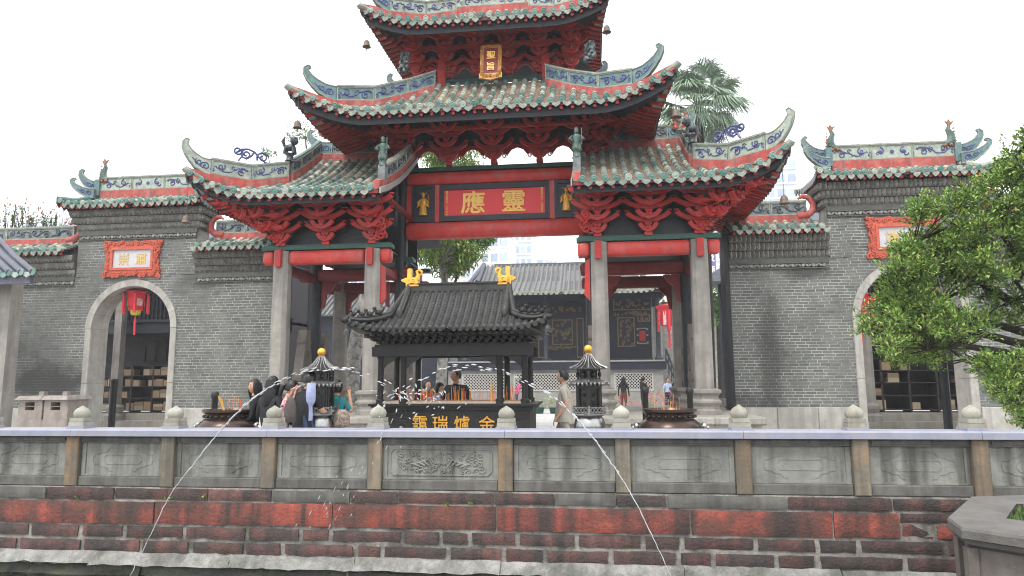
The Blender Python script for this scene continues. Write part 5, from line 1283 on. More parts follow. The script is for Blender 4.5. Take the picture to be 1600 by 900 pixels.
# ---- hexagonal tower burners
def tower(px, label):
    p = at(px, 600, -6.0); t = thing('incense_tower', (p.x, p.y, 0), label, 'incense burner', 'tower-shaped incense burners'); o = Vector((p.x, p.y, 0))
    X = T(o); h6 = pi / 6
    mb = MB(); mb.lathe([(.16, 0), (.20, .04), (.13, .12), (.12, .62), (.17, .72), (.19, .74)], 14, X=X); mb.build('stand', 'pewter', t, smooth=40)
    mb = MB(); mb.lathe([(.12, .74), (.19, .78), (.225, .88), (.228, .94), (.20, 1.03), (.17, 1.07), (.19, 1.09)], 20, X=X); mb.build('bowl', 'steel', t, smooth=50)
    mb = MB(); mb.lathe([(.20, 1.07), (.27, 1.09), (.27, 1.105)], 6, X=X, rot=h6)
    for k in range(6):
        a0, a1 = h6 + k * pi / 3, h6 + (k + 1) * pi / 3; A_, B_ = Vector((.265 * cos(a0), .265 * sin(a0), 0)), Vector((.265 * cos(a1), .265 * sin(a1), 0))
        mb.tube([o + A_ + Vector((0, 0, 1.1)), o + A_ + Vector((0, 0, 1.22))], .014, 6)
        for z in (1.12, 1.195): mb.tube([o + A_ + Vector((0, 0, z)), o + B_ + Vector((0, 0, z))], .009, 5)
        for j in range(5):
            q0, q1 = A_.lerp(B_, j / 5), A_.lerp(B_, (j + 1) / 5); mb.tube([o + q0 + Vector((0, 0, 1.12)), o + q1 + Vector((0, 0, 1.195))], .006, 4); mb.tube([o + q1 + Vector((0, 0, 1.12)), o + q0 + Vector((0, 0, 1.195))], .006, 4)
    mb.build('railing', 'pewter_light', t)
    mb = MB(); mb.lathe([(.165, 1.10), (.165, 1.52)], 6, X=X, rot=h6)
    for k in range(6):
        a = h6 + k * pi / 3; q = o + Vector((.19 * cos(a), .19 * sin(a), 0)); mb.tube([q + Vector((0, 0, 1.1)), q + Vector((0, 0, 1.52))], .020, 8)
        a += h6; c_ = o + Vector((.152 * cos(a), .152 * sin(a), 0)); XX = T(c_ + Vector((0, 0, 1.31))) @ RZ(a + pi / 2)
        for zz in (-.17, .17): mb.box(0, -.008, zz, .15, .02, .03, 0, XX)
        for xx in (-.068, .068): mb.box(xx, -.008, 0, .02, .02, .31, 0, XX)
        mb.tube([XX @ Vector((a_, -.012, b)) for a_, _, b in spiral(0, .06, .04, .008, 0, 1.5, 9)], .007, 4); mb.tube([XX @ Vector((a_, -.012, b)) for a_, _, b in spiral(0, -.06, .04, .008, 3, -1.5, 9)], .007, 4)
    mb.build('body', 'pewter', t)
    mb = MB(); mb.lathe([(.17, 1.52), (.29, 1.535), (.295, 1.55), (.17, 1.60)], 6, X=X, rot=h6)
    for k in range(30):
        a = k * 2 * pi / 30; e = .262 + .03 * abs(cos(3 * a)); mb.ell((p.x + e * cos(a), p.y + e * sin(a), 1.525), (.018, .018, .03), 6, 4)
    for k in range(6):
        a = h6 + k * pi / 3; mb.tube([o + Vector((.27 * cos(a), .27 * sin(a), 1.55)), o + Vector((.33 * cos(a), .33 * sin(a), 1.565))], [.02, .008], 5)
    mb.build('lower_eave', 'pewter_light', t)
    mb = MB(); mb.lathe([(.145, 1.59), (.145, 1.73)], 6, X=X, rot=h6)
    for k in range(6):
        a = h6 + k * pi / 3; q = o + Vector((.18 * cos(a), .18 * sin(a), 0)); mb.tube([q + Vector((0, 0, 1.58)), q + Vector((0, 0, 1.74))], .014, 6)
        A_, B_ = q, o + Vector((.18 * cos(a + pi / 3), .18 * sin(a + pi / 3), 0))
        for z in (1.60, 1.72): mb.tube([A_ + Vector((0, 0, z)), B_ + Vector((0, 0, z))], .010, 5)
        mb.ell(A_.lerp(B_, .5) + Vector((0, 0, 1.66)), (.03, .03, .045), 7, 5)
    mb.build('upper_lantern', 'pewter', t)
    mb = MB(); prof = [(.30, 1.735), (.285, 1.75), (.19, 1.785), (.12, 1.84), (.07, 1.91), (.045, 1.95)]; mb.lathe(prof, 6, X=X, rot=h6, m=0)
    for k in range(18):
        a = h6 + k * pi / 9; c_ = [1, .93, .93][k % 3] if k % 3 else 1
        mb.tube([o + Vector((r * c_ * cos(a), r * c_ * sin(a), z + .008)) for r, z in prof], [.016, .015, .013, .011, .008, .006] if k % 3 == 0 else .006, 5, 1)
    mb.build('roof', ['pewter', 'pewter_light'], t)
    mb = MB(); mb.lathe([(.05, 1.94), (.03, 1.955), (.038, 1.975)], 12, X=X); mb.ell((p.x, p.y, 2.025), .062, 16, 10); mb.build('gold_ball', 'gold_leaf', t, smooth=60)
tower(501, 'hexagonal metal incense tower with a gold ball, beside the man in the black shirt')
tower(920, 'hexagonal metal incense tower with a gold ball, beside the man in the beige shirt')

# ---- bronze bowls
def bowl(px, Y, label, s=1.):
    p = at(px, 640, Y); t = thing('incense_bowl', (p.x, p.y, 0), label, 'incense bowl', 'round bronze incense bowls'); X = T((p.x, p.y, 0)) @ SCL(s, s, s)
    mb = MB(); mb.lathe([(.10, .66), (.30, .68), (.43, .76), (.465, .85), (.45, .94), (.36, 1.01), (.335, 1.03), (.34, 1.10), (.385, 1.13), (.385, 1.165), (.36, 1.165), (.34, 1.13), (.001, 1.12)], 28, X=X); mb.build('bowl', 'bronze', t, smooth=45)
    mb = MB(); mb.lathe([(.342, 1.13), (.001, 1.14)], 20, X=X); mb.build('ash_bed', 'ash', t)
    for k in range(3):
        a = pi / 2 + k * 2 * pi / 3; mb = MB(); mb.tube([X @ Vector((.28 * cos(a), .28 * sin(a), .72)), X @ Vector((.36 * cos(a), .36 * sin(a), .45)), X @ Vector((.33 * cos(a), .33 * sin(a), 0))], [.09, .06, .07], 8); mb.build('leg', 'bronze', t, smooth=50)
    for q in (-1, 1):
        mb = MB(); c_ = Vector((q * .47, -.02, .92)); mb.ell(c_, (.06, .07, .06), 8, 6, 0, X); mb.ell(c_ + Vector((q * .05, -.02, -.02)), (.035, .04, .035), 7, 5, 0, X); mb.tube([X @ (c_ + Vector((q * .03 + q * .03 * sin(k * pi / 5), -.02, -.02 - .09 * (1 - cos(k * pi / 5)) * .9))) for k in range(6)], .012, 5); mb.build('ring_handle', 'steel', t, smooth=50)
    mb = MB()
    for k in range(13):
        a = -pi / 2 + (k - 6) * .045; mb.box(.452 * cos(a), .452 * sin(a), .90, .028, .012, .035 + .015 * (k % 2), 0, X)
    mb.build('cast_relief', 'pewter_light', t, kind='stuff')
    mb = MB()
    for k in range(24):
        a = k * 2 * pi / 24; mb.ell((.352 * cos(a), .352 * sin(a), 1.065), (.028, .028, .022), 6, 4, 0, X)
    mb.build('neck_relief', 'pewter', t, kind='stuff')
    return p
p = bowl(1046, -5.9, 'glossy brown bronze incense bowl with ring handles in front of the right platform')
sticks('few orange incense sticks in the right bronze bowl', (p.x, p.y, 1.14), .22, .18, 9, 5)
p = bowl(358, -5.9, 'glossy brown bronze incense bowl at which the long-haired women stand')
sticks('pale incense sticks in the left bronze bowl', (p.x, p.y, 1.14), .22, .18, 8, 6)
for px, Y, h in ((336, -5.0, 1.42), (1008, -4.4, 1.46), (1078, -4.2, 1.44)):
    p = at(px, 620, Y); mb = MB(); mb.lathe([(.07, 0), (.07, .1), (.05, .12), (.05, h - .12), (.065, h - .1), (.065, h - .03), (.04, h)], 12, c=(p.x, p.y, 0))
    tag(mb.build('iron_post', 'iron', origin=(p.x, p.y, 0), smooth=40), {336: 'black iron post behind the left incense bowl', 1008: 'slim black iron post at the left rim of the right incense bowl', 1078: 'thick black iron post at the right rim of the right incense bowl'}[px], 'post', 'iron posts by the bowls')

# ---- twin stone kiln at the left
p = at(67, 640, -2.2); t = thing('stone_kiln', (p.x, p.y, 0), 'small twin-roofed stone kiln with square openings, standing by the left wall', 'kiln')
s = (at(108, 640, -2.2).x - at(28, 640, -2.2).x) / .80; zk = at(67, 625, -2.2).z
for i, q in enumerate((-1, 1)):
    x = p.x + q * .20 * s; w_ = .185 * s; mb = MB()
    y0, y1 = p.y, p.y + .4 * s
    a, b = zk - .22, zk - .05
    mb.bx(x - w_, x + w_, y0, y1, 0, a); mb.bx(x - w_, x - w_ * .45, y0, y1, a, b); mb.bx(x + w_ * .35, x + w_, y0, y1, a, b); mb.bx(x - w_ * .45, x + w_ * .35, y0 + .02, y0 + .06, a + .07, a + .09); mb.bx(x - w_, x + w_, y0, y1, b, zk); mb.bx(x - w_ * .45, x + w_ * .35, y1 - .05, y1, a, b)
    mb.bx(x - w_ - .02, x + w_ + .02, y0 - .02, y1 + .02, 0, zk - .42); mb.build('body', 'kiln_stone', t)
    mb = MB(); mb.bx(x - w_ * .4, x + w_ * .3, y0 + .3, y0 + .32, a, b); mb.build('opening', 'dark_void', t)
    mb = MB(); mb.box(x, p.y + .2 * s, zk + .045, w_ * 2.35, .52 * s, .085, top=.82); mb.build('roof', 'kiln_stone', t)
    mb = MB(); mb.box(x + q * -.02, p.y + .2 * s, zk + .13, .12, .12, .10, top=.9); mb.build('roof_knob', 'kiln_stone', t)
# ================================================================ PEOPLE
for n_, c_ in dict(skin=(.50, .29, .19), skin_dark=(.40, .22, .14), hair=(.008, .007, .007), black_cloth=(.010, .010, .012), navy_cloth=(.012, .016, .035), jeans=(.03, .05, .11), white_cloth=(.66, .64, .62), teal_cloth=(.01, .22, .24), blue_cloth=(.22, .34, .62), orange_cloth=(.50, .06, .03), pink_cloth=(.60, .08, .28), beige_cloth=(.36, .33, .28), rust_cloth=(.16, .035, .02), lilac_cloth=(.30, .33, .50), pale_blue_cloth=(.38, .46, .66), khaki=(.28, .2, .12), bag_brown=(.075, .062, .058), shoe=(.02, .018, .018)).items():
    M[n_] = mat(n_, c_, .8 if n_ != 'hair' else .4, var=.15, scale=6, bump=.15 if 'cloth' in n_ or n_ == 'jeans' else 0, bscale=25)
M['floral'] = mat('floral', (.62, .56, .55), .8, (.58, .10, .14), 22., .1, patch=(.03, .03, .10), patch_amt=1., patch_scale=17, pth=(.56, .6))
M['bag_pattern'] = mat('bag_pattern', (.10, .07, .055), .6, (.34, .27, .22), 22., .3)
M['lip'] = mat('lip', (.36, .09, .08), .6, var=0); M['eye'] = mat('eye', (.012, .01, .01), .3, var=0)

def limb(mb, pts, rad, m, n=10): mb.tube(pts, rad, n, m)
def person(px, Y, h, yaw, label, top='black_cloth', bottom='jeans', sleeve=1., leg=1., hair='short', skin='skin', arms=None, legs=None, lean=0., z=0., group=None, skirt=None, head_turn=0., head_tilt=0., build=1., loose=0., px_y=600):
    """one continuous skinned body in the local frame (facing -Y), with hair and clothing as its children"""
    p = at(px, px_y, Y); k = h / 1.70
    V = []; E = []; Rr = []; Tg = []
    def j(co, r, tg, par=None):
        V.append(co); Rr.append(r if hasattr(r, '__len__') else (r, r)); Tg.append(tg)
        if par is not None: E.append((par, len(V) - 1))
        return len(V) - 1
    b_ = build
    L = lambda z_: lean * (z_ - .9)          # forward lean of the trunk
    pel = j((0, 0, .93), (.15 * b_, .115 * b_), 'b'); wa = j((0, -L(1.10) * .6, 1.08), (.135 * b_ + loose, .10 * b_ + loose), 't', pel); ch = j((0, -L(1.3), 1.27), (.155 * b_ + loose, .115 * b_ + loose * .6), 't', wa); nb = j((0, -L(1.42), 1.405), (.085, .07), 't', ch)
    nk = j((0, -L(1.47) - .01, 1.465), .05, 's', nb); hd0 = j((0, -L(1.5) - .025, 1.53), .07, 's', nk)
    arms = arms or {}
    hands = {}
    for q, nm in ((-1, 'R'), (1, 'L')):
        sh = Vector((q * .165 * b_, -L(1.38), 1.375)); a = arms.get(nm, ((q * .24, .02, 1.10), (q * .25, -.06, .86)))
        el, wr = Vector(a[0]), Vector(a[1])
        i0 = j(tuple(sh), (.066, .066), 't', ch); i1 = j(tuple(sh.lerp(el, .5)), .052 + loose * .3, 't' if sleeve > .25 else 's', i0); i2 = j(tuple(el), .042 + (loose * .2 if sleeve > .5 else 0), 't' if sleeve > .5 else 's', i1)
        i3 = j(tuple(el.lerp(wr, .55)), .036, 't' if sleeve > .7 else 's', i2); i4 = j(tuple(wr), .026, 't' if sleeve > .9 else 's', i3)
        d = (wr - el).normalized(); side_ = d.cross(Vector((0, 0, 1)) if abs(d.z) < .8 else Vector((0, -1, 0))).normalized(); up_ = side_.cross(d).normalized()
        pm = wr + d * .07; i5 = j(tuple(pm), (.036, .02), 's', i4)
        for f in range(4):
            o = side_ * (.027 - .018 * f); fl = (.075, .085, .08, .06)[f]
            a1 = pm + d * .035 + o; a2 = a1 + d * fl * .5 - up_ * fl * .18; a3 = a2 + d * fl * .3 - up_ * fl * .35
            f1 = j(tuple(a1), .0095, 's', i5); f2 = j(tuple(a2), .0085, 's', f1); j(tuple(a3), .007, 's', f2)
        t1 = wr + d * .035 + side_ * .035; f1 = j(tuple(t1), .011, 's', i4); j(tuple(t1 + d * .035 + side_ * .018 - up_ * .02), .009, 's', f1)
        hands[nm] = pm + d * .05
    legs = legs or {}
    feet = []
    for q, nm in ((-1, 'R'), (1, 'L')):
        kn, an = legs.get(nm, ((q * .095, -.02, .49), (q * .10, .02, .085)))
        kn, an = Vector(kn), Vector(an); hp = Vector((q * .085, 0, .86)); bt = 'b' if leg > .3 else 's'
        l1 = j(tuple(hp), .098 * b_, 'b', pel); l2 = j(tuple(hp.lerp(kn, .5)), .08 * b_, bt, l1); l3 = j(tuple(kn), .058, 'b' if leg > .5 else 's', l2); l4 = j(tuple(kn.lerp(an, .4)), .055, 'b' if leg > .6 else 's', l3); l5 = j(tuple(an), .04, 'b' if leg > .9 else 's', l4)
        t = an + Vector((q * .02, -.12, -.05)); t1 = j(tuple(an + Vector((0, .035, -.045))), .035, 'f', l5); t2 = j(tuple(t), (.042, .03), 'f', l5); j(tuple(t + Vector((0, -.06, -.005))), (.034, .022), 'f', t2)
    me = bpy.data.meshes.new('p'); me.from_pydata([Vector(v) for v in V], E, []); o = bpy.data.objects.new('person', me); COL.objects.link(o)
    o.modifiers.new('s', 'SKIN'); sv = me.skin_vertices[0].data
    for i, r in enumerate(Rr): sv[i].radius = r
    sv[0].use_root = True
    ss = o.modifiers.new('u', 'SUBSURF'); ss.levels = 1; ss.render_levels = 1
    dg = bpy.context.evaluated_depsgraph_get(); em = o.evaluated_get(dg).to_mesh()
    verts = [v.co.copy() for v in em.vertices]; faces = [tuple(q.vertices) for q in em.polygons]; o.evaluated_get(dg).to_mesh_clear(); bpy.data.objects.remove(o); bpy.data.meshes.remove(me)
    mats = [skin, top, bottom, 'shoe', 'eye', 'lip']; idx = {'s': 0, 't': 1, 'b': 2, 'f': 3}
    segs = [(Vector(V[a]), Vector(V[b]), idx[Tg[a]], idx[Tg[b]], max(Rr[a]), max(Rr[b])) for a, b in E]
    mb = MB(); fm_ = []
    for f in faces:
        c = sum((verts[i] for i in f), Vector()) / len(f); best = None
        for a, b, ta, tb, ra, rb in segs:
            d = b - a; t = max(0, min(1, (c - a).dot(d) / max(1e-9, d.length_squared))); e = (c - a - d * t).length / (ra + (rb - ra) * t)
            if best is None or e < best[0]: best = (e, ta if t < .5 else tb)
        fm_.append(best[1])
    mb.v = [tuple(v) for v in verts]; mb.f = faces; mb.m = fm_
    # head: skull, jaw, nose, ears, eyes, mouth, joined to the neck
    hc = Vector((0, -L(1.6) - .035, 1.60)); HX = T(hc) @ RZ(head_turn) @ RX(head_tilt)
    hs = []
    nu, nv = 16, 12
    for i in range(nv + 1):
        ph = pi * i / nv; zz = -cos(ph) * .118; r = sin(ph)
        for u in range(nu):
            a = 2 * pi * u / nu; x = r * cos(a) * .076; y = r * sin(a) * .094
            low = max(0, -zz / .118); x *= 1 - .28 * low; y = y * (1 - .15 * low) - .012 * low
            if sin(a) < -.6 and abs(cos(a)) < .45: y -= .006 * max(0, 1 - abs(zz + .02) / .05)
            hs.append((x, y, zz))
    mb.add(hs, [(i * nu + u, i * nu + (u + 1) % nu, (i + 1) * nu + (u + 1) % nu, (i + 1) * nu + u) for i in range(nv) for u in range(nu)], 0, HX)
    mb.add([(-.014, -.088, -.03), (.014, -.088, -.03), (0, -.118, -.028), (0, -.09, .02), (0, -.09, -.04)], [(0, 2, 3), (2, 1, 3), (0, 4, 2), (4, 1, 2)], 0, HX)
    for q in (-1, 1):
        mb.ell((q * .076, .008, -.005), (.012, .022, .032), 7, 5, 0, HX); mb.ell((q * .03, -.085, .012), (.013, .008, .006), 7, 4, 4, HX)
        mb.add([(q * .014, -.094, .03), (q * .046, -.083, .03), (q * .046, -.083, .035), (q * .014, -.094, .037)], [(0, 1, 2, 3), (3, 2, 1, 0)], 4, HX)
    mb.ell((0, -.088, -.062), (.022, .008, .006), 8, 4, 5, HX)
    S_ = SCL(k, k, k); mb.v = [tuple(S_ @ Vector(v)) for v in mb.v]
    body = mb.build('person', mats, smooth=70); tag(body, label, 'person', group)
    kids = []
    # hair: a cap over the skull, longer at the back if wanted
    hb = MB(); H = []; long_ = hair == 'long'; rnh = random.Random(int(px))
    nu, nv = 18, 9
    for i in range(nv + 1):
        for u in range(nu):
            a = 2 * pi * u / nu; back = sin(a)        # +Y is the back of the head
            lim = .30 if back < -.55 else (.52 if back < .15 else .66)
            if hair == 'bob' and back > -.45: lim = .74
            ph = pi * (1 - lim * i / nv); zz = -cos(ph) * .132; r = sin(ph)
            H.append((r * cos(a) * .089 * (1 + rnh.uniform(-.03, .05)), r * sin(a) * .108 * (1 + rnh.uniform(-.03, .05)) + .006, zz + .004))
    hb.add(H, [(i * nu + u, i * nu + (u + 1) % nu, (i + 1) * nu + (u + 1) % nu, (i + 1) * nu + u)[::-1] for i in range(nv) for u in range(nu)], 0, HX)
    if hair == 'bun': hb.ell((0, .10, .05), (.05, .05, .05), 9, 7, 0, HX)
    if hair == 'pony': hb.tube([HX @ Vector(c) for c in ((0, .10, .03), (0, .15, .0), (0, .15, -.12), (0, .12, -.26))], [.03, .045, .04, .012], 8)
    if long_:
        for u in range(26):
            a = pi * (-.16 + 1.32 * u / 25); x0, y0 = cos(a) * .088, sin(a) * .10
            ln = .34 + rnh.uniform(-.05, .03)
            hb.tube([HX @ Vector((x0 * .9, y0 * .9 + .004, .06)), HX @ Vector((x0 * 1.06, y0 * 1.05 + .008, -.05)), HX @ Vector((x0 * 1.12, y0 * .9 + .04, -.18)), HX @ Vector((x0 * 1.05, y0 * .5 + .075, -ln))], [.022, .026, .026, .008], 6)
    hb.v = [tuple(S_ @ Vector(v)) for v in hb.v]; kids.append(hb.build('hair', 'hair', body, smooth=60))
    # clothing that hangs free of the body
    if skirt:
        (mt, zt_, zb, rt_, rb_) = skirt; sb = MB(); n = 22; Vs = []
        for i in range(7):
            t = i / 6; r = rt_ + (rb_ - rt_) * t
            for u in range(n):
                a = 2 * pi * u / n; w_ = 1 + .05 * t * sin(a * 7)
                zz = zt_ + (zb - zt_) * t; Vs.append((r * w_ * cos(a), r * .78 * w_ * sin(a) - (L(zz) if zz > .93 else 0), zz))
        sb.add(Vs, [(i * n + u, i * n + (u + 1) % n, (i + 1) * n + (u + 1) % n, (i + 1) * n + u)[::-1] for i in range(6) for u in range(n)])
        sb.v = [tuple(S_ @ Vector(v)) for v in sb.v]; kids.append(sb.build('skirt' if zt_ < 1.1 else 'shirt_tail', mt, body, smooth=60))
    body.location = (p.x, p.y, z); body.rotation_euler = (0, 0, yaw)
    W = T((p.x, p.y, z)) @ RZ(yaw)
    return body, (lambda c: W @ (S_ @ Vector(c))), {n_: W @ (S_ @ hands[n_]) for n_ in hands}

BACK = pi
pray = {'R': ((-.22, -.08, 1.12), (-.05, -.30, 1.18)), 'L': ((.22, -.08, 1.12), (.05, -.30, 1.18))}
g1 = 'visitors burning incense'
A1, W1, H1 = person(401, -5.75, 1.60, -1.3, 'woman in a black jacket, face turned to us behind the long-haired woman', 'black_cloth', 'black_cloth', hair='long', head_turn=.75, arms={'R': ((-.24, -.10, 1.12), (-.14, -.36, 1.10)), 'L': ((.24, -.02, 1.1), (.2, -.2, .98))}, group=g1)
A2, W2, H2 = person(424, -6.15, 1.64, 2.75, 'woman seen from behind with long black hair, black jacket and white skirt', 'black_cloth', 'white_cloth', hair='long', leg=.0, arms={'R': ((-.25, .02, 1.12), (-.2, -.22, 1.0)), 'L': ((.27, .0, 1.1), (.24, -.2, .92))}, skirt=('white_cloth', .95, .50, .165, .23), build=1.08, loose=.02, group=g1)
A3, W3, H3 = person(440, -6.2, 1.58, 2.0, 'woman in a sleeveless floral dress bending her head towards the incense', 'floral', 'floral', hair='pony', sleeve=.0, leg=.0, lean=.18, head_tilt=.25, arms={'R': ((-.2, -.2, 1.12), (-.1, -.4, 1.05)), 'L': ((.2, -.2, 1.12), (.1, -.4, 1.05))}, skirt=('floral', 1.10, .55, .14, .24), group=g1)
A4, W4, H4 = person(476, -6.25, 1.70, 2.75, 'man in black T-shirt and jeans, pale blue shirt over his shoulder', 'black_cloth', 'jeans', sleeve=.45, lean=.12, head_tilt=.35, head_turn=-.4, arms={'R': ((-.24, -.14, 1.14), (-.16, -.38, 1.12)), 'L': ((.25, .0, 1.12), (.2, -.26, 1.0))}, build=1.06, loose=.015, skirt=('black_cloth', 1.12, .84, .150, .178), group=g1)
A5, W5, H5 = person(526, -5.55, 1.58, 2.9, 'woman in a teal shirt raising her hand behind the left incense tower', 'teal_cloth', 'black_cloth', hair='bob', sleeve=.5, arms={'R': ((-.27, -.06, 1.18), (-.20, -.10, 1.44)), 'L': ((.25, 0, 1.1), (.2, -.15, .9))}, skirt=('teal_cloth', 1.12, .85, .142, .170), group=g1)
# what they carry
def soft_bag(name, c, size, matn, label, cat, strap=None, yaw=0):
    mb = MB(); w_, d_, h_ = size; n = 14
    prof = [(.55, 0), (.92, .06), (1, .3), (.95, .6), (.75, .85), (.5, .97), (.3, 1.0)]
    mb.lathe([(r * w_ / 2, z * h_) for r, z in prof], n, sy=d_ / w_); X = T(c) @ RZ(yaw); mb.v = [tuple(X @ Vector(v)) for v in mb.v]
    o = tag(mb.build(name, matn, origin=c, smooth=60), label, cat)
    if strap:
        for q in strap: s = MB(); s.tube(q, .008, 6, flat=1.5); s.build('strap', 'bag_brown' if matn != 'bag_brown' else 'strap_stripe', o)
    return o
M['strap_stripe'] = mat('strap_stripe', (.34, .10, .08), .8, (.5, .35, .3), 30, .1)
q = at(454, 636, -6.55); sh_ = W4((-.03, .13, 1.39)); 
soft_bag('shoulder_bag', (q.x, q.y, at(455, 660, -6.5).z), (.18, .13, .36), 'bag_brown', 'dark grey cloth bag with striped straps on the back of the man in black', 'bag', [[(q.x - .05, q.y + .05, 1.38), (q.x - .01, q.y - .01, 1.58), (q.x + .03, q.y + .15, 1.58)][::1] and [(q.x - .04, q.y, 1.32), (q.x + .02, q.y + .01, 1.48), (q.x + .05, q.y + .10, 1.52)], [(q.x + .03, q.y, 1.32), (q.x + .07, q.y + .01, 1.48), (q.x + .09, q.y + .10, 1.52)]])
q = at(534, 650, -6.0)
soft_bag('handbag', (q.x, q.y, at(534, 667, -6.0).z), (.26, .14, .26), 'bag_pattern', 'brown patterned handbag hanging at the side of the woman in teal', 'bag', [[(q.x - .06, q.y, 1.15), (q.x - .05, q.y + .02, 1.3), (q.x - .03, q.y + .12, 1.5)], [(q.x + .07, q.y, 1.15), (q.x + .05, q.y + .02, 1.32), (q.x - .0, q.y + .12, 1.5)]])
# shirt slung over the man's shoulder
q = at(487, 600, -6.45); mb = MB(); zt_, zb_ = at(486, 598, -6.45).z, at(486, 657, -6.45).z
n = 9; rows = []
for i in range(n):
    t = i / (n - 1); z_ = zt_ + (zb_ - zt_) * t; w_ = .052 + .010 * sin(5 * t) if t < .55 else .022 + .006 * sin(9 * t)
    rows.append([(q.x - w_ + .012 * sin(3 * t), q.y - .02 - .05 * sin(pi * min(1, t * 1.4)), z_), (q.x - w_ * .3, q.y - .05 - .05 * sin(pi * min(1, t * 1.4)), z_), (q.x + w_ * .4, q.y - .035 - .05 * sin(pi * min(1, t * 1.4)), z_), (q.x + w_, q.y + .01, z_), (q.x + w_ * .3, q.y + .02, z_)])
for a, b in zip(rows[:-1], rows[1:]):
    m_ = len(mb.v); mb.add(a + b, [(i, (i + 1) % 5, 5 + (i + 1) % 5, 5 + i)[::-1] for i in range(5)])
mb.add(rows[0], [(0, 1, 2, 3, 4)]); mb.add(rows[-1], [(4, 3, 2, 1, 0)]); tag(mb.build('folded_shirt', 'lilac_cloth', origin=(q.x, q.y, zb_), smooth=60), 'pale blue shirt slung over the shoulder of the man in black', 'clothing')
q = H1['R']; mb = MB()
for k in range(3): mb.tube([q + Vector((0, 0, -.02)), q + Vector((-.10 - .03 * k, 0, .30 + .02 * k))], .006, 5)
tag(mb.build('held_incense', 'gold', origin=tuple(q)), 'bundle of yellow incense held by the woman at the left bowl', 'incense')
# around the pavilion
Y1 = -3.2
person(669, Y1 - .3, 1.52, 1.2, 'person in a light blue shirt stooping behind the black pavilion burner', 'blue_cloth', 'jeans', sleeve=.5, lean=.35, hair='bob', arms={'R': ((-.2, -.15, 1.1), (-.1, -.42, 1.02)), 'L': ((.2, -.15, 1.1), (.1, -.42, 1.02))}, head_tilt=.3, group=g1)
person(658, Y1 + .5, 1.58, 1.0, 'person in an orange-red top beside the one in light blue, behind the burner', 'orange_cloth', 'black_cloth', lean=.2, hair='bob', arms=pray, group=g1)
person(713, Y1 + .1, 1.78, -.25, 'man in a black jacket looking aside, facing us behind the black pavilion burner', 'black_cloth', 'black_cloth', skin='skin_dark', head_turn=-.5, build=1.12, loose=.02, arms={'R': ((-.28, -.05, 1.14), (-.2, -.25, 1.05)), 'L': ((.29, -.05, 1.14), (.24, -.25, 1.12))}, group=g1)
# the man walking past at the right
A6, W6, H6 = person(880, -3.2, 1.74, -pi / 2 - .1, 'man in a beige shirt walking to the left past the right-hand incense tower', 'beige_cloth', 'beige_cloth', sleeve=.4, leg=.55, loose=.035, lean=-.04, arms={'R': ((-.21, .12, 1.12), (-.22, .06, .88)), 'L': ((.2, .08, 1.12), (.22, -.08, .90))}, legs={'R': ((-.09, -.16, .50), (-.09, .05, .09)), 'L': ((.09, .10, .48), (.09, .34, .16))}, skirt=('beige_cloth', 1.2, .80, .17, .215))
# far court
g2 = 'visitors in the far court'; YF = 16.
person(974, YF, 1.64, 2.9, 'long-haired woman in a black top and rust-red trousers, back turned, before the white lattice', 'black_cloth', 'rust_cloth', hair='long', group=g2)
person(1005, YF, 1.64, 2.2, 'person all in black raising a phone before the white lattice', 'black_cloth', 'navy_cloth', hair='pony', arms={'R': ((-.22, -.1, 1.15), (-.12, -.28, 1.30)), 'L': ((.22, -.1, 1.15), (.1, -.28, 1.30))}, group=g2)
person(806, YF, 1.55, 1.9, 'person in a bright pink top stooping by the flower pots', 'pink_cloth', 'jeans', hair='bob', lean=.35, sleeve=.5, arms=pray, group=g2)
person(1043, YF + 1.5, 1.60, .4, 'person in a light blue shirt standing near the foot of the stage stairs', 'pale_blue_cloth', 'navy_cloth', sleeve=.5, group=g2)
person(1056, YF + 2.5, 1.62, 2.6, 'woman with long dark hair in a dark top, beside the one in light blue', 'black_cloth', 'navy_cloth', hair='long', group=g2)
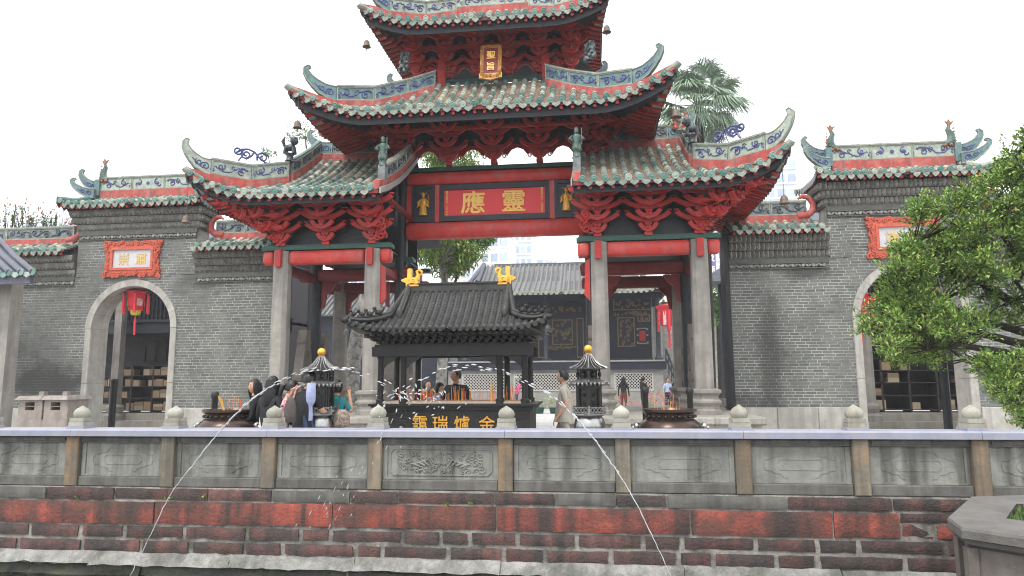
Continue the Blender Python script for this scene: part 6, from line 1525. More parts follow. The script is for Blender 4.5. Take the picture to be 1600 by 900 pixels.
# ================================================================ THE THEATRE STAGE BEHIND
YS = 21.0
def gx(px): return at(px, 560, YS).x
def gz(px, py): return at(px, py, YS).z
x0, x1 = gx(700), gx(1036); zfl = gz(900, 578)
st = thing('theatre_stage', ((x0 + x1) / 2, YS + 3, 0), 'dark timber opera stage with gilded carved panels under a grey tiled roof', 'stage')
mb = MB(); mb.bx(x0, x1, YS + .1, YS + 6, 0, zfl); mb.build('stage_base', 'stage_gray', st)
mb = MB(); mb.bx(x0 - .1, x1 + .15, YS - .1, YS + 6, zfl, zfl + .42); mb.build('stage_edge', 'stage_wood', st)
mb = MB(); mb.bx(x0 - .15, x1 + .2, YS - .16, YS + 6, zfl + .42, zfl + .5); mb.build('stage_floor', 'stage_gray', st)
for a, b in ((722, 792), (802, 908), (959, 1020)):      # white lattices
    xa, xb = gx(a), gx(b); za, zb = .95, gz(900, 583); mb = MB(); y = YS + .06
    mb.bx(xa, xb, y, y + .04, za, za + .07); mb.bx(xa, xb, y, y + .04, zb - .07, zb); mb.bx(xa, xa + .07, y, y + .04, za + .07, zb - .07); mb.bx(xb - .07, xb, y, y + .04, za + .07, zb - .07)
    fr_ = mb.build('lattice', 'lattice_white', st); l = MB(); n = int((xb - xa) / .17); hh = zb - za - .14
    for i in range(-6, n + 6):
        for s in (1, -1):
            xs_, xe = xa + .07 + i * .17, xa + .07 + i * .17 + s * hh; zs_, ze = za + .07, zb - .07
            lo, hi = xa + .05, xb - .05
            def clip(xq, zq, xr_, zr_):
                if (xq < lo and xr_ < lo) or (xq > hi and xr_ > hi): return None
                t0, t1 = 0., 1.; dx = xr_ - xq
                for lim, sg_ in ((lo, 1), (hi, -1)):
                    f0 = (xq - lim) * sg_; f1 = (xr_ - lim) * sg_
                    if f0 < 0: t0 = max(t0, f0 / (f0 - f1))
                    if f1 < 0: t1 = min(t1, f0 / (f0 - f1))
                if t0 >= t1: return None
                return (xq + dx * t0, zq + (zr_ - zq) * t0, xq + dx * t1, zq + (zr_ - zq) * t1)
            c = clip(xs_, zs_, xe, ze)
            if c: l.tube([(c[0], y + .02 + .005 * s, c[1]), (c[2], y + .02 + .005 * s, c[3])], .025, 4)
    l.build('lattice_bars', 'lattice_white', fr_, kind='stuff'); mb = MB(); mb.bx(xa, xb, YS + .085, YS + .098, za, zb); mb.build('lattice_back', 'dark_void', fr_)
zc = gz(900, 468)
mb = MB(); mb.bx(x0 + .1, x1 + .1, YS + 2.2, YS + 2.35, zfl + .5, zc + .6); mb.build('back_screen', 'stage_wood', st)
for px in (726, 853, 947, 1031):
    mb = MB(); x = gx(px); mb.lathe([(.24, 0), (.24, .1), (.16, .18), (.13, .3), (.12, zc + .3 - zfl - .5)], 12, c=(x, YS + .4, zfl + .5)); mb.build('stage_post', 'navy_wood' if px != 947 else 'stage_wood', st, smooth=40)
mb = MB(); mb.bx(x0 - .2, x1 + .1, YS + .3, YS + .5, zc, zc + .35); mb.build('stage_beam', 'stage_wood', st)
mb = MB(); mb.bx(x0 - .4, x1 + .3, YS - .1, YS + .1, zc + .35, zc + .55); mb.build('eave_frieze', 'gold_dim', st)
rn = random.Random(8); mb = MB()
for i in range(150):
    x = rn.uniform(x0 - .3, x1 + .2); mb.tube([(x + a, YS - .13, zc + .44 + b) for a, _, b in spiral(0, 0, .09, .02, rn.random() * 6, 1.2, 6)], .03, 4)
tag(mb.build('frieze_carving', 'gold_dim', st), kind='stuff')
# gilded panels on the screen
def gpanel(pa, pb, ya, yb, dense=60, border=True):
    xa, xb = at(pa, 500, YS + 2.1).x, at(pb, 500, YS + 2.1).x; za, zb = at(800, yb, YS + 2.1).z, at(800, ya, YS + 2.1).z; y = YS + 2.16; mb = MB(); mb.bx(xa, xb, y, y + .06, za, zb, 1)
    if border:
        for a, b, c, d in ((xa - .06, xb + .06, za - .06, za), (xa - .06, xb + .06, zb, zb + .06), (xa - .06, xa, za, zb), (xb, xb + .06, za, zb)): mb.bx(a, b, y - .04, y + .06, c, d, 0)
    for i in range(dense):
        mb.tube([(rn.uniform(xa + .08, xb - .08) * 0 + cx_ + a, y - .01, cz_ + b) for cx_, cz_ in [(rn.uniform(xa + .06, xb - .06), rn.uniform(za + .06, zb - .06))] for a, _, b in spiral(0, 0, rn.uniform(.05, .12), .02, rn.random() * 6, 1.1, 6)], .03, 4, 0)
    mb.build('gilt_panel', ['gold_dim', 'stage_wood'], st)
gpanel(864, 893, 502, 538, 26); gpanel(842, 850, 500, 558, 0); gpanel(902, 910, 500, 558, 0); gpanel(966, 990, 500, 542, 22); gpanel(960, 1018, 468, 486, 26); gpanel(856, 910, 480, 489, 20, False); gpanel(960, 1018, 488, 496, 18, False); gpanel(855, 905, 541, 547, 22, False); gpanel(998, 1014, 496, 504, 6); gpanel(758, 775, 500, 545, 16)
xa = at(1004, 525, YS + 2.1); mb = MB(); mb.bx(xa.x - .17, xa.x + .17, YS + 2.1, YS + 2.15, xa.z - .3, xa.z + .3, 1)
for a in (-.32, .22): 
    for b in (-.42, .0, .34): mb.bx(xa.x + a, xa.x + a + .1, YS + 2.08, YS + 2.15, xa.z + b, xa.z + b + .1, 0)
for b in (-.45, .40): mb.bx(xa.x - .22, xa.x + .22, YS + 2.07, YS + 2.15, xa.z + b, xa.z + b + .06, 0)
mb.build('carved_square', ['cer_trim', 'red'], st)
mb = MB(); xx = gx(1024)
for i in range(5): mb.tube([(xx + .09 * i, YS + 1.2 + .05 * (i % 2), gz(900, 478)), (xx + .08 * i, YS + 1.2, zfl + .5)], [.05, .07], 6)
mb.build('drape', 'stage_gray', st)
mb = MB(); n = 24; za_, zb_ = zfl + .5, gz(900, 560)
mb.bx(gx(952), gx(1022), YS + .55, YS + .6, za_, zb_)
for i in range(n): mb.tube([(gx(952) + (gx(1022) - gx(952)) * i / n, YS + .53, za_), (gx(952) + (gx(1022) - gx(952)) * (i + .5) / n, YS + .53, zb_)], .05, 5)
mb.build('dark_cloth', 'navy_wood', st)
# stage roof
ze = at(900, 455, YS - 1.2).z; zr_ = at(900, 412, YS + 3.).z
RS = Half(gx(880), 1, 0, gx(1000) - gx(880), at(1050, 440, YS - 1.2).x - gx(880), YS - 1.2, YS + 3.2, YS + .6, ze, zr_ - ze, .75, .3)
RL = Half(gx(880), -1, 0, gx(880) - gx(742), gx(880) - gx(700), YS - 1.2, YS + 3.2, YS + .6, ze, zr_ - ze, .5, .3)
rt = MB().bx(gx(760), gx(1000), YS + 3.1, YS + 3.3, zr_ - .05, zr_ + .12).build('stage_roof', 'roof_grey', st)
nrow = 0
for R in (RS, RL):
    u = .1
    while u < R.xc - .1:
        tm = R.tmax(u); n = max(2, int(14 * tm)); mb = MB()
        mb.tube([R.P(u, tm * k / n, .03) for k in range(n + 1)], .075, 6); p = R.P(u, 0, .02); mb.lathe([(.09, 0), (.09, .03)], 7, X=T(p) @ RX(pi / 2), m=1); p = R.P(u + .14, 0, -.06); mb.lathe([(.11, 0), (.11, .03)], 6, X=T(p) @ RX(pi / 2), m=1)
        mb.build('tile_row', ['roof_grey', 'cer_trim'], rt, smooth=50); u += .28
    dk = MB(); uu = [R.xc * i / 16 for i in range(17)]
    for dz in (-.005, -.12):
        rows = [[R.P(u, R.tmax(u) * k / 6, dz) for u in uu] for k in range(7)]
        for k in range(6): dk.strip(rows[k], rows[k + 1], 0 if dz > -.1 else 1, flip=(dz == -.12) == (R.sg > 0))
        f = R.Yf - R.ext; b = 2 * R.Yr - f; ys = [f + (b - f) * i / 16 for i in range(17)]; rs = [[R.side(Y, k / 4, dz) for Y in ys] for k in range(5)]
        for k in range(4): dk.strip(rs[k], rs[k + 1], 0 if dz > -.1 else 1, flip=(dz == -.12) == (R.sg > 0))
    dk.build('roof_deck', ['roof_grey', 'stage_wood'], rt)
    mb = MB(); mb.tube([R.hip(h, .12) for h in (0, .3, .6, .9)], .14, 8); mb.build('hip_ridge', 'roof_blue', rt, smooth=45)
    mb = MB(); mb.tube([R.P(R.xg, t, .15) for t in (R.tk, .7, .99)], .15, 6); mb.build('gable_ridge', 'roof_blue', rt, smooth=45)
# lantern-like red banners beside the stage
p = at(1045, 500, YS - 1); t = thing('hanging_lantern', (p.x, p.y, 0), 'large red and white paper lantern with tassels, hanging right of the stage', 'lantern')
za, zb = at(1045, 517, YS - 1).z, at(1045, 478, YS - 1).z; w_ = .5
mb = MB(); mb.lathe([(.42, za + .25), (.55, zb - .2), (.62, zb - .12), (.66, zb), (.2, zb + .1)], 6, c=(p.x, p.y, 0)); mb.build('lantern_body', 'lantern_red', t)
for k in range(6):
    a = pi / 6 + k * pi / 3; mb = MB(); mb.box(0, -.49, (za + zb) / 2, .16, .02, (zb - za) * .55, 0, T((p.x, p.y, 0)) @ RZ(a)); mb.build('paper_panel', 'lantern_white', t)
    mb = MB(); mb.box(.27, -.54, (za + zb) / 2 - .15, .12, .03, (zb - za) * .8, 0, T((p.x, p.y, 0)) @ RZ(a)); mb.build('streamer', 'lantern_red', t)
mb = MB(); mb.tube([(p.x, p.y, za + .25), (p.x, p.y, za - .9)], [.05, .07], 6); mb.build('tassel', 'lantern_red', t)
mb = MB(); mb.tube([(p.x, p.y, zb), (p.x, p.y, zb + 2.2)], .015, 4); mb.build('cord', 'wire', t)
# stair rail right of the stage
mb = MB(); a, b = at(1040, 545, YS - .6), at(1062, 600, YS - .6); mb.tube([a, b], .06, 6); mb.tube([a + Vector((0, 0, -.5)), b + Vector((0, 0, -.4))], .05, 6)
for k in range(6): q = a.lerp(b, k / 5); mb.tube([q, Vector((q.x, q.y, max(0, q.z - 1.)))], .035, 5)
tag(mb.build('stair_rail', 'navy_wood', origin=(b.x, b.y, 0)), 'dark blue stair railing rising to the right end of the stage', 'railing')

# ---- flower pots and benches in the court
rn = random.Random(31)
def pot(px, Y, label, red=True, s=1.):
    p = at(px, 615, Y); t = thing('potted_flowers' if red else 'potted_plant', (p.x, p.y, 0), label, 'potted plant', 'flower pots before the stage')
    mb = MB(); mb.lathe([(.20 * s, 0), (.27 * s, .3 * s), (.29 * s, .3 * s), (.29 * s, .34 * s), (.02, .33 * s)], 12, c=(p.x, p.y, 0)); mb.build('pot', 'granite_light' if red else 'green_paint', t)
    lf = MB(); fl = MB()
    for k in range(110):
        a = rn.uniform(0, 6.28); r = .34 * s * sqrt(rn.random()); c = Vector((p.x + r * cos(a), p.y + r * sin(a), (.36 + rn.random() * .5) * s)); l = rn.uniform(.05, .1)
        d = Vector((cos(a), sin(a), rn.uniform(-.3, .8))).normalized() * l; q = d.orthogonal().normalized() * l * .35
        (fl if red and c.z > .52 * s and rn.random() < .75 else lf).add([c, c + d * .5 + q, c + d, c + d * .5 - q], [(0, 1, 2, 3)])
    lf.build('leaves', 'leaf', t, kind='stuff'); 
    if fl.v: fl.build('blossoms', 'flower', t, kind='stuff')
pot(1032, 9.5, 'tall pot of red flowers right of the person all in black', True, 1.35); pot(1022, 10.5, 'pot of red flowers beside the tallest red flowers', True, 1.2); pot(990, 12., 'low pot of red flowers between the two women in black', True, .8); pot(955, 9.0, 'pot of red flowers beside the right stone column', True, 1.1); pot(902, 12.0, 'pot of red flowers behind the right incense tower', True, 1.2)
pot(842, 15.5, 'low green potted plant left of the man in beige', False, .9); pot(866, 15.5, 'low green potted plant nearest the man in beige', False, .9); pot(778, 12.5, 'pot of red flowers seen through the black pavilion burner', True, 1.2)
def bench(px, Y, w_, label):
    p = at(px, 625, Y); t = thing('stone_bench', (p.x, p.y, 0), label, 'bench', 'benches in the court')
    mb = MB(); mb.bx(p.x - w_ / 2, p.x + w_ / 2, p.y - .2, p.y + .2, .42, .50); mb.build('seat', 'bench_wood', t)
    for q in (-1, 1): mb = MB(); mb.bx(p.x + q * w_ * .38 - .08, p.x + q * w_ * .38 + .08, p.y - .15, p.y + .15, 0, .42); mb.build('leg', 'granite_light', t)
M['bench_wood'] = mat('bench_wood', (.40, .22, .16), .7, (.3, .17, .12), 4)
bench(985, 8.4, 1.8, 'pinkish bench seen through the right side bay'); bench(846, 12, .01 + 1.2, 'bench behind the man in beige') if False else None
# stone lattice balustrade piece seen beside the right wall
p = at(1128, 600, 6.5); t = thing('stone_balustrade', (p.x, p.y, 0), 'pale stone balustrade with knobbed posts beside the right brick wall', 'balustrade')
for q in (-.42, .42): mb = MB(); mb.bx(p.x + q - .12, p.x + q + .12, p.y - .12, p.y + .12, 0, 1.15); mb.lathe([(.1, 1.15), (.13, 1.2), (.06, 1.3)], 10, c=(p.x + q, p.y, 0)); mb.build('post', 'granite_light', t)
mb = MB(); mb.bx(p.x - .3, p.x + .3, p.y - .06, p.y + .06, 0, .5); mb.bx(p.x - .3, p.x + .3, p.y - .06, p.y + .06, .72, .95); mb.bx(p.x - .06, p.x + .06, p.y - .06, p.y + .06, .5, .72); mb.build('panel', 'granite_light', t)
# brick side building behind the right bay, with a small dark canopy
p = at(1090, 560, 25.); t = thing('brick_building', (p.x, p.y, 0), 'grey brick building with a tiled eave to the right of the stage', 'building')
xa, xb = at(1036, 560, 25.).x, at(1150, 560, 25.).x; zt_ = at(1060, 470, 25.).z
mb = MB(); mb.bx(xa, xb, 25., 29, 0, zt_); mb.build('wall', 'corbel', t)
mb = MB(); mb.add([(xa - .3, 24.6, zt_ - .1), (xb + .3, 24.6, zt_ - .1), (xb + .3, 27, zt_ + 1.4), (xa - .3, 27, zt_ + 1.4)], [(0, 1, 2, 3)])
x = xa - .2
while x < xb + .2: mb.tube([(x, 24.6, zt_ - .05), (x, 27, zt_ + 1.45)], .08, 6); x += .3
mb.build('roof', 'tile', t)
mb = MB(); mb.bx(xa, xb, 24.8, 25, zt_ - .75, zt_ - .2); mb.build('cornice', 'cer_trim', t)
p = at(1125, 440, 14.); mb = MB(); X = T((p.x, p.y, 0)); zc_ = at(1110, 432, 14.).z
mb.add([(-1.1, -1, zc_ - .35), (1.1, -1, zc_ - .35), (1.1, 1, zc_ - .35), (-1.1, 1, zc_ - .35), (0, 0, zc_ + .35)], [(0, 1, 4), (1, 2, 4), (2, 3, 4), (3, 0, 4), (3, 2, 1, 0)], 0, X)
t = thing('canopy', (p.x, p.y, 0), 'small dark pyramid roofed canopy behind the right brick wall', 'canopy'); mb.build('canopy_roof', 'roof_blue', t)
mb = MB(); mb.lathe([(.1, 0), (.1, zc_ - .3)], 10, X=X); mb.build('canopy_post', 'navy_wood', t)

# ================================================================ SIDE HALLS BEHIND THE ARCHWAYS
def hall(sg):
    S = lambda x: sg * x; Yh = 7.2
    t = thing('side_hall', (sg * 12, Yh + 2, 0), 'dark timber hall with shelves of goods behind the %s arched doorway' % ('left' if sg < 0 else 'right'), 'hall', 'halls behind the arched doorways')
    mb = MB(); mb.bx(*sorted((S(8.2), S(19))), Yh + 1.6, Yh + 1.8, .5, 7.0); mb.bx(*sorted((S(8.2), S(8.3))), Yh, Yh + 1.6, .5, 6.2); mb.build('back_wall', 'hall_wood', t)
    mb = MB(); mb.bx(*sorted((S(8.2), S(19))), Yh - .6, Yh + 1.6, 0, .22); mb.bx(*sorted((S(8.2), S(19))), Yh - .1, Yh + 1.6, .22, .45); mb.build('plinth', 'podium', t)
    mb = MB(); mb.bx(*sorted((S(8.2), S(19))), Yh + .1, Yh + .3, 3.35, 3.75); mb.bx(*sorted((S(8.2), S(19))), Yh + .02, Yh + .36, 3.75, 3.85); mb.bx(*sorted((S(8.2), S(19))), Yh + .1, Yh + .2, 5.0, 5.12); mb.bx(*sorted((S(8.2), S(19))), Yh + .3, Yh + 1.6, 3.6, 3.7); mb.build('gallery_beam', 'navy_wood', t)
    bme_ = MB().lathe([(.035, 0), (.05, .1), (.03, .35), (.05, .6), (.03, .85), (.04, 1.15)], 8).mesh('baluster', 'navy_wood')
    x = 8.4
    while x < 17: inst('baluster', bme_, t, T((S(x), Yh + .15, 3.85))); x += .16
    mb = MB(); mb.add([(S(8), Yh - .9, 6.0), (S(19), Yh - .9, 6.0), (S(19), Yh + 2.2, 7.6), (S(8), Yh + 2.2, 7.6)], [(0, 1, 2, 3)]); mb.bx(*sorted((S(8), S(19))), Yh - .9, Yh + 2, 5.9, 5.98); mb.build('hall_roof', 'roof_blue', t)
    for x in ((-at(182, 600, Yh - .25).x, 17.5) if sg < 0 else (11.2, 14.2)):
        mb = MB(); mb.lathe([(.34, .22), (.34, .4), (.24, .48), (.3, .62), (.3, .7), (.2, .8)], 12, c=(S(x), Yh - .25, 0)); mb.lathe([(.2, .8), (.19, 5.9)], 4, c=(S(x), Yh - .25, 0), rot=pi / 4); mb.build('stone_pillar', 'granite', t)
    # shelving with boxes
    rn = random.Random(40 + sg); sh = MB(); y0, y1 = Yh + .5, Yh + 1.1
    zs = [.55, 1.0, 1.42, 1.82, 2.2]
    for z in zs: sh.bx(*sorted((S(8.5), S(17))), y0, y1, z - .03, z)
    x = 8.5
    while x < 17: sh.bx(S(x) - .03, S(x) + .03, y0, y1, .45, 2.2); x += .85
    s_ = sh.build('shelf', 'box_frame', t)
    boxme = [MB().bx(0, w_, -.02, .35, 0, h_).mesh('goods_box', 'box_wood') for w_, h_ in ((.34, .15), (.24, .22), (.38, .11), (.30, .26))]
    cnt = 0
    for z in zs[:-1]:
        x = 8.55
        while x < 15.5 and cnt < 150:
            k = rn.randrange(4); w_ = (.34, .24, .38, .30)[k]; h_ = (.15, .22, .11, .26)[k]
            if rn.random() < (.8 if sg < 0 else .35):
                xx = S(x) if sg > 0 else S(x) - w_
                inst('goods_box', boxme[k], s_, T((xx, y0 + .03, z))); cnt += 1
                if h_ < .2: inst('goods_box', boxme[k], s_, T((xx, y0 + .035, z + h_ + .002))); cnt += 1
            x += w_ + .03
    for x in [9 + .45 * i for i in range(14)]:
        mb = MB(); h_ = rn.uniform(.6, 1.0); mb.bx(S(x) - .14, S(x) + .14, Yh + 1.54, Yh + 1.59, 2.35, 2.35 + h_); mb.build('display_scroll', rn.choice(['corbel', 'granite', 'gold_dim', 'hall_wood']), t)
M['box_frame'] = mat('box_frame', (.035, .03, .028), .6, var=.2)
hall(-1); hall(1)
# lanterns in the two arches
def lantern(px, py, Y, label, s=1.):
    p = at(px, py, Y); t = thing('palace_lantern', (p.x, p.y, p.z), label, 'lantern', 'lanterns in the arched doorways'); X = T(p) @ SCL(s, s, s)
    mb = MB(); mb.lathe([(.20, -.26), (.26, .2)], 6, X=X); mb.build('shade', 'lantern_red', t)
    for k in range(6):
        a = k * pi / 3; mb = MB(); mb.box(0, -.205, -.03, .15, .015, .30, 0, X @ RZ(a + pi / 3 * 0) @ RX(-.1)); mb.build('picture_panel', 'lantern_white' if k % 2 else 'lantern_red', t)
    mb = MB(); mb.lathe([(.27, .2), (.33, .24), (.33, .27), (.12, .30), (.10, .34)], 6, X=X); mb.lathe([(.22, -.29), (.22, -.26)], 6, X=X); mb.build('frame', 'lantern_red', t)
    mb = MB(); mb.lathe([(.15, -.29), (.13, -.38), (.10, -.42), (.04, -.43)], 12, X=X); mb.build('base_cup', 'lantern_yellow', t)
    for k in range(6):
        a = k * pi / 3; mb = MB(); c = Vector((.33 * cos(a), .33 * sin(a), 0)); mb.tube([X @ (c * .8 + Vector((0, 0, .24))), X @ (c * 1.12 + Vector((0, 0, .2)))], .025, 6); mb.build('horn_bracket', 'navy_wood', t); mb = MB(); mb.tube([X @ (c * 1.1 + Vector((0, 0, .18))), X @ (c * 1.1 + Vector((0, 0, -.38)))], [.025, .035], 6); mb.build('tassel', 'lantern_red', t)
    mb = MB(); mb.tube([X @ Vector((0, 0, -.43)), X @ Vector((0, 0, -.62)), X @ Vector((0, 0, -1.0))], [.01, .035, .03], 6); mb.build('long_tassel', 'lantern_red', t)
    mb = MB(); mb.tube([X @ Vector((0, 0, .3)), X @ Vector((0, 0, .9))], .012, 5); mb.build('cord', 'wire', t)
lantern(213, 470, 2.5, 'red palace lantern with picture panels and tassels in the left arched doorway')
lantern(1343, 476, 2.5, 'red palace lantern in the right arched doorway, half hidden by leaves')
p1_, p2_ = at(150, 603, 4.2), at(178, 606, 4.2); mb = MB(); mb.tube([p1_, p2_], .025, 6); mb.lathe([(.10, 0), (.10, p2_.z + .2), (.12, p2_.z + .22), (.08, p2_.z + .28)], 8, c=(p2_.x, p2_.y, 0)); tag(mb.build('barrier', 'barrier_mix', origin=(p2_.x, p2_.y, 0)) if False else mb.build('barrier_pole', 'black_wood', origin=(p2_.x, p2_.y, 0)), 'dark post with a bar inside the left arched doorway', 'post')
p = at(1478, 620, 4.); mb = MB(); mb.lathe([(.11, 0), (.11, 2.0), (.13, 2.05), (.08, 2.15)], 12, c=(p.x, p.y, 0)); tag(mb.build('timber_post', 'black_wood', origin=(p.x, p.y, 0)), 'stout dark post inside the right arched doorway', 'post')

# blue-tiled porch at the far left
p = at(0, 560, -1.2); t = thing('tiled_porch', (p.x - .3, p.y, 0), 'corner of a blue-grey tiled porch on a stone pillar at the far left', 'porch')
mb = MB(); x = at(8, 560, -1.2).x; mb.bx(x - .4, x, p.y, p.y + .35, 0, at(5, 425, -1.2).z); mb.build('stone_pillar', 'granite', t)
a0, b0 = at(52, 422, -1.9), at(0, 378, .2)
mb = MB(); 
for k in range(9):
    e = Vector((a0.x - .30 * k, -1.9, a0.z - .04)); top_ = at(-3, 372, .6) - Vector((.30 * k, 0, 0)); m2 = MB(); m2.tube([e, e.lerp(top_, .5) - Vector((0, 0, .06)), top_], .075, 8); m2.lathe([(.085, 0), (.085, .03)], 8, X=T(e) @ RX(pi / 2), m=1); m2.build('tile_row', ['roof_blue', 'tile_cap'], t, smooth=50)
    if k: m3 = MB(); m3.prism([(-.1, .03), (-.08, -.05), (0, -.1), (.08, -.05), (.1, .03)], -.01, .01, 0, T(e + Vector((.15, 0, -.03)))); m3.build('drip_tile', 'tile_cap', t)
mb.add([Vector((a0.x + .05, -1.9, a0.z - .08)), at(-3, 374, .6) - Vector((0, 0, .06)), at(-3, 374, .6) - Vector((3, 0, .06)), Vector((a0.x - 2.7, -1.9, a0.z - .08))], [(0, 1, 2, 3)]); mb.bx(a0.x - 2.7, a0.x - .1, -1.85, -1.75, a0.z - .3, a0.z - .1); mb.build('porch_roof', 'roof_blue', t)

# left background hall with ornamented ridge, seen through the left bay
p = at(535, 500, 24.); t = thing('old_hall', (p.x, p.y, 0), 'dark hall with a grey roof and ornate ridge, behind the left side bay', 'hall')
xa, xb = at(440, 500, 24.).x, at(700, 500, 24.).x; zt_ = at(535, 492, 24.).z
mb = MB(); mb.bx(xa, xb, 24.5, 28, 0, zt_); mb.build('hall_front', 'stage_wood', t)
mb = MB(); zr2 = at(535, 470, 25.).z + .4; mb.add([(xa, 23.6, zt_ - .1), (xb, 23.6, zt_ - .1), (xb, 27, zr2 + .6), (xa, 27, zr2 + .6)], [(0, 1, 2, 3), (3, 2, 1, 0)]); x = xa
while x < xb: mb.tube([(x, 23.6, zt_ - .05), (x, 27, zr2 + .66)], .08, 6); x += .3
mb.build('hall_roof', 'roof_grey', t)
M['ridge_clay'] = mat('ridge_clay', (.30, .22, .18), .7, (.14, .16, .17), 8., .3)
mb = MB(); rn = random.Random(3); c = at(540, 445, 27.)
for i in range(90): q = Vector((c.x + rn.gauss(0, .45), 27 + rn.uniform(-.1, .1), c.z - .9 + abs(rn.gauss(0, .8)) * (1 - .4 * rn.random()))); mb.ell(q, (.10, .06, .13), 6, 4)
mb.build('ridge_sculpture', 'ridge_clay', t, kind='stuff')

for px, py in ((585, 600), (705, 565)):
    pass

# ================================================================ HIGH-RISES
def tower_block(px0, px1, pytop, Y, label, mt='concrete_far', nx=5, nf=12, fh=3.2, crown=None, depth=14, wmat='window_far'):
    a, b = at(px0, 450, Y), at(px1, 450, Y); zt_ = at((px0 + px1) / 2, pytop, Y).z; t = thing('apartment_tower', ((a.x + b.x) / 2, Y + depth / 2, 0), label, 'high-rise', 'far high-rise buildings')
    mb = MB(); mb.bx(a.x, b.x, Y, Y + depth, 0, zt_); mb.bx(a.x - .2, b.x + .2, Y - .2, Y + depth, zt_, zt_ + .8)
    if crown: mb.bx(a.x + (b.x - a.x) * crown[0], a.x + (b.x - a.x) * crown[1], Y + 2, Y + depth - 1, zt_ + .8, zt_ + crown[2])
    mb.build('wall', mt, t)
    W = (b.x - a.x) / nx; ww, wh = W * .68, fh * .52
    fm_ = MB(); fm_.bx(-ww / 2, ww / 2, -.12, .1, 0, wh); me_ = fm_.mesh('window', wmat)
    bl = MB()
    for f in range(nf):
        z = zt_ - (f + 1) * fh + .6
        if z < 1: break
        bl.bx(a.x - .1, b.x + .1, Y - .45, Y, z - .55, z - .15)
        for i in range(nx): inst('window', me_, t, T((a.x + W * (i + .5), Y, z)))
        for i in range(nx + 1): bl.bx(a.x + W * i - .25, a.x + W * i + .25, Y - .35, Y, z - .15, z + wh)
    bl.build('balcony_bands', 'concrete_far', t, kind='stuff')
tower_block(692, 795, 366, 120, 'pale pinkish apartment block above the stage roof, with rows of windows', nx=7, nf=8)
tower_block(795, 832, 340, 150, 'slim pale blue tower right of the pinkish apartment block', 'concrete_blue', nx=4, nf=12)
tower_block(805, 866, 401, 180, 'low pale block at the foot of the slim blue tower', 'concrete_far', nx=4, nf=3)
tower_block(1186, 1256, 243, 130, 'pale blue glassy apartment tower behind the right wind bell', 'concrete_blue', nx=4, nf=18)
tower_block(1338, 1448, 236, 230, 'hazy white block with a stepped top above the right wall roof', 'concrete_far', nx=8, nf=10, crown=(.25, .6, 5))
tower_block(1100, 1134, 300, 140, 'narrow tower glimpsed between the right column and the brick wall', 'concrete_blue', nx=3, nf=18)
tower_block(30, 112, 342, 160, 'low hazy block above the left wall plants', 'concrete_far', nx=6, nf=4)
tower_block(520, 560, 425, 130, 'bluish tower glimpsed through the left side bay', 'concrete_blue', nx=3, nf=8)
p = at(1108, 420, 60.); mb = MB(); X = T(p); mb.bx(-.75, .75, 0, .3, -5, 2.2, 0, X); sgn_ = tag(mb.build('vertical_sign', 'violet', origin=tuple(p)), 'violet vertical sign with white characters beyond the right bay', 'sign')
for i, ch in enumerate('级领寓'):
    mb = MB(); glyphs(mb, ch, 1.1, X @ T((.1, -.02, 1.3 - 1.5 * i)), 0, .02, .02); mb.build('character', 'white_paint', sgn_)
for xx in (p.x - .5, p.x + .5): mb = MB(); mb.tube([(xx, p.y + .15, 0), (xx, p.y + .15, p.z - 5)], .12, 8); mb.build('sign_leg', 'stage_gray', sgn_)
# ================================================================ TREES AND PLANTS
def leaf_quad(mb, c, d, up, l, w):
    d = d.normalized(); s = d.cross(up)
    if s.length < 1e-4: s = d.orthogonal()
    s = s.normalized() * w * .5; n = s.cross(d).normalized() * l * .12
    mb.add([c, c + d * l * .45 + s + n, c + d * l, c + d * l * .45 - s + n], [(0, 1, 2, 3)])
def rvec(rn): 
    while True:
        v = Vector((rn.uniform(-1, 1), rn.uniform(-1, 1), rn.uniform(-1, 1)))
        if .05 < v.length < 1: return v.normalized()

# ---- the small-leaved tree leaning in from the right
rn = random.Random(77)
TY = -5.6
base = Vector((10.2, TY + .3, 0)); ft = thing('ficus_tree', tuple(base), 'leafy small-leaved green tree leaning in from the right over the parapet', 'tree')
blobs = []
poly = [(1615, 175), (1590, 190), (1562, 235), (1545, 262), (1505, 285), (1470, 292), (1432, 305), (1412, 332), (1398, 372), (1362, 398), (1352, 428), (1368, 455), (1340, 488), (1332, 520), (1350, 545), (1362, 575), (1395, 590), (1440, 588), (1478, 592), (1500, 570), (1530, 590), (1545, 628), (1572, 650), (1600, 690), (1640, 690), (1700, 500), (1700, 250)]
def inside(x, y):
    r = False; n = len(poly)
    for i in range(n):
        (x0, y0), (x1, y1) = poly[i], poly[(i + 1) % n]
        if (y0 > y) != (y1 > y) and x < (x1 - x0) * (y - y0) / (y1 - y0) + x0: r = not r
    return r
while len(blobs) < 285:
    px, py = rn.uniform(1325, 1700), rn.uniform(170, 695)
    if not all(inside(px + q * 22, py + r * 22) for q, r in ((1, 0), (-1, 0), (0, 1), (0, -1))): continue
    if 430 < py < 560 and px > 1470 and rn.random() < .62: continue
    if 300 < py < 420 and px > 1530 and rn.random() < .3: continue
    blobs.append(at(px, py, TY + rn.uniform(-.9, .9)))
fork = at(1690, 560, TY + .25)
br = MB(); br.tube([base, base + Vector((-.05, 0, .7)), base.lerp(fork, .7), fork], [.20, .16, .14, .12], 10); br.build('trunk', 'bark', ft, smooth=60)
limbs = []
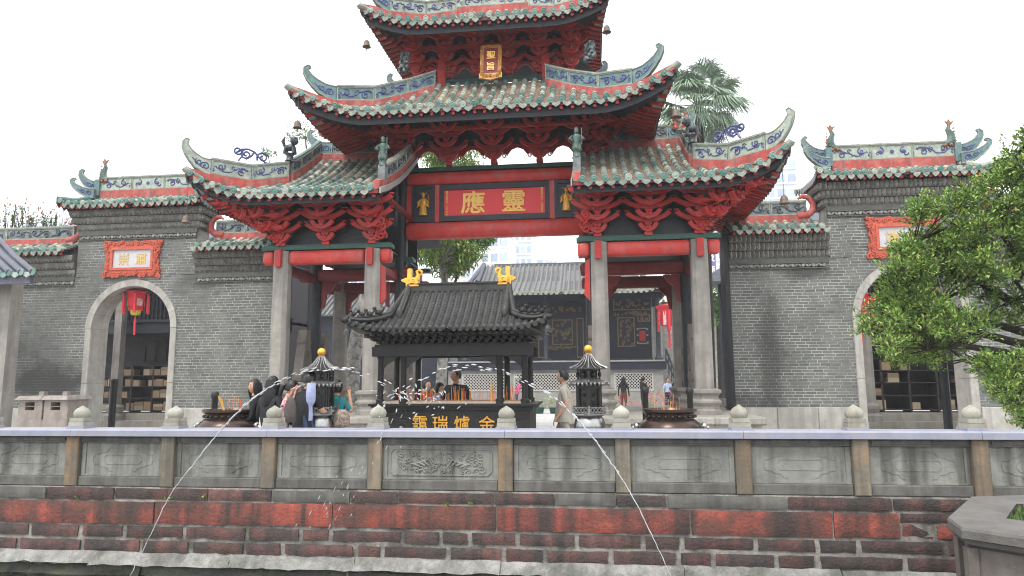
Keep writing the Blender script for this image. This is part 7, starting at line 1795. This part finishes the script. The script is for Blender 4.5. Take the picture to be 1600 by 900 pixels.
for tgt in ((1430, 380), (1400, 500), (1470, 470), (1540, 330), (1590, 240), (1520, 560), (1450, 545), (1580, 430), (1590, 620)):
    e = at(tgt[0], tgt[1], TY + rn.uniform(-.5, .5)); m1 = fork.lerp(e, .4) + Vector((0, rn.uniform(-.1, .1), rn.uniform(-.05, .12))); m2 = fork.lerp(e, .75) + Vector((0, 0, rn.uniform(-.06, .10)))
    pts = [fork, m1, m2, e]; limbs.append(pts); b = MB(); b.tube(pts, [.085, .06, .042, .016], 7); b.build('limb', 'bark', ft, smooth=60)
tw = MB(); lv = MB()
for c in blobs:
    best = min((p for L_ in limbs for p in (L_[1], L_[2], L_[3], L_[1].lerp(L_[2], .5), L_[2].lerp(L_[3], .5))), key=lambda p: (p - c).length)
    m_ = best.lerp(c, .5) + rvec(rn) * .08; tw.tube([best, m_, c], [.016, .010, .005], 5)
    r = rn.uniform(.18, .32); ns = rn.randint(16, 24)
    for s in range(ns):
        d = rvec(rn); d.z = d.z * .8 + .25; e = c + d * r * rn.uniform(.5, 1.1); 
        tw.tube([c + d * .03, e], [.004, .002], 3, cap=False)
        for k in range(rn.randint(9, 13)):
            q = c.lerp(e, rn.uniform(.35, 1.08)) + rvec(rn) * .035; dd = (d + rvec(rn) * .9 + Vector((0, 0, .25))); leaf_quad(lv, q, dd, rvec(rn) * .6 + Vector((0, 0, 1)), rn.uniform(.045, .075), rn.uniform(.022, .034))
tw.build('twigs', 'bark', ft, kind='stuff'); lv.build('crown', 'leaf', ft)

# ---- generic background tree: limbs plus clusters of hanging or spreading leaves
def tree(name, label, px, py, Y, spread, n, leaf, lmat, base_px=None, bark='bark', trunk_r=.2, droop=.0, seed=1, clusters=40, flat=.75, trunk_pts=None, ratio=.3, group='trees behind the archway'):
    rn = random.Random(seed); c = at(px, py, Y); bx_ = at(base_px or px, 600, Y).x
    t = thing(name, (bx_, Y, 0), label, 'tree', group)
    tp = [Vector(p) for p in trunk_pts] if trunk_pts else [Vector((bx_, Y, 0)), Vector((bx_ * .6 + c.x * .4, Y, c.z * .45)), Vector((c.x, Y, c.z - spread * .35))]
    b = MB(); b.tube(tp, [trunk_r * (1 - .5 * i / (len(tp) - 1)) for i in range(len(tp))], 10); b.build('trunk', bark, t, smooth=60)
    lv = MB(); lb = MB()
    for k in range(clusters):
        d = rvec(rn); q = c + Vector((d.x * spread, d.y * spread, d.z * spread * flat)) * rn.uniform(.35, 1.); lb.tube([tp[-1], tp[-1].lerp(q, .5) + Vector((0, 0, spread * .08)), q], [trunk_r * .3, trunk_r * .15, .012], 5)
        for i in range(n):
            e = rvec(rn) * spread * .28 * rn.random() ** .4; dd = rvec(rn) + Vector((0, 0, -droop)); leaf_quad(lv, q + e, dd, Vector((0, 0, 1)) + rvec(rn) * .5, leaf * rn.uniform(.7, 1.2), leaf * ratio)
    lb.build('branches', bark, t, kind='stuff'); lv.build('crown', lmat, t)
    return t
# big tree behind the middle bay
tree('mango_tree', 'green tree with long drooping leaves behind the middle bay, above the gold dragon heads', 686, 385, 9., 1.5, 150, .24, 'leaf', base_px=690, trunk_r=.22, bark='bark_pale', droop=.7, seed=3, clusters=34, trunk_pts=[at(686, 640, 9.), at(692, 560, 9.), at(698, 480, 9.), at(692, 410, 9.)])
tree('mango_tree', 'green leaves of a tall tree seen in the gap above the red sign', 705, 250, 12., 1.5, 130, .25, 'leaf', base_px=560, trunk_r=.3, bark='bark_pale', droop=.4, seed=4, clusters=24, trunk_pts=[at(545, 640, 7.), at(552, 560, 7.2), at(570, 470, 7.5), at(590, 420, 8.2), at(640, 330, 10.), at(690, 265, 12)])
tree('mango_tree', 'leafy sprays overhanging the middle bay right of the big tree', 745, 376, 10., .7, 40, .22, 'leaf_dark', base_px=698, trunk_r=.08, droop=.8, seed=5, clusters=14, trunk_pts=[at(696, 600, 9.3), at(700, 470, 9.5), at(735, 378, 10)])
tree('leafy_tree', 'pale leafy twigs rising beyond the left lower roof', 478, 205, 14., 1.1, 16, .22, 'leaf_pale', base_px=500, trunk_r=.07, seed=6, clusters=16)
tree('leafy_tree', 'young leaves just above the tip of the left corner roof', 420, 240, 15., .55, 16, .2, 'leaf_pale', base_px=470, trunk_r=.05, seed=16, clusters=7)
tree('leafy_tree', 'green tree glimpsed between the left wall and the columns', 452, 455, 16., 1.1, 60, .25, 'leaf', base_px=452, trunk_r=.1, seed=7, clusters=20)
tree('leafy_tree', 'tree with layered green branches between the right column and the brick wall', 1120, 470, 18., 1.5, 60, .24, 'leaf_dark', base_px=1126, trunk_r=.14, seed=8, clusters=30)
tree('leafy_tree', 'far green foliage behind the layered tree at the right', 1118, 500, 26., 2.0, 60, .3, 'leaf_pale', base_px=1112, trunk_r=.14, seed=9, clusters=24)
# ---- fan palm behind the right of the archway
pc = at(1090, 165, 11.); pm_ = thing('fan_palm', (pc.x, 11., 0), 'tall fan palm with drooping fronds behind the right roofs', 'palm')
b = MB(); b.tube([(pc.x, 11, 0), (pc.x + .1, 11, pc.z * .5), (pc.x, 11, pc.z)], [.22, .18, .16], 12); b.build('trunk', 'bark', pm_, smooth=60)
rn = random.Random(12)
for i in range(62):
    d = rvec(rn); d.z = d.z * .8 + .22; d.normalize(); ln = rn.uniform(.8, 1.35); hub = pc + d * ln
    fm_ = MB(); fm_.tube([pc, hub], [.03, .015], 5)
    up_ = Vector((0, 0, 1)); s = d.cross(up_).normalized(); n_ = s.cross(d).normalized()
    for k in range(26):
        a = (k / 25 - .5) * 2.5; e = (d * cos(a) + s * sin(a)).normalized(); L_ = rn.uniform(.95, 1.25); w_ = .026
        m_ = hub + e * L_ * .55 + n_ * .03; tip = hub + e * L_ + Vector((0, 0, -.28 - .25 * rn.random())); q = e.cross(n_).normalized() * w_
        fm_.add([hub, m_ + q, tip, m_ - q, m_ + n_ * .02], [(0, 3, 4), (0, 4, 1), (1, 4, 2), (4, 3, 2)])
    fm_.build('frond', 'palm_leaf', pm_)
# ---- flowering plants along the top of the far left wall
rn = random.Random(15)
for i, (px, py, s_, lab) in enumerate(((12, 350, .5, 'flowering shrub at the far left above the wall'), (45, 352, .45, 'flowering shrub second from the left above the wall'), (78, 356, .42, 'flowering shrub nearest the green roof ridge at the left'))):
    c = at(px, py, 4.); t = thing('flowering_shrub', (c.x, 4, 0), lab, 'shrub', 'shrubs above the left wall'); lv = MB(); fl = MB(); tw = MB()
    for k in range(26):
        a = rn.uniform(-.7, .7); top_ = c + Vector((rn.gauss(0, s_), rn.uniform(-.3, .3), rn.uniform(.1, 1.) * s_ * 1.6)); b0 = Vector((c.x + (top_.x - c.x) * .4, 4, c.z - .7)); tw.tube([b0, b0.lerp(top_, .6) + Vector((.03, 0, 0)), top_], [.012, .008, .004], 4)
        for j in range(14): q = b0.lerp(top_, rn.uniform(.3, 1)); leaf_quad(lv, q, rvec(rn), Vector((0, 0, 1)), .11, .05)
        for j in range(1 if k % 2 else 0): q = top_ + rvec(rn) * .05; fl.ell(q, (.018, .018, .036), 6, 4)
    st_ = MB(); st_.tube([(c.x, 4, 0), (c.x, 4, c.z - .6)], .06, 6); st_.build('stem', 'bark', t); tw.build('twigs', 'bark', t, kind='stuff'); lv.build('leaves', 'leaf_pale', t); fl.build('blossoms', 'flower', t, kind='stuff')

# ================================================================ WIND BELLS
bm_ = MB(); bm_.lathe([(.15, -.17), (.125, -.145), (.11, -.08), (.10, 0), (.07, .05), (.025, .07), (.02, .09)], 14); bm_.lathe([(.02, -.3), (.02, -.2)], 6)
bme2 = bm_.mesh('wind_bell', 'bell', smooth=50)
for px, py, Y, lab, top_, s in ((573, 66, 0., 'bell hanging under the left tip of the top roof', 30, 1), (948, 43, 0., 'bell hanging under the right tip of the top roof', 12, 1), (465, 192, -.9, 'bell hanging under the left tip of the middle roof', 150, 1), (1056, 174, -.9, 'bell hanging under the right tip of the middle roof', 122, 1.1), (291, 340, -1.4, 'bell hanging under the left tip of the lower left roof', 275, 1), (1225, 309, -1.4, 'bell hanging under the right tip of the lower right roof', 245, 1)):
    p = at(px, py, Y); o = tag(bpy.data.objects.new('wind_bell', bme2), 'small bronze ' + lab, 'bell', 'wind bells at the roof corners'); COL.objects.link(o); o.location = p; o.scale = (s * .75,) * 3; WL[o] = p.copy()
    q = at(px, top_, Y); mb = MB(); mb.tube([(0, 0, .08), (0, 0, (q.z - p.z) / (s * .75))], .009, 4); c = mb.mesh('bell_wire', 'wire'); w2 = bpy.data.objects.new('bell_wire', c); COL.objects.link(w2); w2.parent = o

# ================================================================ FOUNTAIN JETS
WYJ = -10.3
rn = random.Random(9)
def jet(pxs, label, solid_to, seed):
    rn = random.Random(seed); pts = [at(x, y, WYJ) for x, y in pxs]
    # smooth the arc
    P_ = []
    for i in range(len(pts) - 1):
        p0, p1, p2, p3 = pts[max(i - 1, 0)], pts[i], pts[i + 1], pts[min(i + 2, len(pts) - 1)]
        for k in range(10):
            t = k / 10; P_.append(.5 * ((2 * p1) + (p2 - p0) * t + (2 * p0 - 5 * p1 + 4 * p2 - p3) * t * t + (3 * p1 - p0 - 3 * p2 + p3) * t ** 3))
    P_.append(pts[-1]); n = len(P_); ns = int(n * solid_to); mb = MB()
    mb.tube([p + rvec(rn) * .004 for p in P_[:ns]], [.0028 + .0022 * (i / ns) + rn.uniform(-.0014, .0014) for i in range(ns)], 6)
    i = int(ns * .55)
    while i < n - 1:
        p = P_[i]; d = (P_[i + 1] - p).normalized(); f = (i - ns * .55) / (n - ns * .55)
        for k in range(rn.choice((0, 1, 1, 2))):
            o = rvec(rn) * .006 * (1 + 5 * f); l = rn.uniform(.02, .055); c = p + o + d * rn.uniform(0, .09)
            mb.tube([c, c + d * l * .5, c + d * l], [.002, rn.uniform(.0035, .0075), .002], 6)
        i += 1
    tag(mb.build('water_jet', 'spray', origin=tuple(pts[0]), smooth=60), label, 'water jet', 'fountain jets')
jet([(196, 915), (232, 842), (265, 775), (300, 728), (345, 672), (390, 627), (430, 600), (470, 583), (520, 577), (560, 581), (600, 598), (640, 625)], 'jet of water rising from the lower left, over the women at the incense bowl', .55, 1)
jet([(1056, 915), (1025, 850), (988, 775), (950, 716), (905, 658), (870, 625), (832, 602), (780, 580), (720, 574), (670, 585), (630, 606), (600, 630)], 'jet of water rising from the lower right, past the man in the beige shirt', .40, 2)
mb = MB()
for k in range(70):
    u = rn.gauss(0, 1); c = at(655 + u * 30 + rn.uniform(-10, 10), 606 + abs(rn.gauss(0, 26)), WYJ + rn.uniform(-.15, .15)); d = Vector((rn.uniform(-1, 1), 0, rn.uniform(-.6, 1))).normalized(); l = rn.uniform(.012, .04)
    mb.tube([c, c + d * l * .5, c + d * l], [.0015, rn.uniform(.003, .0075), .0015], 5)
for k in range(34):
    t = rn.random(); px = 640 - 170 * t + rn.uniform(-25, 30); c = at(px, 640 + 215 * t + rn.uniform(-20, 20), WYJ + rn.uniform(-.2, .2)); d = Vector((.45, 0, .9)); l = rn.uniform(.02, .055)
    mb.tube([c, c + d * l * .5, c + d * l], [.001, rn.uniform(.0025, .0045), .001], 5)
tag(mb.build('splash', 'spray'), kind='stuff')
# ================================================================ HAZE
hz = MB(); hz.bx(-190, 190, -40, 300, -2.2, 130); o = tag(hz.build('haze', 'mortar'), kind='stuff'); o.data.materials.clear()
hm = bpy.data.materials.new('haze'); hm.use_nodes = True; N = hm.node_tree.nodes
for n_ in list(N):
    if n_.type != 'OUTPUT_MATERIAL': N.remove(n_)
pv = N.new('ShaderNodeVolumePrincipled'); pv.inputs['Color'].default_value = (.95, .97, 1, 1); pv.inputs['Density'].default_value = .0009; pv.inputs['Anisotropy'].default_value = 0
hm.node_tree.links.new(pv.outputs[0], [n_ for n_ in N if n_.type == 'OUTPUT_MATERIAL'][0].inputs['Volume']); o.data.materials.append(hm)
